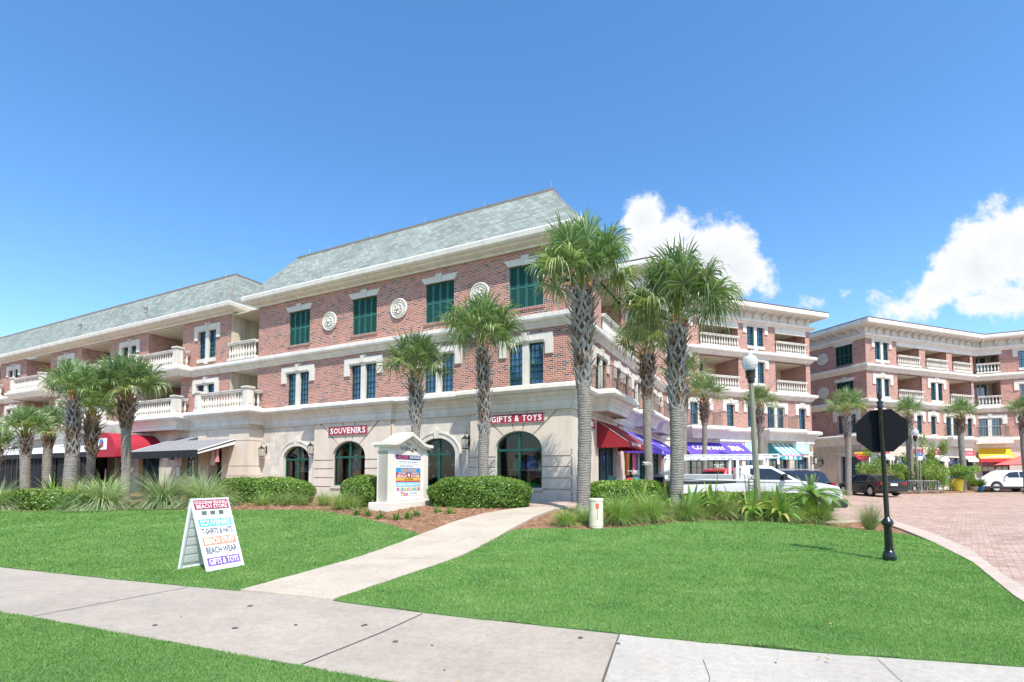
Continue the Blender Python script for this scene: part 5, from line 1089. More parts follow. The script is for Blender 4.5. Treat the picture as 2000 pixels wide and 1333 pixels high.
# ================================================================ palms
def strips_np(P, Wd, U):     # P (n,k,3) centre line, Wd (n,k) half width, U (n,k,3) side vector -> V,F
    n, k, _ = P.shape; V = np.stack([P-U*Wd[..., None], P+U*Wd[..., None]], 2).reshape(-1, 3); b = (np.arange(n)[:, None]*k+np.arange(k-1)[None]).reshape(-1)*2
    return V, np.stack([b, b+1, b+3, b+2], 1)
def nrm(a): return a/np.maximum(np.linalg.norm(a, axis=-1, keepdims=True), 1e-9)
def fans(rg, R, nf, hang, lo=-4, hi=87, nl=34):
    Vs, Fs, Ms = [], [], []; off = 0; pV = []; pF = []; poff = 0
    for i in range(nf):
        t = (i+.5)/nf; az = i*2.399963+rg.uniform(-.2, .2); el = radians(hi-(hi-lo)*t**.92+rg.uniform(-6, 6)); Lp = R*rg.uniform(.46, .62)*(1 if t > .2 else .82); Lf = R*rg.uniform(.56, .70)
        d = np.array([cos(az)*cos(el), sin(az)*cos(el), sin(el)]); s = np.array([-sin(az), cos(az), 0]); sagp = .10*R*(1-sin(max(el, 0)))
        ks = np.linspace(0, 1, 5)[:, None]; pp = d*Lp*ks-np.array([0, 0, 1])*sagp*ks**2-np.array([0, 0, .16*R])*(1-ks)**1.5; p1 = pp[-1]; f = nrm(pp[-1]-pp[-2]); roll = rg.uniform(-.5, .5); n0 = np.cross(s, f); s2 = s*cos(roll)+n0*sin(roll); n = np.cross(f, s2)*-1
        if n[2] < 0 and el > 0: n = -n
        v, ff = strips_np(pp[None], np.linspace(.022, .012, 5)[None], np.broadcast_to(s, (1, 5, 3))); pV.append(v); pF.append(ff+poff); poff += len(v)
        v, ff = strips_np(pp[None], np.linspace(.016, .009, 5)[None], np.broadcast_to(n0, (1, 5, 3))); pV.append(v); pF.append(ff+poff); poff += len(v)
        phi = np.linspace(-1, 1, nl)*radians(128); phi = phi+rg.uniform(-.04, .04, nl); cst = .30*Lf*np.cos(phi*.5)**2
        L = Lf*(1-.22*np.abs(phi)/2.2)*rg.uniform(.86, 1.06, nl); dr = nrm(np.cos(phi)[:, None]*f+np.sin(phi)[:, None]*s2+(.22+.12*np.cos(phi*7))[:, None]*n)
        k = 6; ts = np.linspace(0, 1, k); base = p1+f*cst[:, None]*.6
        low = 1-t*.0; hk = (.25+.85*cos(el)); droop = rg.uniform(.25, 1.0, nl)*hang*Lf*hk*(.55+.45*np.abs(np.sin(phi))+.25); bend = np.clip(ts-.40, 0, 1)**1.35*1.55
        P = base[:, None]+dr[:, None]*(L[:, None]*ts[None])[..., None]*(1-.38*bend[None, :, None]*min(1, hang*hk))-np.array([0, 0, 1])*(droop[:, None]*bend[None])[..., None]
        P -= f*(cst[:, None]*.6*(1-ts[None])*.55)[..., None]
        Wd = np.interp(ts, [0, .25, .55, 1], [.010, .021, .016, .0015])[None]*(R/1.5)*np.ones((nl, 1)); tg = np.gradient(P, axis=1); U = nrm(np.cross(tg, np.broadcast_to(n, tg.shape)))
        fold = rg.uniform(-.5, .5, (nl, 1, 1)); U = nrm(U+n*fold)
        v, ff = strips_np(P, Wd, U); Vs.append(v); Fs.append(ff+off); off += len(v); m = np.zeros(len(ff), int)
        if t > .80: m[:] = 1 if rg.random() < .25 else 0
        if t > .93 and rg.random() < .3: m[:] = 2
        lm = rg.random(nl) < .10; m = np.where(np.repeat(lm, k-1), np.maximum(m, 1), m); lp = rg.random(nl) < .32; m = np.where(np.repeat(lp, k-1), 3, m); Ms.append(m)
    return np.concatenate(Vs), np.concatenate(Fs), np.concatenate(Ms), np.concatenate(pV), np.concatenate(pF)
def palm(label, px, D, zb, zt, R, r=.17, rb=.32, nf=34, hang=1.0, seed=1, brown=False, lean=(0, 0), nl=36, lo=9, up=0.0, group='sabal palms around the buildings', x=None):
    X = (px-1000)/FPX*D if x is None else x; g = gz(X, D)-.05; M = Matrix.Translation((X, D, g)); T = thing('palm_tree', label, 'palm tree', M, group); rg = np.random.default_rng(seed); rn = random.Random(seed)
    zb -= g; zt -= g; mb = MB(); n = 14; K = 26; P = []
    def ctr(z): t = z/zt; return (lean[0]*t*t+.03*sin(z*1.3+seed), lean[1]*t*t+.03*cos(z*1.1+seed))
    for k in range(K+1):
        z = zb*1.06*k/K; rr = r*(1.22 if k == 0 else 1.12 if k == 1 else 1)*(1+.035*sin(k*2.4+seed)); c = ctr(z)
        for j in range(n): a = 2*pi*j/n; q = rr*(1+rn.uniform(-.025, .025)); P.append((c[0]+q*cos(a), c[1]+q*sin(a), z))
    mb.add(P, [(k*n+j, k*n+(j+1) % n, (k+1)*n+(j+1) % n, (k+1)*n+j) for k in range(K) for j in range(n)]); mb.build('trunk', M_trunk, T, M, True)
    bt = MB(); c0, c1 = ctr(zb), ctr(zt); rc0 = r*.92; rc1 = rb*.62
    for k in range(6): a, b = zb+(zt-zb)*k/6, zb+(zt-zb)*(k+1)/6; bt.tube((*ctr(a), a), (*ctr(b), b), rc0+(rc1-rc0)*k/6, rc0+(rc1-rc0)*(k+1)/6, 10, 3, cap=(k == 5))
    nb = int((zt-zb)/.025)
    for i in range(nb):
        t = i/nb; z = zb+(zt-zb)*t; az = i*2.399963+rn.uniform(-.15, .15); c = ctr(z); rr = rc0+(rc1-rc0)*min(1, t*1.4); out = (rb-rr*.8)*rn.uniform(.55, 1.15)*(.35+.75*min(1, t*1.5)); L = rn.uniform(.30, .48); mi = 1 if (brown and rn.random() < .6) or rn.random() < .22 else 0
        def pt(da, h, o): a = az+da; return Vector((c[0]+(rr+o)*cos(a), c[1]+(rr+o)*sin(a), z+h))
        mid = pt(0, L*.5, out*.45); tip = pt(rn.uniform(-.08, .08), L*rn.uniform(.8, 1.05), out*rn.uniform(1.1, 1.8)); w = .027*(rb/.32)
        for sgn in (-1, 1):
            a = pt(sgn*.46, -.02, .0); dv = (mid-a); sd = dv.cross(Vector((cos(az), sin(az), 0))).normalized()*w*1.1; nn = Vector((cos(az), sin(az), .2))*.022
            bt.add([a-sd, a+sd, mid+sd*.8, mid-sd*.8, a-sd+nn, a+sd+nn, mid+sd*.8+nn, mid-sd*.8+nn], [(4, 5, 6, 7), (0, 1, 5, 4), (2, 3, 7, 6), (1, 2, 6, 5), (3, 0, 4, 7)], mi)
        dv = tip-mid; sd = dv.cross(Vector((cos(az), sin(az), 0))).normalized()*w; nn = Vector((cos(az), sin(az), .2))*.03
        bt.add([mid-sd, mid+sd, tip+sd*.75, tip-sd*.75, mid-sd+nn, mid+sd+nn, tip+sd*.75+nn*.5, tip-sd*.75+nn*.5], [(4, 5, 6, 7), (0, 3, 2, 1), (0, 1, 5, 4), (2, 3, 7, 6), (1, 2, 6, 5), (3, 0, 4, 7)], mi)
    for i in range(26):
        a = rn.uniform(0, 2*pi); z = zt-rn.uniform(-.12, .35); c = ctr(z); q = rc1*1.0; bt.tube((c[0]+q*.8*cos(a), c[1]+q*.8*sin(a), z-.15), (c[0]+q*rn.uniform(.6, 1.1)*cos(a+.2), c[1]+q*.9*sin(a+.2), z+.3), .035, .015, 4, 2)
    bt.build('leaf_boots', [M_boot, M_bootb, M_fibre, M_gap], T, M)
    V, F, mi, pV, pF = fans(rg, R, int(nf*.8), hang*.72, lo=lo, nl=nl); o = np.array([c1[0], c1[1], zt+.06+.16*R+up])
    cr = inst('crown', np_mesh('crown', V+o, F, [M_palm, M_palm2, M_palmdry, M_pale], mi), T, M); inst('leaf_stems', np_mesh('leaf_stems', pV+o, pF, M_palm2), cr, M); return T
palm('tallest palm, right in front of the building corner, with long lattice of grey leaf boots', 1141, 14.9, 4.0, 6.85, 1.85, .195, .42, 46, 1.1, 11, lean=(-.02, 0), nl=40)
palm('thick palm beside the lamp post with grey lattice boots and wide drooping crown', 1320, 15.0, 3.35, 5.85, 1.95, .19, .36, 46, 1.2, 12, lean=(.12, 0), nl=40)
palm('palm with a dark brown shaggy collar, between the two large palms', 1266, 20.5, 4.5, 6.3, 1.6, .16, .40, 36, 1.1, 13, brown=True)
palm('palm half hidden behind the trunk of the thick palm by the lamp post', 1337, 24.5, 4.5, 5.9, 1.4, .15, .27, 28, 1, 14, brown=True, nl=26)
palm('slender palm with brown collar in front of the purple awning', 1377, 30, 4.45, 5.8, 1.6, .14, .36, 28, 1, 15, brown=True, nl=26)
palm('small palm directly behind the lamp post', 1486, 32, 4.0, 5.7, 1.4, .15, .27, 28, 1, 16, nl=26)
palm('palm in front of the shaded end of the far building, left of the stop sign', 1657, 35, 3.95, 5.7, 1.6, .18, .30, 32, .9, 17, nl=26)
palm('palm rising just right of the stop sign before the far building', 1777, 38.2, 4.5, 5.95, 1.4, .2, .34, 26, .9, 18, nl=24)
palm('palm left of the yellow awning with ringed trunk and round brown collar', 1880, 39.6, 4.7, 6.0, 1.5, .2, .38, 26, .9, 19, brown=True, nl=24)
palm('palm at the right edge of the view', 2003, 37.2, 4.4, 5.9, 1.4, .2, .34, 26, .9, 20, nl=24)
palm('short palm rising behind the monument sign', 815, 18.3, 3.15, 4.95, 1.4, .155, .31, 38, .95, 21, nl=38, lean=(-.15, 0))
palm('palm in front of the shop wall left of the gifts and toys bay', 946, 17.3, 2.75, 5.75, 1.6, .175, .27, 42, 1.1, 22, nl=38, lean=(-.08, 0))
palm('palm with pale lattice boots behind the low hedge at left', 139, 19.4, 2.2, 4.3, 1.3, .21, .28, 34, .95, 23, lean=(-.05, 0))
palm('palm between the pale-booted palm and the red entrance canopy', 176, 22, 2.2, 3.9, 1.35, .15, .36, 32, .95, 24, brown=True)
palm('palm right of the red entrance canopy with a short brown collar', 245, 20.6, 3.3, 4.45, 1.65, .17, .40, 40, 1.05, 25, brown=True, lean=(.0, 0))
palm('squat palm before the pale awning, second from the left edge', 50, 20.5, 2.2, 2.95, 1.1, .17, .25, 28, .9, 26)
palm('short palm before the pale awning, third from the left edge', 94, 23, 2.7, 3.3, 1.15, .17, .28, 28, .9, 27, brown=True)
palm('palm cut by the left edge of the view', -6, 21.5, 1.7, 2.4, 1.1, .16, .25, 26, .9, 28)

# ================================================================ low planting
def clump(label, x, y, R, H, n, mats, seed, name='grass_clump', w=.0045, dry=.12, cat='ornamental grass', group='clumps of ornamental grass', droop=1.0, base=.12, spread=1.0):
    rg = np.random.default_rng(seed); A = rg.uniform(0, 2*pi, n); rr = rg.random(n)**.6*R*base; k = 8; ts = np.linspace(0, 1, k)
    L = H*rg.uniform(.7, 1.15, n)*1.32; th0 = radians(46)*spread*rg.random(n)**.8; cu = radians(88)*droop*rg.uniform(.55, 1.25, n)*(.45+.75*th0/radians(46)); an = th0[:, None]+cu[:, None]*(np.arange(k-1)+.5)[None]/(k-1)
    an = np.minimum(an, 2.5); dl = (L/(k-1))[:, None]; hx = np.concatenate([np.zeros((n, 1)), np.cumsum(np.sin(an)*dl, 1)], 1)*(R/H if R < H else 1); hz = np.concatenate([np.zeros((n, 1)), np.cumsum(np.cos(an)*dl, 1)], 1)
    hz = np.maximum(hz, .015+.02*np.sin(ts*9)[None])
    P = np.stack([x+(rr[:, None]+hx)*np.cos(A)[:, None], y+(rr[:, None]+hx)*np.sin(A)[:, None], hz], 2); P[..., 2] += gz(x, y)-.05
    Wd = np.interp(ts, [0, .4, 1], [1, .9, .12])[None]*w*np.ones((n, 1)); B = A+pi/2+rg.uniform(-.9, .9, n); U = np.stack([np.cos(B), np.sin(B), np.zeros(n)], 1)[:, None]*np.ones((1, k, 1))
    V, F = strips_np(P, Wd, U); mi = np.repeat((rg.random(n) < dry).astype(int), k-1); V = V-np.array([x, y, gz(x, y)])
    o = inst(name, np_mesh(name, V, F, mats, mi), None, Matrix.Translation((x, y, gz(x, y)))); return tag(o, label, cat, group)
GM = [M_muhly, M_straw]; GF = [M_fount, M_straw]
def at(px, D): return (px-1000)/FPX*D
for (px, D, R, H, n, lab, sd) in [(205, 15.9, 1.2, 1.05, 1500, 'big pale fountain grass mound right of the low clipped hedge', 1), (322, 16.4, 1.25, 1.1, 1500, 'big pale fountain grass mound in the middle of the three, left of the folding sign', 2), (398, 16.6, 1.2, 1.05, 1400, 'pale fountain grass mound just behind the folding sign', 3), (2, 15.6, .9, .8, 1500, 'fountain grass mound at the left edge of the view', 4)]:
    clump(lab, at(px, D), D, R, H, n, GF, sd, w=.0095, dry=.16, droop=1.35, spread=1.35)
for i, (px, D, R, H, n) in enumerate([(452, 17.0, .55, .5, 400), (515, 17.0, .55, .45, 420), (557, 17.0, .55, .5, 420), (592, 17.0, .5, .45, 380), (635, 17.0, .55, .5, 420), (668, 15.9, .7, .55, 650), (690, 16.0, .55, .5, 450)]):
    clump(('thin grass tuft before the long clipped hedge, first from the folding sign', 'thin grass tuft before the long clipped hedge, second from the folding sign', 'thin grass tuft before the long clipped hedge, third from the folding sign', 'thin grass tuft at the right end of the long clipped hedge', 'thin grass tuft below the block wall left of the souvenirs bay', 'leaning grass tuft at the left foot of the rounded shrub', 'grass tuft beneath the rounded shrub left of the monument sign')[i], at(px, D), D, R, H, n, GM, 30+i, dry=.2)
for i, (px, D, R, H, n) in enumerate([(1104, 13.1, .38, .36, 650), (1140, 13.5, .4, .36, 500), (1207, 13.3, .58, .60, 1100), (1268, 13.7, .60, .62, 1100), (1335, 14.1, .55, .50, 800), (1408, 14.8, .62, .58, 900), (1500, 15.5, .68, .80, 1300), (1592, 15.8, .70, .66, 1300), (1545, 15.4, .55, .45, 600), (1372, 14.6, .5, .4, 500), (1450, 15.2, .55, .45, 600)]):
    clump('grass clump along the right bed: '+('small one beside the path', 'small one behind the utility marker', 'just right of the utility marker', 'between the marker and the thick palm', 'at the foot of the thick palm', 'pale one right of the thick palm', 'tallest, below the lamp post', 'dense one in front of the cycad', 'low one left of the cycad', 'low pale one beneath the flowering lilies', 'low one left of the lamp post')[i], at(px, D), D, R*1.15, H*1.18, int(n*1.5), GM, 50+i, dry=.14 if i not in (5, 9) else .4, w=.0045)
clump('reddish dry grass clump beside the stop sign post, on bare mulch', at(1695, 14.2), 14.2, .48, .62, 520, [M_muhly, M_straw], 70, dry=.55, droop=.25, w=.004)
# broad tufts
def tuft(label, x, y, R, H, n, mats, seed, w=.012, name='liriope_plant', cat='plant', group=None, dry=.0, arch=1.0, base=.12):
    return clump(label, x, y, R, H, n, mats, seed, name=name, w=w, dry=dry, cat=cat, group=group, droop=arch*1.2, base=base)
for i, px in enumerate([699, 718, 745, 776, 799, 815, 855, 880]):
    D = [14.75, 14.55, 14.1, 13.95, 14.1, 14.5, 15.2, 15.0][i]
    tuft('strappy plant in the mulch, '+('first from the left before the monument sign', 'second from the left before the monument sign', 'third from left, at the near corner of the monument', 'fourth from the left, before the monument base', 'fifth from the left, before the monument base', 'sixth from left, at the right corner of the monument', 'just right of the monument base', 'farthest right, before the glossy hedge')[i], at(px, D), D, .22, .26, 70, [M_hedge, M_hedgey], 80+i, group='small plants round the monument sign')
for i, (px, D) in enumerate([(215, 17.5), (150, 18.2), (105, 18.5), (190, 18.8), (430, 18.2)]):
    tuft('yellow-green broadleaf plant '+('behind the first fountain grass mound', 'behind the low hedge, beside the pale-booted palm', 'behind the low hedge at far left', 'between two palms left of the red canopy', 'under the right end of the striped awning')[i], at(px, D), D, .6, .85 if i < 4 else .6, 70, [M_lily, M_lilyy], 90+i, w=.045, name='broadleaf_plant', dry=.35, group='broadleaf plants by the restaurant')
def lily(label, x, y, seed, n=26, H=.75, R=.75, fl=2):
    g = gz(x, y); M = Matrix.Translation((x, y, g)); T = thing('spider_lily', label, 'lily', M, 'white spider lilies in the right bed'); rg = np.random.default_rng(seed); k = 7; ts = np.linspace(0, 1, k)
    A = rg.uniform(0, 2*pi, n); tilt = rg.uniform(.15, 1, n); L = H*rg.uniform(.85, 1.3, n)
    hx = (tilt*R)[:, None]*(ts**1.2)[None]; hz = L[:, None]*ts[None]-(tilt*1.0*H)[:, None]*(ts**2.2)[None]; P = np.stack([hx*np.cos(A)[:, None], hx*np.sin(A)[:, None], hz+.02], 2)
    Wd = np.interp(ts, [0, .35, .75, 1], [.036, .058, .044, .003])[None]*np.ones((n, 1)); U = np.stack([-np.sin(A), np.cos(A), .15*np.ones(n)], 1)[:, None]*np.ones((1, k, 1)); V, F = strips_np(P, Wd, U)
    inst('leaves', np_mesh('leaves', V, F, [M_lily, M_lilyy], np.repeat((rg.random(n) < .28).astype(int), k-1)), T, M)
    for j in range(fl):
        a = rg.uniform(0, 6.3); tip = Vector((.22*cos(a), .22*sin(a), H*rg.uniform(1.15, 1.45))); mb = MB(); mb.tube((0, 0, 0), tip, .014, .010, 6); st = mb.build('stalk', M_lily, T, M)
        q = MB()
        for b in range(9):
            c = tip+Vector((rg.uniform(-.09, .09), rg.uniform(-.09, .09), rg.uniform(-.05, .07)))
            for s in range(6):
                e = s*pi/3+b; d1 = Vector((cos(e), sin(e), .5)); d2 = Vector((cos(e), sin(e), -.4)); sd = Vector((-sin(e), cos(e), 0))*.007; q.add([c-sd, c+sd, c+d1*.08+sd, c+d1*.08-sd, c+d1*.08+d2*.08], [(0, 1, 2, 3), (3, 2, 4)])
        q.build('flower_head', M_petal, st, M)
for i, (px, D, fl, lab) in enumerate([(1248, 14.6, 2, 'spider lily with pale leaves, left of the thick palm trunk'), (1388, 15.0, 1, 'spider lily with one tall lone flower stalk, right of the thick palm'), (1300, 15.4, 3, 'spider lily mostly hidden behind the thick palm trunk'), (1462, 15.0, 3, 'spider lily with dense white blooms in front of the lamp post'), (1428, 15.3, 0, 'flowerless strappy lily left of the lamp post'), (1520, 15.2, 0, 'flowerless lily with yellowed leaves right of the lamp post'), (1350, 14.7, 0, 'flowerless yellowing lily low beside the thick palm')]):
    lily(lab, at(px, D), D, 100+i, 34, .98, .95, fl)
def hedge(label, x, y, lx, ly, H, rot, seed, dens=1500, mats=None, leaf=.042, ex=4.0, name='clipped_hedge', cat='hedge', flat=True, yel=.12, group=None, zb=0):
    g = gz(x, y)-.06+zb; M = Matrix.Translation((x, y, g)) @ Matrix.Rotation(radians(rot), 4, 'Z'); T = thing(name, label, cat, M, group); rg = np.random.default_rng(seed); mats = mats or [M_hedge, M_hedgey]
    area = 2*(lx+ly)*H+lx*ly; n = int(area*dens); d = nrm(rg.normal(size=(n*2, 3))); d = d[d[:, 2] > -.85][:n]; n = len(d)
    def surf(d, k):
        a, b, c = lx/2*k, ly/2*k, H*.60*k; q = (np.abs(d[:, 0]/a)**ex+np.abs(d[:, 1]/b)**ex+np.abs(d[:, 2]/c)**ex)**(-1/ex); return d*q[:, None]
    dd = nrm(d*np.array([lx, ly, H])); P = surf(dd, 1); lump = .05*np.sin(P[:, 0]*7+seed)*np.sin(P[:, 1]*6)+.04*np.sin(P[:, 2]*11+P[:, 0]*4); P = P*(1+rg.uniform(-.13, .03, n)+lump*.7)[:, None]; P[:, 2] += H*.40
    N = nrm(P-np.array([0, 0, H*.4])+rg.normal(size=(n, 3))*.75); t = nrm(np.cross(N, rg.normal(size=(n, 3)))); b = np.cross(N, t); s = rg.uniform(.6, 1.2, n)[:, None]*leaf
    V = np.stack([P-t*s, P+b*s*.5, P+t*s, P-b*s*.5], 1).reshape(-1, 3); F = np.arange(n*4).reshape(n, 4); top = P[:, 2] > H*.8
    mi = (rg.random(n) < np.where(top, yel*3, yel)).astype(int); inst('foliage', np_mesh('foliage', V, F, mats, mi), T, M)
    mb = MB(); k = 16; j = 8; PP = []
    for a in range(j+1):
        for c in range(k): th = -pi*.25+(pi*.75)*a/j; ph = 2*pi*c/k; PP.append((cos(th)*cos(ph)*lx, cos(th)*sin(ph)*ly, sin(th)*H))
    PP = nrm(np.array(PP)); S = surf(PP, .86); S[:, 2] += H*.40; mb.add([tuple(v) for v in S], [(a*k+c, a*k+(c+1) % k, (a+1)*k+(c+1) % k, (a+1)*k+c) for a in range(j) for c in range(k)]); mb.build('dark_core', M_core, T, M, True); return T  # near-black inner shell, stands for the shade behind the leaves
hedge('low clipped hedge with small pale leaves at far left', at(95, 15.9), 15.9, 2.35, .9, .62, -4, 1, 2200)
hedge('low clipped hedge section at the left, touching the fountain grass', at(172, 15.9), 15.85, .8, .9, .6, -4, 11, 2200)
hedge('long flat-topped hedge below the leftmost arched shop window', at(514, 18.3), 18.4, 3.6, 1.0, .92, -14, 2, 2000)
hedge('rounded shrub at the left shoulder of the monument sign', at(716, 17.0), 16.9, 1.5, 1.3, 1.02, 0, 3, 2200, ex=2.4)
hedge('deep glossy hedge between the monument sign and the garden path', at(938, 16.9), 16.9, 3.2, 1.5, .98, -6, 4, 2200, ex=3.2, yel=.06)
hedge('low hedge between the tall palm and the thick palm, in front of the side shops', at(1225, 15.6), 15.7, 2.7, 1.0, .95, 3, 5, 2000, ex=3)
hedge('low hedge behind the lilies, in front of the white pickup truck', at(1450, 15.9), 15.9, 4.6, .8, .82, 4, 6, 1900)
# cycad
def cycad():
    x, y = at(1583, 16.3), 16.3; g = gz(x, y)-.04; M = Matrix.Translation((x, y, g)); T = thing('sago_palm', 'sago palm with upright new fronds in front of the pickup bumper', 'cycad', M)
    mb = MB(); mb.lathe([(.15, 0), (.18, .4), (.17, .82), (.08, .92)], n=12); mb.build('trunk', M_bootb, T, M, True)
    rg = np.random.default_rng(9); Vs, Fs, Ms = [], [], []; off = 0
    for i in range(44):
        new = i >= 35; az = i*2.399963; el = radians(rg.uniform(50, 84) if new else rg.uniform(-2, 38)); L = rg.uniform(.62, .75) if new else rg.uniform(1.05, 1.3); k = 12; ts = np.linspace(0, 1, k)
        hx = L*cos(el)*ts; hz = .90+L*sin(el)*ts-(0 if new else .52)*ts**2.2; C = np.stack([hx*cos(az), hx*sin(az), hz], 1); s = np.array([-sin(az), cos(az), 0])
        v, f = strips_np(C[None], np.linspace(.012, .004, k)[None], np.broadcast_to(s, (1, k, 3))); Vs.append(v); Fs.append(f+off); off += len(v); Ms += [0]*len(f)
        m = 44; tt = np.linspace(.1, 1, m); B = np.stack([np.interp(tt, ts, C[:, j]) for j in range(3)], 1); tg = nrm(np.gradient(B, axis=0)); up = np.cross(tg, s); up *= np.sign(up[:, 2:3]+1e-6)
        for sg in (-1, 1):
            ln = (.09 if new else .15)*np.sin(np.pi*np.clip(tt*.93+.05, 0, 1))**.6*(.6 if new else 1); dr = nrm(sg*s+tg*.55+up*(.5 if new else .22)); tk = np.linspace(0, 1, 3); P = B[:, None]+dr[:, None]*(ln[:, None]*tk)[..., None]
            v, f = strips_np(P, np.array([.010, .009, .002])[None]*np.ones((m, 1)), np.broadcast_to(tg[:, None], P.shape)); Vs.append(v); Fs.append(f+off); off += len(v); Ms += [1 if new else 0]*len(f)
    inst('fronds', np_mesh('fronds', np.concatenate(Vs), np.concatenate(Fs), [M_lily, M_pale], Ms), T, M)
cycad()
def bush(label, x, y, R, H, seed, n=5200, pink=.03, name='oleander_bush', mats=None, cat='bush'):
    g = gz(x, y); M = Matrix.Translation((x, y, g)); rg = np.random.default_rng(seed); c = 16; C = rg.normal(size=(c, 3))*np.array([R*.42, R*.42, H*.22])+np.array([0, 0, H*.55]); T = thing(name, label, cat, M, 'flowering bushes in the plaza bed' if pink else None)
    P = C[rg.integers(0, c, n)]+nrm(rg.normal(size=(n, 3)))*(rg.random(n)**.4)[:, None]*np.array([R*.34, R*.34, H*.22]); P[:, 2] = np.abs(P[:, 2]); N = nrm(rg.normal(size=(n, 3))); t = nrm(np.cross(N, rg.normal(size=(n, 3)))+np.array([0, 0, .6])); b = np.cross(N, t); s = rg.uniform(.6, 1.3, n)[:, None]*.085
    V = np.stack([P-t*s, P+b*s*.28, P+t*s, P-b*s*.28], 1).reshape(-1, 3); mi = rg.choice([0, 1, 2], n, p=[.75-pink, .25, pink]); inst('foliage', np_mesh('foliage', V, np.arange(n*4).reshape(n, 4), mats or [M_hedge, M_hedgey, M_pink], mi), T, M)
    mb = MB()
    for i in range(7): a = i*.9; mb.tube((0, 0, 0), (R*.4*cos(a), R*.4*sin(a), H*.7), .03, .012, 5)
    mb.build('stems', M_bootb, T, M)
for i, (px, D, R, H, lab) in enumerate([(1706, 38.2, 1.2, 2.5, 'pink flowering bush behind the black sedan, left of the stop sign post'), (1742, 38.4, 1.1, 2.0, 'pink flowering bush behind the boot of the black sedan'), (1805, 38.6, 1.5, 2.2, 'dense flowering bush behind the bicycle rack'), (1822, 39.4, .9, 3.2, 'tall thin flowering bush under the middle red shop signs'), (1768, 39.0, 1.0, 2.1, 'flowering bush right of the stop sign post')]): bush(lab, at(px, D), D, R, H, 200+i)
# ================================================================ street furniture
def stop_sign():
    x, y = at(1731, 9.1), 9.1; g = gz(x, y)-.01; M = Matrix.Translation((x, y, g)) @ Matrix.Rotation(radians(-1.5), 4, 'Y'); T = thing('stop_sign', 'black octagonal sign seen from behind on a fluted black post', 'stop sign', M)
    mb = MB(); mb.lathe([(.085, 0), (.10, .03), (.105, .10), (.085, .16), (.062, .19), (.075, .20), (.075, .225), (.055, .235)], n=20); 
    mb.lathe([(.055, .23), (.052, .55), (.062, .58), (.062, .60), (.09, .64), (.095, .67), (.08, .70), (.055, .73), (.042, .75)], n=20)
    for i in range(12): a = i*pi/6; mb.tube((.055*cos(a), .055*sin(a), .24), (.05*cos(a), .05*sin(a), .55), .010, .008, 5)
    for i in range(14): a = i*pi/7; mb.tube((.10*cos(a), .10*sin(a), .04), (.075*cos(a+.35), .075*sin(a+.35), .16), .014, .008, 5)
    mb.build('base', M_black, T, M, True)
    mb = MB(); mb.lathe([(.040, .74), (.038, 2.66), (.05, 2.68), (.05, 2.70), (.04, 2.72), (.04, 2.75), (.055, 2.76), (.055, 2.78), (.02, 2.80), (.02, 2.81), (.035, 2.84), (.04, 2.88), (.028, 2.92), (.008, 2.97), (.004, 3.02)], n=18); mb.build('post', M_black, T, M, True)
    a0 = radians(-33); R = .405; mb = MB(); P = [(R*cos(pi/8+i*pi/4), 2.27+R*sin(pi/8+i*pi/4)) for i in range(8)]; MM = M @ Matrix.Rotation(a0, 4, 'Z'); mb.prism(P, .052, .056)
    s = mb.build('plate', plain('dark_plate_back', (.0015, .003, .007), 1.0, .2, spec=.0), T, MM); mb = MB(); mb.prism(P, .057, .058); mb.build('sign_face', col('sign_red', (.5, .01, .02)), s, MM)
    mb = MB(); mb.box(-.03, .03, .030, .051, 2.47, 2.50); mb.box(-.03, .03, .030, .051, 2.04, 2.07)
    for z in (2.02, 2.50): mb.tube((0, -.048, z), (0, -.03, z), .012, n=8)
    mb.build('bracket', M_black, T, MM)
stop_sign()
def marker():
    x, y = at(1163.5, 12.75), 12.75; g = gz(x, y)-.02; M = Matrix.Translation((x, y, g)) @ Matrix.Rotation(radians(8), 4, 'Z'); T = thing('utility_marker', 'stained white cylindrical utility post with a red mark at the lawn edge', 'utility post', M)
    def f(nt, N, L, bs): L.new(mixc(N, L, 1, ramp(N, L, nz(N, L, 5, 6, .7), [(.35, (.58, .55, .40)), (.65, (.74, .72, .60))]), ramp(N, L, nz(N, L, 3, 4, .6, st=(1, 1, .2)), [(.4, (.82, .8, .62)), (.55, (1, 1, 1))]), 'MULTIPLY'), bs.inputs['Base Color']); bs.inputs['Roughness'].default_value = .6
    mm = mat('aged_white_plastic', f); mb = MB(); mb.lathe([(.165, 0), (.165, .04), (.172, .045), (.172, .66)], n=32); mb.build('body', mm, T, M, True)
    mb = MB(); mb.lathe([(.18, .655), (.182, .70), (.165, .715), (.0001, .72)], n=32); mb.build('cap', mm, T, M, True)
    q = MB()
    def patch(a0, a1, z0, z1, k=6):
        for i in range(k): a = a0+(a1-a0)*i/k-pi/2; b = a0+(a1-a0)*(i+1)/k-pi/2; q.quad((.1745*cos(a), .1745*sin(a), z0), (.1745*cos(b), .1745*sin(b), z0), (.1745*cos(b), .1745*sin(b), z1), (.1745*cos(a), .1745*sin(a), z1))
    patch(-.35, .12, .47, .60); patch(-.17, -.07, .20, .47, 2); q.build('decal', col('orange_red_decal', (.62, .12, .05)), T, M)
marker()
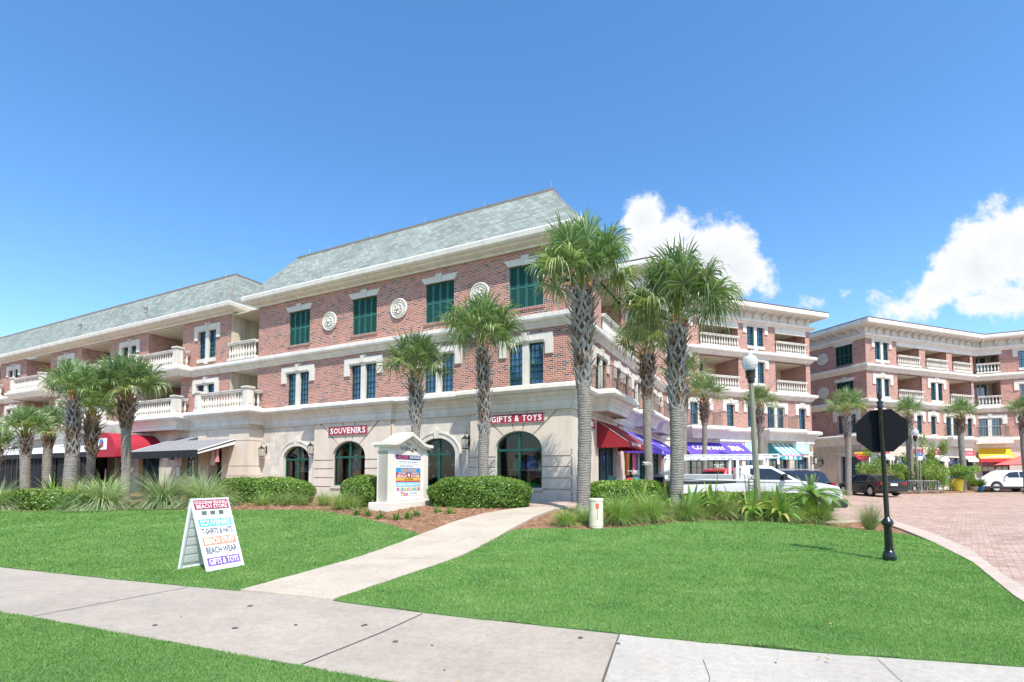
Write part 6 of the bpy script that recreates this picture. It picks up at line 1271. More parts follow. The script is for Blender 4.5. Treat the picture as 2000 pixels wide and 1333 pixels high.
def monument():
    g = gz(-3.2, 15.9)-.06; O = Vector((-3.69, 15.6, 0)); M = Matrix.Translation((O.x, O.y, g)) @ Matrix.Rotation(radians(63), 4, 'Z'); T = thing('monument_sign', 'cream gabled monument sign headed The Village with stacked shop name panels', 'sign', M)
    W_, D_ = 1.96, .46; b = MB(); b.box(-.2, W_+.2, -.14, D_+.14, -.15, .26, bev=.02); b.build('plinth', M_cream, T, M)
    b = MB(); b.box(0, W_, 0.05, D_-.05, .26, 1.99); b.box(0, .25, 0, D_, .26, 1.82); b.box(W_-.25, W_, 0, D_, .26, 1.82); b.prism([(0, 1.98), (W_, 1.98), (W_/2, 2.36)], .05, D_-.05); body = b.build('body', M_cream, T, M)
    b = MB(); P = [(-.12, 1.99), (.16, 1.99), (.34, 2.03), (W_/2, 2.33), (W_-.34, 2.03), (W_-.16, 1.99), (W_+.12, 1.99), (W_+.12, 2.08), (W_-.18, 2.09), (W_-.38, 2.13), (W_/2, 2.44), (.38, 2.13), (.18, 2.09), (-.12, 2.08)]; b.prism(P, -.13, D_+.13)
    P2 = [(-.07, 1.92), (.32, 1.95), (W_/2, 2.28), (W_-.32, 1.95), (W_+.07, 1.92), (W_+.07, 1.99), (W_-.30, 2.02), (W_/2, 2.36), (.30, 2.02), (-.07, 1.99)]; b.prism(P2, -.07, D_+.07); b.build('cap', M_cream, T, M)
    ink = col('black_letters', (.02, .02, .025)); 
    for t, z, h, w in (('The', 2.07, .085, .26), ('Village', 1.90, .17, .86)): text_mb(t, h, w, .012).build('lettering', ink, body, M @ Matrix.Translation((W_/2+.0, .045, z)))
    W1 = col('white_panel', (.80, .80, .80), var=.02); nv = col('navy_panel', (.02, .05, .18)); bl = col('blue_panel', (.03, .30, .62)); rd = col('red_panel', (.42, .03, .06)); yl = col('amber_panel', (.78, .42, .08)); tq = col('aqua_panel', (.25, .62, .74)); gy = col('grey_letters', (.32, .34, .37)); orr = col('orange_letters', (.85, .38, .05)); rdl = col('red_letters', (.65, .07, .08)); bll = col('blue_letters', (.12, .35, .6)); pk = col('magenta_letters', (.6, .06, .35)); gn = col('lime_letters', (.45, .6, .08))
    rows = [(nv, .20, [('ACME', -.30, 0, .12, .52, rdl), ('ICE HOUSE', .30, .01, .085, .5, M_letter)]), (W1, .17, [('PROPERTY MANAGEMENT', 0, 0, .045, .95, gy)]), (W1, .17, [('arkon group', -.12, 0, .09, .62, gy)]), (bl, .19, [('MAUI WAVES', 0, 0, .11, .75, orr)]),
            (rd, .19, [('GOLDEN', -.33, .055, .05, .36, M_letter), ('SEASHELL', .33, .055, .05, .4, M_letter), ('BEACH', -.33, -.03, .085, .44, M_letter), ('STORE', .33, -.03, .085, .44, M_letter)]), (yl, .14, [('LA COCINA', 0, 0, .055, .42, ink)]), (rdl, .05, []), (tq, .18, [('Celeste', -.36, 0, .10, .38, M_letter), ('SHADES', .22, 0, .07, .6, M_letter)]), (W1, .19, 'stripe'), (W1, .19, [('Pizza', -.2, 0, .12, .36, rdl), ('by the sea', .22, 0, .08, .36, bll)]), (W1, .17, [])]
    z = 1.72; cx = W_/2
    for m_, h, tx in rows:
        h *= .77
        q = MB(); q.box(cx-.60, cx+.60, .028, .049, z-h+.006, z-.006); pn = q.build('name_panel', m_, T, M)
        if tx == 'stripe':
            for i, mm in enumerate((pk, yl, bl, gn, pk, orr, gn, bl, gn, pk)): q = MB(); q.box(cx-.58+i*.116, cx-.58+i*.116+.10, .022, .027, z-h+.03, z-.03); q.build('colour_block', mm, pn, M)
            for i, c in enumerate('SWEETS'): text_mb(c, .09, .06, .02).build('lettering', M_letter, pn, M @ Matrix.Translation((cx-.43+i*.17, .018, z-h/2)))
        else:
            for (t, dx, dz, hh, ww, lm) in tx: text_mb(t, hh, ww, .02).build('lettering', lm, pn, M @ Matrix.Translation((cx+dx, .024, z-h/2+dz)))
            if m_ is rd: q = MB(); q.lathe([(.05, 0), (.05, .004)], n=10); q.build('shell_emblem', M_letter, pn, M @ Matrix.Translation((cx, .026, z-h/2)) @ Matrix.Rotation(pi/2, 4, 'X'))
        z -= h
monument()
def aframe():
    M0 = Matrix.Translation((-4.58, 7.9, gz(-4.6, 7.9)+.0)) @ Matrix.Rotation(radians(69), 4, 'Z'); T = thing('folding_sign', 'white folding sidewalk sign with coloured bands reading SOUVENIRS, T-SHIRTS & HATS', 'sandwich board', M0)
    w, h = .665, 1.15; le = radians(20.5); MA = M0 @ Matrix.Rotation(-le, 4, 'X')
    b = MB(); t = .022
    # panel with handle cut-outs
    zc0, zc1 = .885, .955; b.box(0, w, 0, t, 0, zc0); b.box(0, w, 0, t, zc1, h)
    for x0, x1 in ((0, .13), (.235, .28), (.385, .43), (.535, w)): b.box(x0, x1, 0, t, zc0, zc1)
    for x0, x1, z0, z1 in ((0, .02, 0, h), (w-.02, w, 0, h), (0, w, h-.012, h), (.02, w-.02, 0, .012)): b.box(x0, x1, -.006, 0, z0, z1)
    b.box(.04, .12, -.002, t, -.02, 0); b.box(w-.12, w-.04, -.002, t, -.02, 0)
    fp = b.build('front_panel', M_white, T, MA)
    MBk = M0 @ Matrix.Translation((0, .62, 0)) @ Matrix.Rotation(radians(11.2), 4, 'X'); b = MB(); b.box(0, w, -t*.5, t*.5, 0, h*.965)
    for z in np.arange(.1, .95, .14): b.box(.06, w-.06, -t*.5-.012, -t*.5, z, z+.10)
    for x0, x1, z0, z1 in ((0, .03, 0, h*.96), (w-.03, w, 0, h*.96), (.03, w-.03, 0, .03)): b.box(x0, x1, -t*.5-.02, -t*.5, z0, z1)
    b.build('back_panel', M_white, T, MBk)
    cy = col('cyan_band', (.03, .52, .78)); sal = col('salmon_band', (.85, .27, .16)); pur = col('violet_band', (.20, .10, .55)); nvy = col('navy_letters', (.02, .035, .07)); mar = col('maroon_band', (.36, .02, .06))
    for z0, z1, bm_, tx, lm, hh in ((.70, .82, cy, 'SOUVENIRS', M_letter, .095), (.565, .68, None, 'T-SHIRTS & HATS', nvy, .098), (.40, .53, sal, 'BEACH STUFF', M_letter, .095), (.255, .38, None, 'BEACH WEAR', nvy, .10), (.075, .205, pur, 'GIFTS & TOYS', M_letter, .095)):
        par = fp
        if bm_: q = MB(); q.box(.045, w-.045, -.003, -.0005, z0, z1); par = q.build('band', bm_, fp, MA)
        text_mb(tx, hh, .52 if bm_ else .54, .022 if bm_ else .014).build('lettering', lm, par, MA @ Matrix.Translation((w/2, -.0048, (z0+z1)/2)))
    q = MB(); q.box(.03, w-.03, -.010, -.0065, .985, h-.02); hd = q.build('header', mar, fp, MA)
    for t_, dx, dz, hh, ww in (('GOLDEN', -.165, .034, .05, .25), ('SEASHELL', .165, .034, .05, .27), ('BEACH STORE', 0, -.032, .062, .54)): text_mb(t_, hh, ww, .008).build('lettering', M_letter, hd, MA @ Matrix.Translation((w/2+dx, -.012, 1.058+dz)))
    q = MB(); q.lathe([(.022, 0), (.022, .002)], n=10); q.build('shell_emblem', M_letter, hd, MA @ Matrix.Translation((w/2-.012, -.012, 1.09)) @ Matrix.Rotation(pi/2, 4, 'X'))
aframe()
def lamp(label, px, D, s, lean, wood=True):
    x = at(px, D); g = gz(x, D)-.05; M = Matrix.Translation((x, D, g)) @ Matrix.Rotation(radians(lean), 4, 'Y'); T = thing('street_lamp', label, 'street lamp', M, 'globe street lamps'); H = s
    def f(nt, N, L, bs): L.new(ramp(N, L, nz(N, L, 3, 6, .6, st=(6, 6, .5)), [(.3, (.13, .145, .105)), (.7, (.28, .28, .21))]), bs.inputs['Base Color']); bs.inputs['Roughness'].default_value = .8
    mp = cached('lpm', lambda: mat('weathered_green_post', f)); mb = MB(); r0 = .095; mb.lathe([(r0*1.3, 0), (r0*1.3, .5), (r0*1.05, .55), (r0, .6), (.066, H-1.0)], n=8); mb.build('post', mp, T, M)
    mb = MB(); mb.lathe([(.07, H-1.0), (.085, H-.98), (.10, H-.90), (.10, H-.86), (.14, H-.84), (.14, H-.66), (.155, H-.64), (.155, H-.61), (.12, H-.60)], n=16); mb.build('collar', M_black, T, M, True)
    gm = cached('globe', lambda: (lambda f: mat('ribbed_acrylic', f))(lambda nt, N, L, bs: (bs.inputs['Base Color'].__setattr__('default_value', (.80, .83, .86, 1)), bs.inputs['Roughness'].__setattr__('default_value', .18), bs.inputs['Transmission Weight'].__setattr__('default_value', .45), bs.inputs['Coat Weight'].__setattr__('default_value', .5))))
    mb = MB(); P = []; n = 36; pr = [(.12, -.61), (.17, -.56), (.215, -.45), (.225, -.36), (.215, -.28), (.20, -.24), (.155, -.18), (.10, -.155), (.095, -.14), (.105, -.12), (.09, -.06), (.05, -.03), (.03, -.01)]
    for r, z in pr:
        for i in range(n): a = 2*pi*i/n; k = r*(1+(.02 if i % 2 else 0)*(z < -.2)); P.append((k*cos(a), k*sin(a), H+z))
    mb.add(P, [(k*n+i, k*n+(i+1) % n, (k+1)*n+(i+1) % n, (k+1)*n+i) for k in range(len(pr)-1) for i in range(n)]+[tuple(range((len(pr)-1)*n, len(pr)*n))]); mb.build('globe', gm, T, M, False)
    mb = MB(); mb.lathe([(.012, H-.02), (.018, H+.01), (.01, H+.05), (.003, H+.09)], n=8); mb.build('finial', M_black, T, M, True)
lamp('near street lamp with ribbed globe on a weathered post behind the lilies', 1480, 15.6, 5.15, -2.0)
lamp('far street lamp with pale globe beside the bicycle rack', 1792, 37.6, 4.75, -1.2)

# ================================================================ vehicles
def bevel_solid(name, poly, w, m, parent, M, taper=None, bev=.05, seg=3, ytop=None, zs=None):
    """poly (x,z) extruded over y in [-w,w]; taper(x,z)->width factor"""
    bm = bmesh.new(); n = len(poly); A = [bm.verts.new((x, -w*(taper(x, z) if taper else 1), z)) for x, z in poly]; B = [bm.verts.new((x, w*(taper(x, z) if taper else 1), z)) for x, z in poly]
    bm.faces.new(A); bm.faces.new(B[::-1])
    for i in range(n): bm.faces.new((A[i], B[i], B[(i+1) % n], A[(i+1) % n]))
    bmesh.ops.recalc_face_normals(bm, faces=bm.faces[:]); ed = [e for e in bm.edges if abs(e.verts[0].co.y-e.verts[1].co.y) < w*.4]
    bmesh.ops.bevel(bm, geom=ed, offset=bev, segments=seg, profile=.5, affect='EDGES', clamp_overlap=True)
    me = bpy.data.meshes.new(name); bm.to_mesh(me); bm.free(); me.materials.append(m); me.polygons.foreach_set('use_smooth', [True]*len(me.polygons)); me.set_sharp_from_angle(angle=radians(32)); return inst(name, me, parent, M)
def arch_pts(cx, r, z0, n=9):   # left to right over the wheel
    a0 = math.asin(min(1, max(-1, (z0-.34)/r))); return [(cx+r*cos(pi-a0-(pi-2*a0)*i/n), .34+r*sin(pi-a0-(pi-2*a0)*i/n)) for i in range(n+1)]
def wheel(T, M, x, y, R, side, rim_m, spokes=5):
    MM = M @ Matrix.Translation((x, y, R)) @ Matrix.Rotation(pi/2*(1 if side < 0 else -1), 4, 'X')
    mb = MB(); mb.lathe([(R*.62, -.22), (R*.9, -.22), (R, -.18), (R, -.04), (R*.93, 0), (R*.70, 0), (R*.66, -.02)], n=28); w = mb.build('wheel', col('tyre_rubber', (.018, .018, .018), .85) if 'tyre' not in _c else _c['tyre'], T, MM, True)
    mb = MB(); mb.lathe([(R*.69, -.01), (R*.66, -.005), (R*.60, -.05), (R*.58, -.12), (.001, -.13)], n=28)
    for i in range(spokes):
        a = i*2*pi/spokes; d = Vector((cos(a), sin(a), 0)); s = Vector((-sin(a), cos(a), 0)); q = [d*.03-s*.035, d*R*.62-s*.045, d*R*.62+s*.045, d*.03+s*.035]; mb.add([v+Vector((0, 0, -.035)) for v in q]+[v+Vector((0, 0, -.07)) for v in q], [(0, 1, 2, 3), (0, 4, 5, 1), (2, 6, 7, 3)])
    mb.lathe([(.05, -.06), (.05, -.02), (.02, -.015)], n=10); mb.build('rim', rim_m, w, MM, False)
_c['tyre'] = col('tyre_rubber', (.018, .018, .018), .85)
M_rim = plain('alloy_rim', (.55, .56, .58), .3, .05, metal=.8); M_trimblk = col('black_trim', (.02, .02, .022), .5); M_tail = col('tail_lamp_red', (.20, .006, .01), .2); M_head = glass_mat('headlamp_glass', (.5, .52, .55), 1, .1); M_chrome = plain('chrome', (.6, .6, .62), .15, .03, metal=1)
def carpaint(n, c, met=.0): return plain(n, c, .28, .02, 1, metal=met, coat=.45)
def car(name, label, cat, M, paint, P):
    T = thing(name, label, cat, M, P.get('group')); L, w, R = P['L'], P['w'], P['R']; f, r = P['axf'], P['axr']; zb = P['zb']; ra = R+.07
    def arch(cx): a0 = math.asin((zb-R)/ra) if abs(zb-R) < ra else 0; return [(cx+ra*cos(pi-a0-(pi-2*a0)*i/9), R+ra*sin(pi-a0-(pi-2*a0)*i/9)) for i in range(10)]
    bottom = [(-L/2+.05, zb+.1), (-L/2+.25, zb)]+arch(r)+arch(f)+[(L/2-.3, zb), (L/2-.05, zb+.08)]
    poly = bottom+P['top']; tp = lambda x, z: 1-.16*max(0, (abs(x)-L*.34)/(L*.16))**2*.9-.03*max(0, (z-.75))
    body = bevel_solid('body', poly, w, paint, T, M, tp, P.get('bev', .06), 3)
    cab = P['cab']; zc = P['belt']; k = P.get('tumble', .26); top = max(z for x, z in cab); cw = lambda x, z: (w-.055-(z-zc)*k)/w*(1-.05*max(0, (abs(x)-1.2)))
    c = bevel_solid('cabin', cab, w, paint, T, M, cw, .06, 3)
    for s in (-1, 1):
        for g in P['side_win']:
            mb = MB(); pts = [(x, s*(w*cw(x, z)+.004), z) for x, z in g]; mb.add(pts, [tuple(range(len(g))) if s < 0 else tuple(range(len(g)-1, -1, -1))]); mb.build('side_window', M_cglass, c, M)
        for g in P.get('trim_lines', []):
            mb = MB(); mb.path([(x, s*(w*cw(x, z)+.006), z) for x, z in g], .010, 4); mb.build('window_trim', M_chrome, c, M)
    for nm, (a, b) in P['glass_ends'].items():
        n = Vector((b[1]-a[1], 0, -(b[0]-a[0]))).normalized(); n = n if n.x*(a[0]+b[0]) > 0 else -n; q = MB(); wa, wb = w*cw(*a)*.93, w*cw(*b)*.90
        A_ = Vector((a[0], 0, a[1]))+n*.006; B_ = Vector((b[0], 0, b[1]))+n*.006; q.add([A_+Vector((0, -wa, 0)), A_+Vector((0, wa, 0)), B_+Vector((0, wb, 0)), B_+Vector((0, -wb, 0))], [(0, 1, 2, 3)]); q.build(nm, M_cglass, c, M)
    for x in (f, r):
        for s in (-1, 1): wheel(T, M, x, s*(w-.02), R, s, M_rim, P.get('spokes', 5))
    mb = MB()
    for s in (-1, 1): mb.box(-L/2+.3, L/2-.3, min(s*(w-.04), s*(w-.30)), max(s*(w-.04), s*(w-.30)), zb-.02, zb+.12)
    mb.box(-L/2+.4, L/2-.4, -w+.25, w-.25, zb-.04, zb+.3); mb.build('underbody', M_trimblk, T, M)
    for s in (-1, 1):
        x0, z0, z1, y0, y1, d = P['tail']; q = MB(); q.box(-L/2-.01+d, -L/2+x0, min(s*y0, s*y1), max(s*y0, s*y1), z0, z1, bev=.015); q.build('tail_lamp', M_tail, T, M, True)
        x0, z0, z1, y0, y1, d = P['head']; q = MB(); q.box(L/2-x0, L/2+.0-d, min(s*y0, s*y1), max(s*y0, s*y1), z0, z1, bev=.015); q.build('headlamp', M_head, T, M, True)
        q = MB(); mx, mz = P['mirror']; q.box(mx-.06, mx+.06, min(s*(w-.02), s*(w+.20)), max(s*(w-.02), s*(w+.20)), mz, mz+P.get('mh', .13), bev=.03); q.build('wing_mirror', P.get('mirror_m', paint), T, M, True)
        for dx in P['doors']: q = MB(); q.box(dx[0]-.006, dx[0]+.006, min(s*(w+.001), s*(w-.01)), max(s*(w+.001), s*(w-.01)), zb+.2, zc-.02); q.build('door_seam', M_trimblk, T, M); h = MB(); h.box(dx[0]+.06*dx[1], dx[0]+.26*dx[1], min(s*w, s*(w+.035)), max(s*w, s*(w+.035)), zc-.16, zc-.12) if dx[1] > 0 else h.box(dx[0]-.26, dx[0]-.06, min(s*w, s*(w+.035)), max(s*w, s*(w+.035)), zc-.16, zc-.12); h.build('door_handle', P.get('handle_m', paint), T, M)
    return T, body, c
# white pickup: x forward
def pickup():
    x0, y0 = 8.94, 19.92; M = Matrix.Translation((x0, y0, rz(x0, y0)-.09)) @ Matrix.Rotation(radians(-14), 4, 'Z'); wp = carpaint('white_car_paint', (.66, .67, .68)); L = 6.0
    P = dict(L=L, w=.98, R=.39, axf=2.1, axr=-1.75, zb=.46, belt=1.34, bev=.05,
             top=[(L/2, .62), (L/2, 1.0), (L/2-.10, 1.18), (2.3, 1.31), (1.72, 1.37), (-.36, 1.40), (-.36, 1.42), (-.42, 1.42), (-L/2+.04, 1.45), (-L/2, 1.38)],
             cab=[(1.74, 1.34), (.78, 1.90), (.45, 1.955), (-.15, 1.945), (-.30, 1.86), (-.36, 1.34)], side_win=[[(1.42, 1.42), (.72, 1.82), (.02, 1.84), (-.02, 1.42)]], glass_ends={'windscreen': ((1.68, 1.40), (.86, 1.87)), 'rear_window': ((-.33, 1.45), (-.30, 1.80))},
             tail=(.06, 1.0, 1.36, .82, .97, 0), head=(.22, .90, 1.08, .62, .90, .05), mirror=(1.12, 1.40), mh=.24, mirror_m=M_trimblk, doors=[(-.10, 1)], handle_m=M_trimblk, tumble=.22, spokes=6)
    T, body, cab = car('pickup_truck', 'white pickup truck with a long ladder rack and tool chest behind the hedge', 'pickup truck', M, wp, P)
    q = MB(); q.box(L/2-.35, L/2+.12, -.98, .98, .44, .74, bev=.05); q.box(L/2-.5, L/2-.2, -.6, .6, .30, .44); q.build('front_bumper', M_trimblk, T, M, True)
    q = MB(); q.box(L/2-.02, L/2+.02, -.6, .6, .82, 1.10); q.build('grille', M_trimblk, T, M)
    q = MB(); q.box(L/2-1.28, L/2-.38, -.995, -.975, .44, .56); 
    for cx in (2.1, -1.75):
        for s in (-1, 1):
            for i in range(10): a, b = pi*i/10, pi*(i+1)/10; q.tube((cx+.47*cos(a), s*.985, .39+.47*sin(a)), (cx+.47*cos(b), s*.985, .39+.47*sin(b)), .03, n=5)
    q.build('wheel_arch_trim', M_trimblk, T, M)
    q = MB(); q.box(-L/2+.08, -.48, -.90, .90, 1.25, 1.36); q.build('bed_liner', M_trimblk, T, M)
    q = MB(); q.box(-2.75, -.60, -.88, -.45, 1.40, 1.62, bev=.02); q.box(-2.75, -.60, .45, .88, 1.40, 1.62, bev=.02); tb = q.build('tool_chest', M_alu, T, M)
    q = MB()
    for s in (-1, 1):
        for x in (-2.9, -.42): q.box(x-.05, x+.05, s*.86-.03, s*.86+.03, 1.42, 2.26)
        q.box(-2.95, 1.0, s*.88-.02, s*.88+.02, 2.31, 2.36); q.box(-2.95, 1.0, s*.88-.02, s*.88+.02, 2.20, 2.24)
        for x in np.arange(-2.9, 1.05, .30): q.box(x-.07, x+.07, s*.88-.015, s*.88+.015, 2.24, 2.30)
        q.box(.92, 1.0, s*.86-.03, s*.86+.03, 1.98, 2.2)
    for x in (-2.9, -1.6, -.42, .95): q.box(x-.03, x+.03, -.86, .86, 2.22, 2.28)
    q.build('ladder_rack', col('rack_white', (.66, .67, .68)), T, M)
pickup()
def sedan():
    x0, y0 = 24.2, 35.3; M = Matrix.Translation((x0, y0, rz(x0, y0)-.09)) @ Matrix.Rotation(radians(90), 4, 'Z'); L = 4.6
    P = dict(L=L, w=.91, R=.33, axf=1.38, axr=-1.36, zb=.24, belt=.93, bev=.07, top=[(L/2, .45), (L/2-.04, .66), (L/2-.35, .80), (1.05, .95), (-1.45, 1.0), (-L/2+.12, 1.02), (-L/2, .94), (-L/2-.02, .55)],
             cab=[(1.15, .93), (.30, 1.38), (-.20, 1.46), (-.80, 1.45), (-1.25, 1.33), (-1.95, .97)], side_win=[[(.86, 1.0), (.22, 1.34), (-.28, 1.385), (-.30, .99)], [(-.36, .99), (-.35, 1.385), (-.85, 1.37), (-1.30, 1.05), (-1.18, .99)]],
             trim_lines=[[(.90, .985), (.22, 1.355), (-.3, 1.40), (-.87, 1.385), (-1.36, 1.03), (-1.2, .98)]], glass_ends={'windscreen': ((1.08, .97), (.36, 1.35)), 'rear_window': ((-1.86, 1.02), (-1.30, 1.31))},
             tail=(.34, .72, .92, .52, .86, 0), head=(.4, .60, .76, .5, .86, .06), mirror=(.62, .98), doors=[(.95, 0), (-.28, 1), (-1.1, 0)], spokes=5)
    P['doors'] = [(-.28, 1), (.85, -1)]
    T, b, c = car('parked_car', 'black sedan parked facing away behind the stop sign post', 'car', M, carpaint('black_car_paint', (.008, .009, .014)), P)
    q = MB(); q.box(-L/2-.035, -L/2-.015, -.22, .22, .68, .82); q.build('number_plate', M_white, T, M)
    q = MB(); q.box(-L/2-.06, -L/2+.1, -.80, .80, .32, .52, bev=.03); q.build('rear_bumper', carpaint('black_bumper', (.01, .01, .014)), T, M, True)
sedan()
SUV = dict(L=4.95, w=.97, R=.38, axf=1.45, axr=-1.42, zb=.30, belt=1.06, bev=.07, top=[(2.475, .55), (2.45, .82), (2.25, .98), (1.15, 1.09), (-2.2, 1.12), (-2.45, 1.08), (-2.475, .6)],
           cab=[(1.25, 1.06), (.50, 1.60), (.15, 1.69), (-1.9, 1.67), (-2.15, 1.60), (-2.45, 1.08)], side_win=[[(.98, 1.12), (.42, 1.52), (-.25, 1.58), (-.27, 1.12)], [(-.33, 1.12), (-.32, 1.58), (-1.2, 1.57), (-1.28, 1.12)], [(-1.42, 1.12), (-1.34, 1.56), (-1.95, 1.54), (-2.12, 1.2)]],
           glass_ends={'windscreen': ((1.18, 1.10), (.54, 1.56)), 'rear_window': ((-2.42, 1.14), (-2.20, 1.52))}, tail=(.2, .95, 1.2, .72, .95, 0), head=(.38, .72, .90, .6, .93, .03), mirror=(.85, 1.08), doors=[(-.30, 1), (.95, -1), (-1.3, 1)], tumble=.22, spokes=7)
x0, y0 = 38.9, 41.0; M = Matrix.Translation((x0, y0, rz(x0, y0)-.09)) @ Matrix.Rotation(radians(176), 4, 'Z')
T, b, c = car('parked_car', 'white sport utility car parked at the right edge before the yellow awning', 'car', M, carpaint('pearl_car_paint', (.74, .75, .77)), dict(SUV))
q = MB(); q.box(-2.3, 2.3, -.985, .985, .28, .46, bev=.03); q.build('lower_cladding', M_trimblk, T, M, True)
q = MB()
for s in (-1, 1): q.tube((.3, s*.72, 1.72), (-1.9, s*.72, 1.70), .02)
q.build('roof_rail', M_alu, T, M)
x0, y0 = 11.5, 23.3; M = Matrix.Translation((x0, y0, rz(x0, y0)-.09)) @ Matrix.Rotation(radians(193), 4, 'Z') @ Matrix.Scale(1.04, 4)
T, b, c = car('parked_car', 'dark blue sport utility car parked beyond the bonnet of the white pickup', 'car', M, carpaint('navy_car_paint', (.01, .013, .03)), dict(SUV, L=4.95))
q = MB()
for s in (-1, 1): q.tube((.3, s*.74, 1.74), (-1.9, s*.74, 1.72), .02)
q.build('roof_rail', M_alu, T, M)
x0, y0 = 12.4, 27.0; M = Matrix.Translation((x0, y0, rz(x0, y0)-.09)) @ Matrix.Rotation(radians(20), 4, 'Z') @ Matrix.Scale(1.1, 4)
car('parked_car', 'red car mostly hidden behind the cab of the white pickup', 'car', M, carpaint('red_car_paint', (.5, .02, .03)), dict(SUV))
x0, y0 = 10.3, 28.0; M = Matrix.Translation((x0-1.6, y0, rz(x0, y0)-.14)) @ Matrix.Rotation(radians(62), 4, 'Z') @ Matrix.Scale(.93, 4)
car('parked_car', 'silver car mostly hidden behind the bed of the white pickup', 'car', M, carpaint('silver_car_paint', (.33, .35, .38), .3), dict(SUV, w=.92))

# ================================================================ plaza furniture
def small(name, label, cat, px, D, rot=0, group=None, z=0):
    x = at(px, D); M = Matrix.Translation((x, D, rz(x, D)+.0+z)) @ Matrix.Rotation(radians(rot), 4, 'Z'); return thing(name, label, cat, M, group), M
T, M = small('park_bench', 'green slatted bench between the flowering bushes and yellow pot', 'bench', 1848, 39.6, 18)
gb = col('green_bench_paint', (.02, .28, .17), .5); mb = MB()
for i in range(5): mb.box(-.8, .8, -.22+i*.09, -.15+i*.09, .44, .47)
mb.build('seat', gb, T, M); mb = MB()
for i in range(5): mb.box(-.8, .8, .24+i*.012, .27+i*.012, .52+i*.09, .59+i*.09)
mb.build('backrest', gb, T, M)
for s in (-1, 1):
    mb = MB(); mb.box(s*.72-.03, s*.72+.03, -.22, -.16, 0, .62); mb.box(s*.72-.03, s*.72+.03, .20, .26, 0, .95); mb.box(s*.72-.03, s*.72+.03, -.24, .26, .60, .64); mb.build('leg', gb, T, M)
T, M = small('flower_pot', 'tall yellow flower pot holding a leafy green shrub', 'flower pot', 1868, 39.2)
mb = MB(); mb.lathe([(.26, 0), (.30, .1), (.42, .85), (.46, .9), (.46, .98), (.40, .98), (.38, .9)], n=20); mb.build('pot', col('yellow_glaze', (.72, .55, .05), .4), T, M, True)
bush('leafy green shrub growing in the tall yellow pot', at(1868, 39.2), 39.2, 1.3, 1.3, 300, 3200, .0, 'potted_shrub'); bpy.data.objects[[o.name for o in bpy.data.objects if o.name.startswith('potted_shrub')][-1]].location.z += .85
T, M = small('bicycle_rack', 'pale tubular bicycle rack around the far lamp post', 'bicycle rack', 1803, 37.2, 14); mb = MB()
mb.path([(-1.9, 0, 0), (-1.55, 0, .85), (1.35, 0, .85), (1.95, 0, 0)], .03, 6); mb.path([(-1.5, 0, .12), (1.7, 0, .12)], .025, 6)
for i in range(14): x = -1.4+i*.21; mb.tube((x, 0, .12), (x, 0, .85), .014)
mb.build('tubes', M_alu, T, M)
T, M = small('bicycle', 'dark bicycle partly hidden behind the boot of the black sedan', 'bicycle', 1776, 36.8, 10)
for x in (-.52, .52):
    mb = MB()
    for i in range(20): a, b = 2*pi*i/20, 2*pi*(i+1)/20; mb.tube((x+.33*cos(a), 0, .34+.33*sin(a)), (x+.33*cos(b), 0, .34+.33*sin(b)), .02, n=5)
    for i in range(8): a = i*pi/4; mb.tube((x, 0, .34), (x+.32*cos(a), 0, .34+.32*sin(a)), .004, n=3)
    mb.build('wheel', M_trimblk, T, M)
mb = MB(); mb.path([(-.52, 0, .34), (-.05, 0, .32), (.35, 0, .80), (-.15, 0, .82), (-.05, 0, .32)], .018); mb.path([(-.52, 0, .34), (-.15, 0, .82), (-.18, 0, .95)], .015); mb.path([(.52, 0, .34), (.35, 0, .80), (.32, 0, 1.0)], .018); mb.build('frame', M_metal, T, M)
mb = MB(); mb.tube((.30, -.25, 1.0), (.30, .25, 1.0), .015); mb.build('handlebar', M_metal, T, M); mb = MB(); mb.box(-.30, -.06, -.07, .07, .95, 1.0); mb.build('saddle', M_trimblk, T, M)
T, M = small('parking_sign', 'small blue and white parking sign on a thin post beside the far lamp', 'sign', 1797.5, 37.0)
mb = MB(); mb.tube((0, 0, 0), (0, 0, 2.9), .025); mb.build('post', M_alu, T, M); mb = MB(); mb.box(-.15, .15, -.035, -.025, 2.35, 2.85); b = mb.build('plate', M_white, T, M); mb = MB(); mb.box(-.14, .14, -.042, -.036, 2.6, 2.84); mb.build('blue_field', col('sign_blue', (.02, .12, .5)), b, M)
mb = MB(); mb.lathe([(.035, 0), (.035, .003)], n=8); mb.box(-.05, .05, .0, .004, -.09, -.03); mb.build('symbol', M_letter, b, M @ Matrix.Translation((0, -.044, 2.75)) @ Matrix.Rotation(pi/2, 4, 'X'))
T, M = small('patio_umbrella', 'faded red patio umbrella above the white sport utility car', 'umbrella', 2006, 42.0)
M = M @ Matrix.Translation((0, 0, 0)); mb = MB(); mb.tube((0, 0, 0), (0, 0, 3.0), .03); mb.build('pole', M_alu, T, M); mb = MB(); n = 8
P = [(0, 0, 2.95)]+[(2.0*cos(i*pi/4), 2.0*sin(i*pi/4), 2.05) for i in range(8)]+[(1.2*cos(i*pi/4+pi/8), 1.2*sin(i*pi/4+pi/8), 2.36) for i in range(8)]
mb.add(P, [(0, 1+i, 9+i) for i in range(8)]+[(0, 9+i, 1+(i+1) % 8) for i in range(8)]+[(1+i, 1+(i+1) % 8, 9+i) for i in range(8)]); mb.build('canopy', col('faded_red_canvas', (.62, .16, .15), .8), T, M)
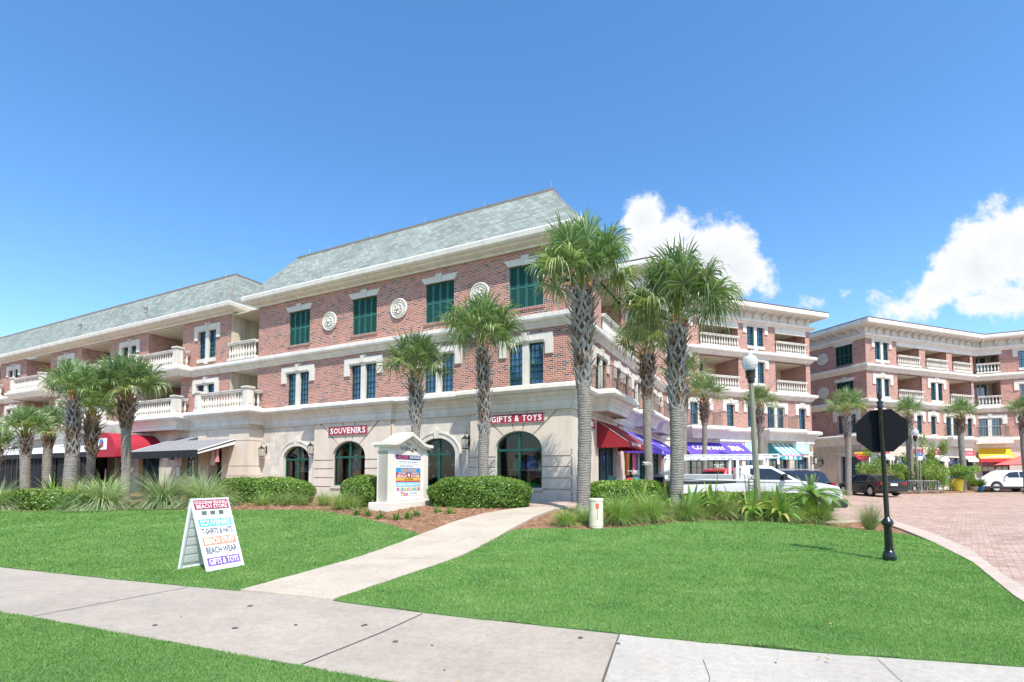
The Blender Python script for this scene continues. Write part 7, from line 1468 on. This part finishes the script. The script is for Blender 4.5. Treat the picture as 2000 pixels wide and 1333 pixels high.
for i, (px, D, lab, m, r, h) in enumerate([(1893, 41.4, 'spiky prickly plant in a low pot by the shop window', M_palm, .35, .5), (1912, 40.2, 'green plant in a blue glazed pot beside the white sport utility car', M_hedge, .3, .4), (1900, 40.2, 'bushy plant in a low tan pot left of the blue pot', M_hedgey, .3, .4)]):
    T, M = small('potted_plant', lab, 'potted plant', px, D); mb = MB(); mb.lathe([(r*.6, 0), (r*.9, h*.6), (r, h*.9), (r*.9, h*.9), (r*.85, h*.8)], n=14); mb.build('pot', (col('terracotta_glaze', (.45, .3, .2)), col('blue_glaze', (.04, .16, .32)), col('tan_glaze', (.5, .4, .28)))[i], T, M, True)
    rg = np.random.default_rng(i); n = 90; A = rg.uniform(0, 6.28, n); e = rg.uniform(.2, 1.4, n); P0 = np.zeros((n, 3)); P0[:, 2] = h*.85; d = np.stack([np.cos(A)*np.cos(e), np.sin(A)*np.cos(e), np.sin(e)], 1); ts = np.linspace(0, 1, 4); P = P0[:, None]+d[:, None]*(ts*rg.uniform(.4, .9, n)[:, None])[..., None]
    V, F = strips_np(P, np.array([.03, .05, .03, .004])[None]*np.ones((n, 1)), np.stack([-np.sin(A), np.cos(A), 0*A], 1)[:, None]*np.ones((1, 4, 1))); inst('leaves', np_mesh('leaves', V, F, m), T, M)
# beside the side shop doors
p = FW.w(2.3, 0, 1.0); M = Matrix.Translation((p.x, p.y, .56)) @ Matrix.Rotation(radians(40), 4, 'Z'); T = thing('garden_chair', 'dark green garden chair beside the side shop door, right of the tall palm', 'chair', M); gc = col('dark_green_plastic', (.01, .06, .05), .5)
mb = MB(); mb.box(-.24, .24, -.24, .24, .40, .44, bev=.01); mb.build('seat', gc, T, M); mb = MB(); mb.box(-.24, .24, .20, .24, .44, .95, bev=.01); mb.build('backrest', gc, T, M)
for sx in (-1, 1):
    for sy in (-1, 1): mb = MB(); mb.tube((sx*.2, sy*.2, .4), (sx*.24, sy*.24, 0), .02); mb.build('leg', gc, T, M)
cols = [('orange_towel', (.75, .22, .03)), ('pink_towel', (.7, .12, .22)), ('white_towel', (.7, .7, .72)), ('navy_towel', (.04, .07, .25))]
for i, (u, m, lab) in enumerate(((6.05, 0, 'orange towel hung beside the red awning door'), (7.55, 1, 'pink and white shirt hung outside the purple awning shop'), (7.8, 3, 'navy shirt hung outside the purple awning shop, right of the pink one'))):
    q = MB(); q.box(-.22, .22, -.05, .05, 0, 1.1, bev=.03); q.box(-.30, -.2, -.04, .04, .7, 1.05); q.box(.2, .30, -.04, .04, .7, 1.05); o = q.build('hanging_garment', col(*cols[m]), None, FW.M @ Matrix.Translation((u, -.45, 1.55)), True); tag(o, lab, 'garment')
for i, (u, c, lab) in enumerate(((4.0, (.6, .03, .04), 'red beach ball outside the side shop door'), (4.6, (.03, .45, .2), 'green inflatable toy outside the side shop door'), (5.1, (.05, .3, .6), 'blue inflatable toy outside the side shop door'))):
    q = MB(); q.lathe([(.05, 0), (.2, .08), (.27, .25), (.2, .42), (.05, .5)], n=14); o = q.build('beach_toy', col('toy_%d' % i, c, .3), None, Matrix.Translation(FW.w(u, .95, 1.1)), True); tag(o, lab, 'beach toy')
q = MB(); q.box(-.5, .5, -.4, .4, .0, .05); M = FW.M @ Matrix.Translation((4.5, -1.05, .55)); T = thing('display_table', 'low display table under beach toys outside the side shop door', 'table', M); q.T = None
q2 = MB(); q2.box(-1.0, 1.0, -.3, .3, .45, .50); q2.build('tabletop', M_white, T, M)
for sx in (-1, 1):
    for sy in (-1, 1): q3 = MB(); q3.box(sx*.9-.02, sx*.9+.02, sy*.25-.02, sy*.25+.02, 0, .45); q3.build('leg', M_metal, T, M)
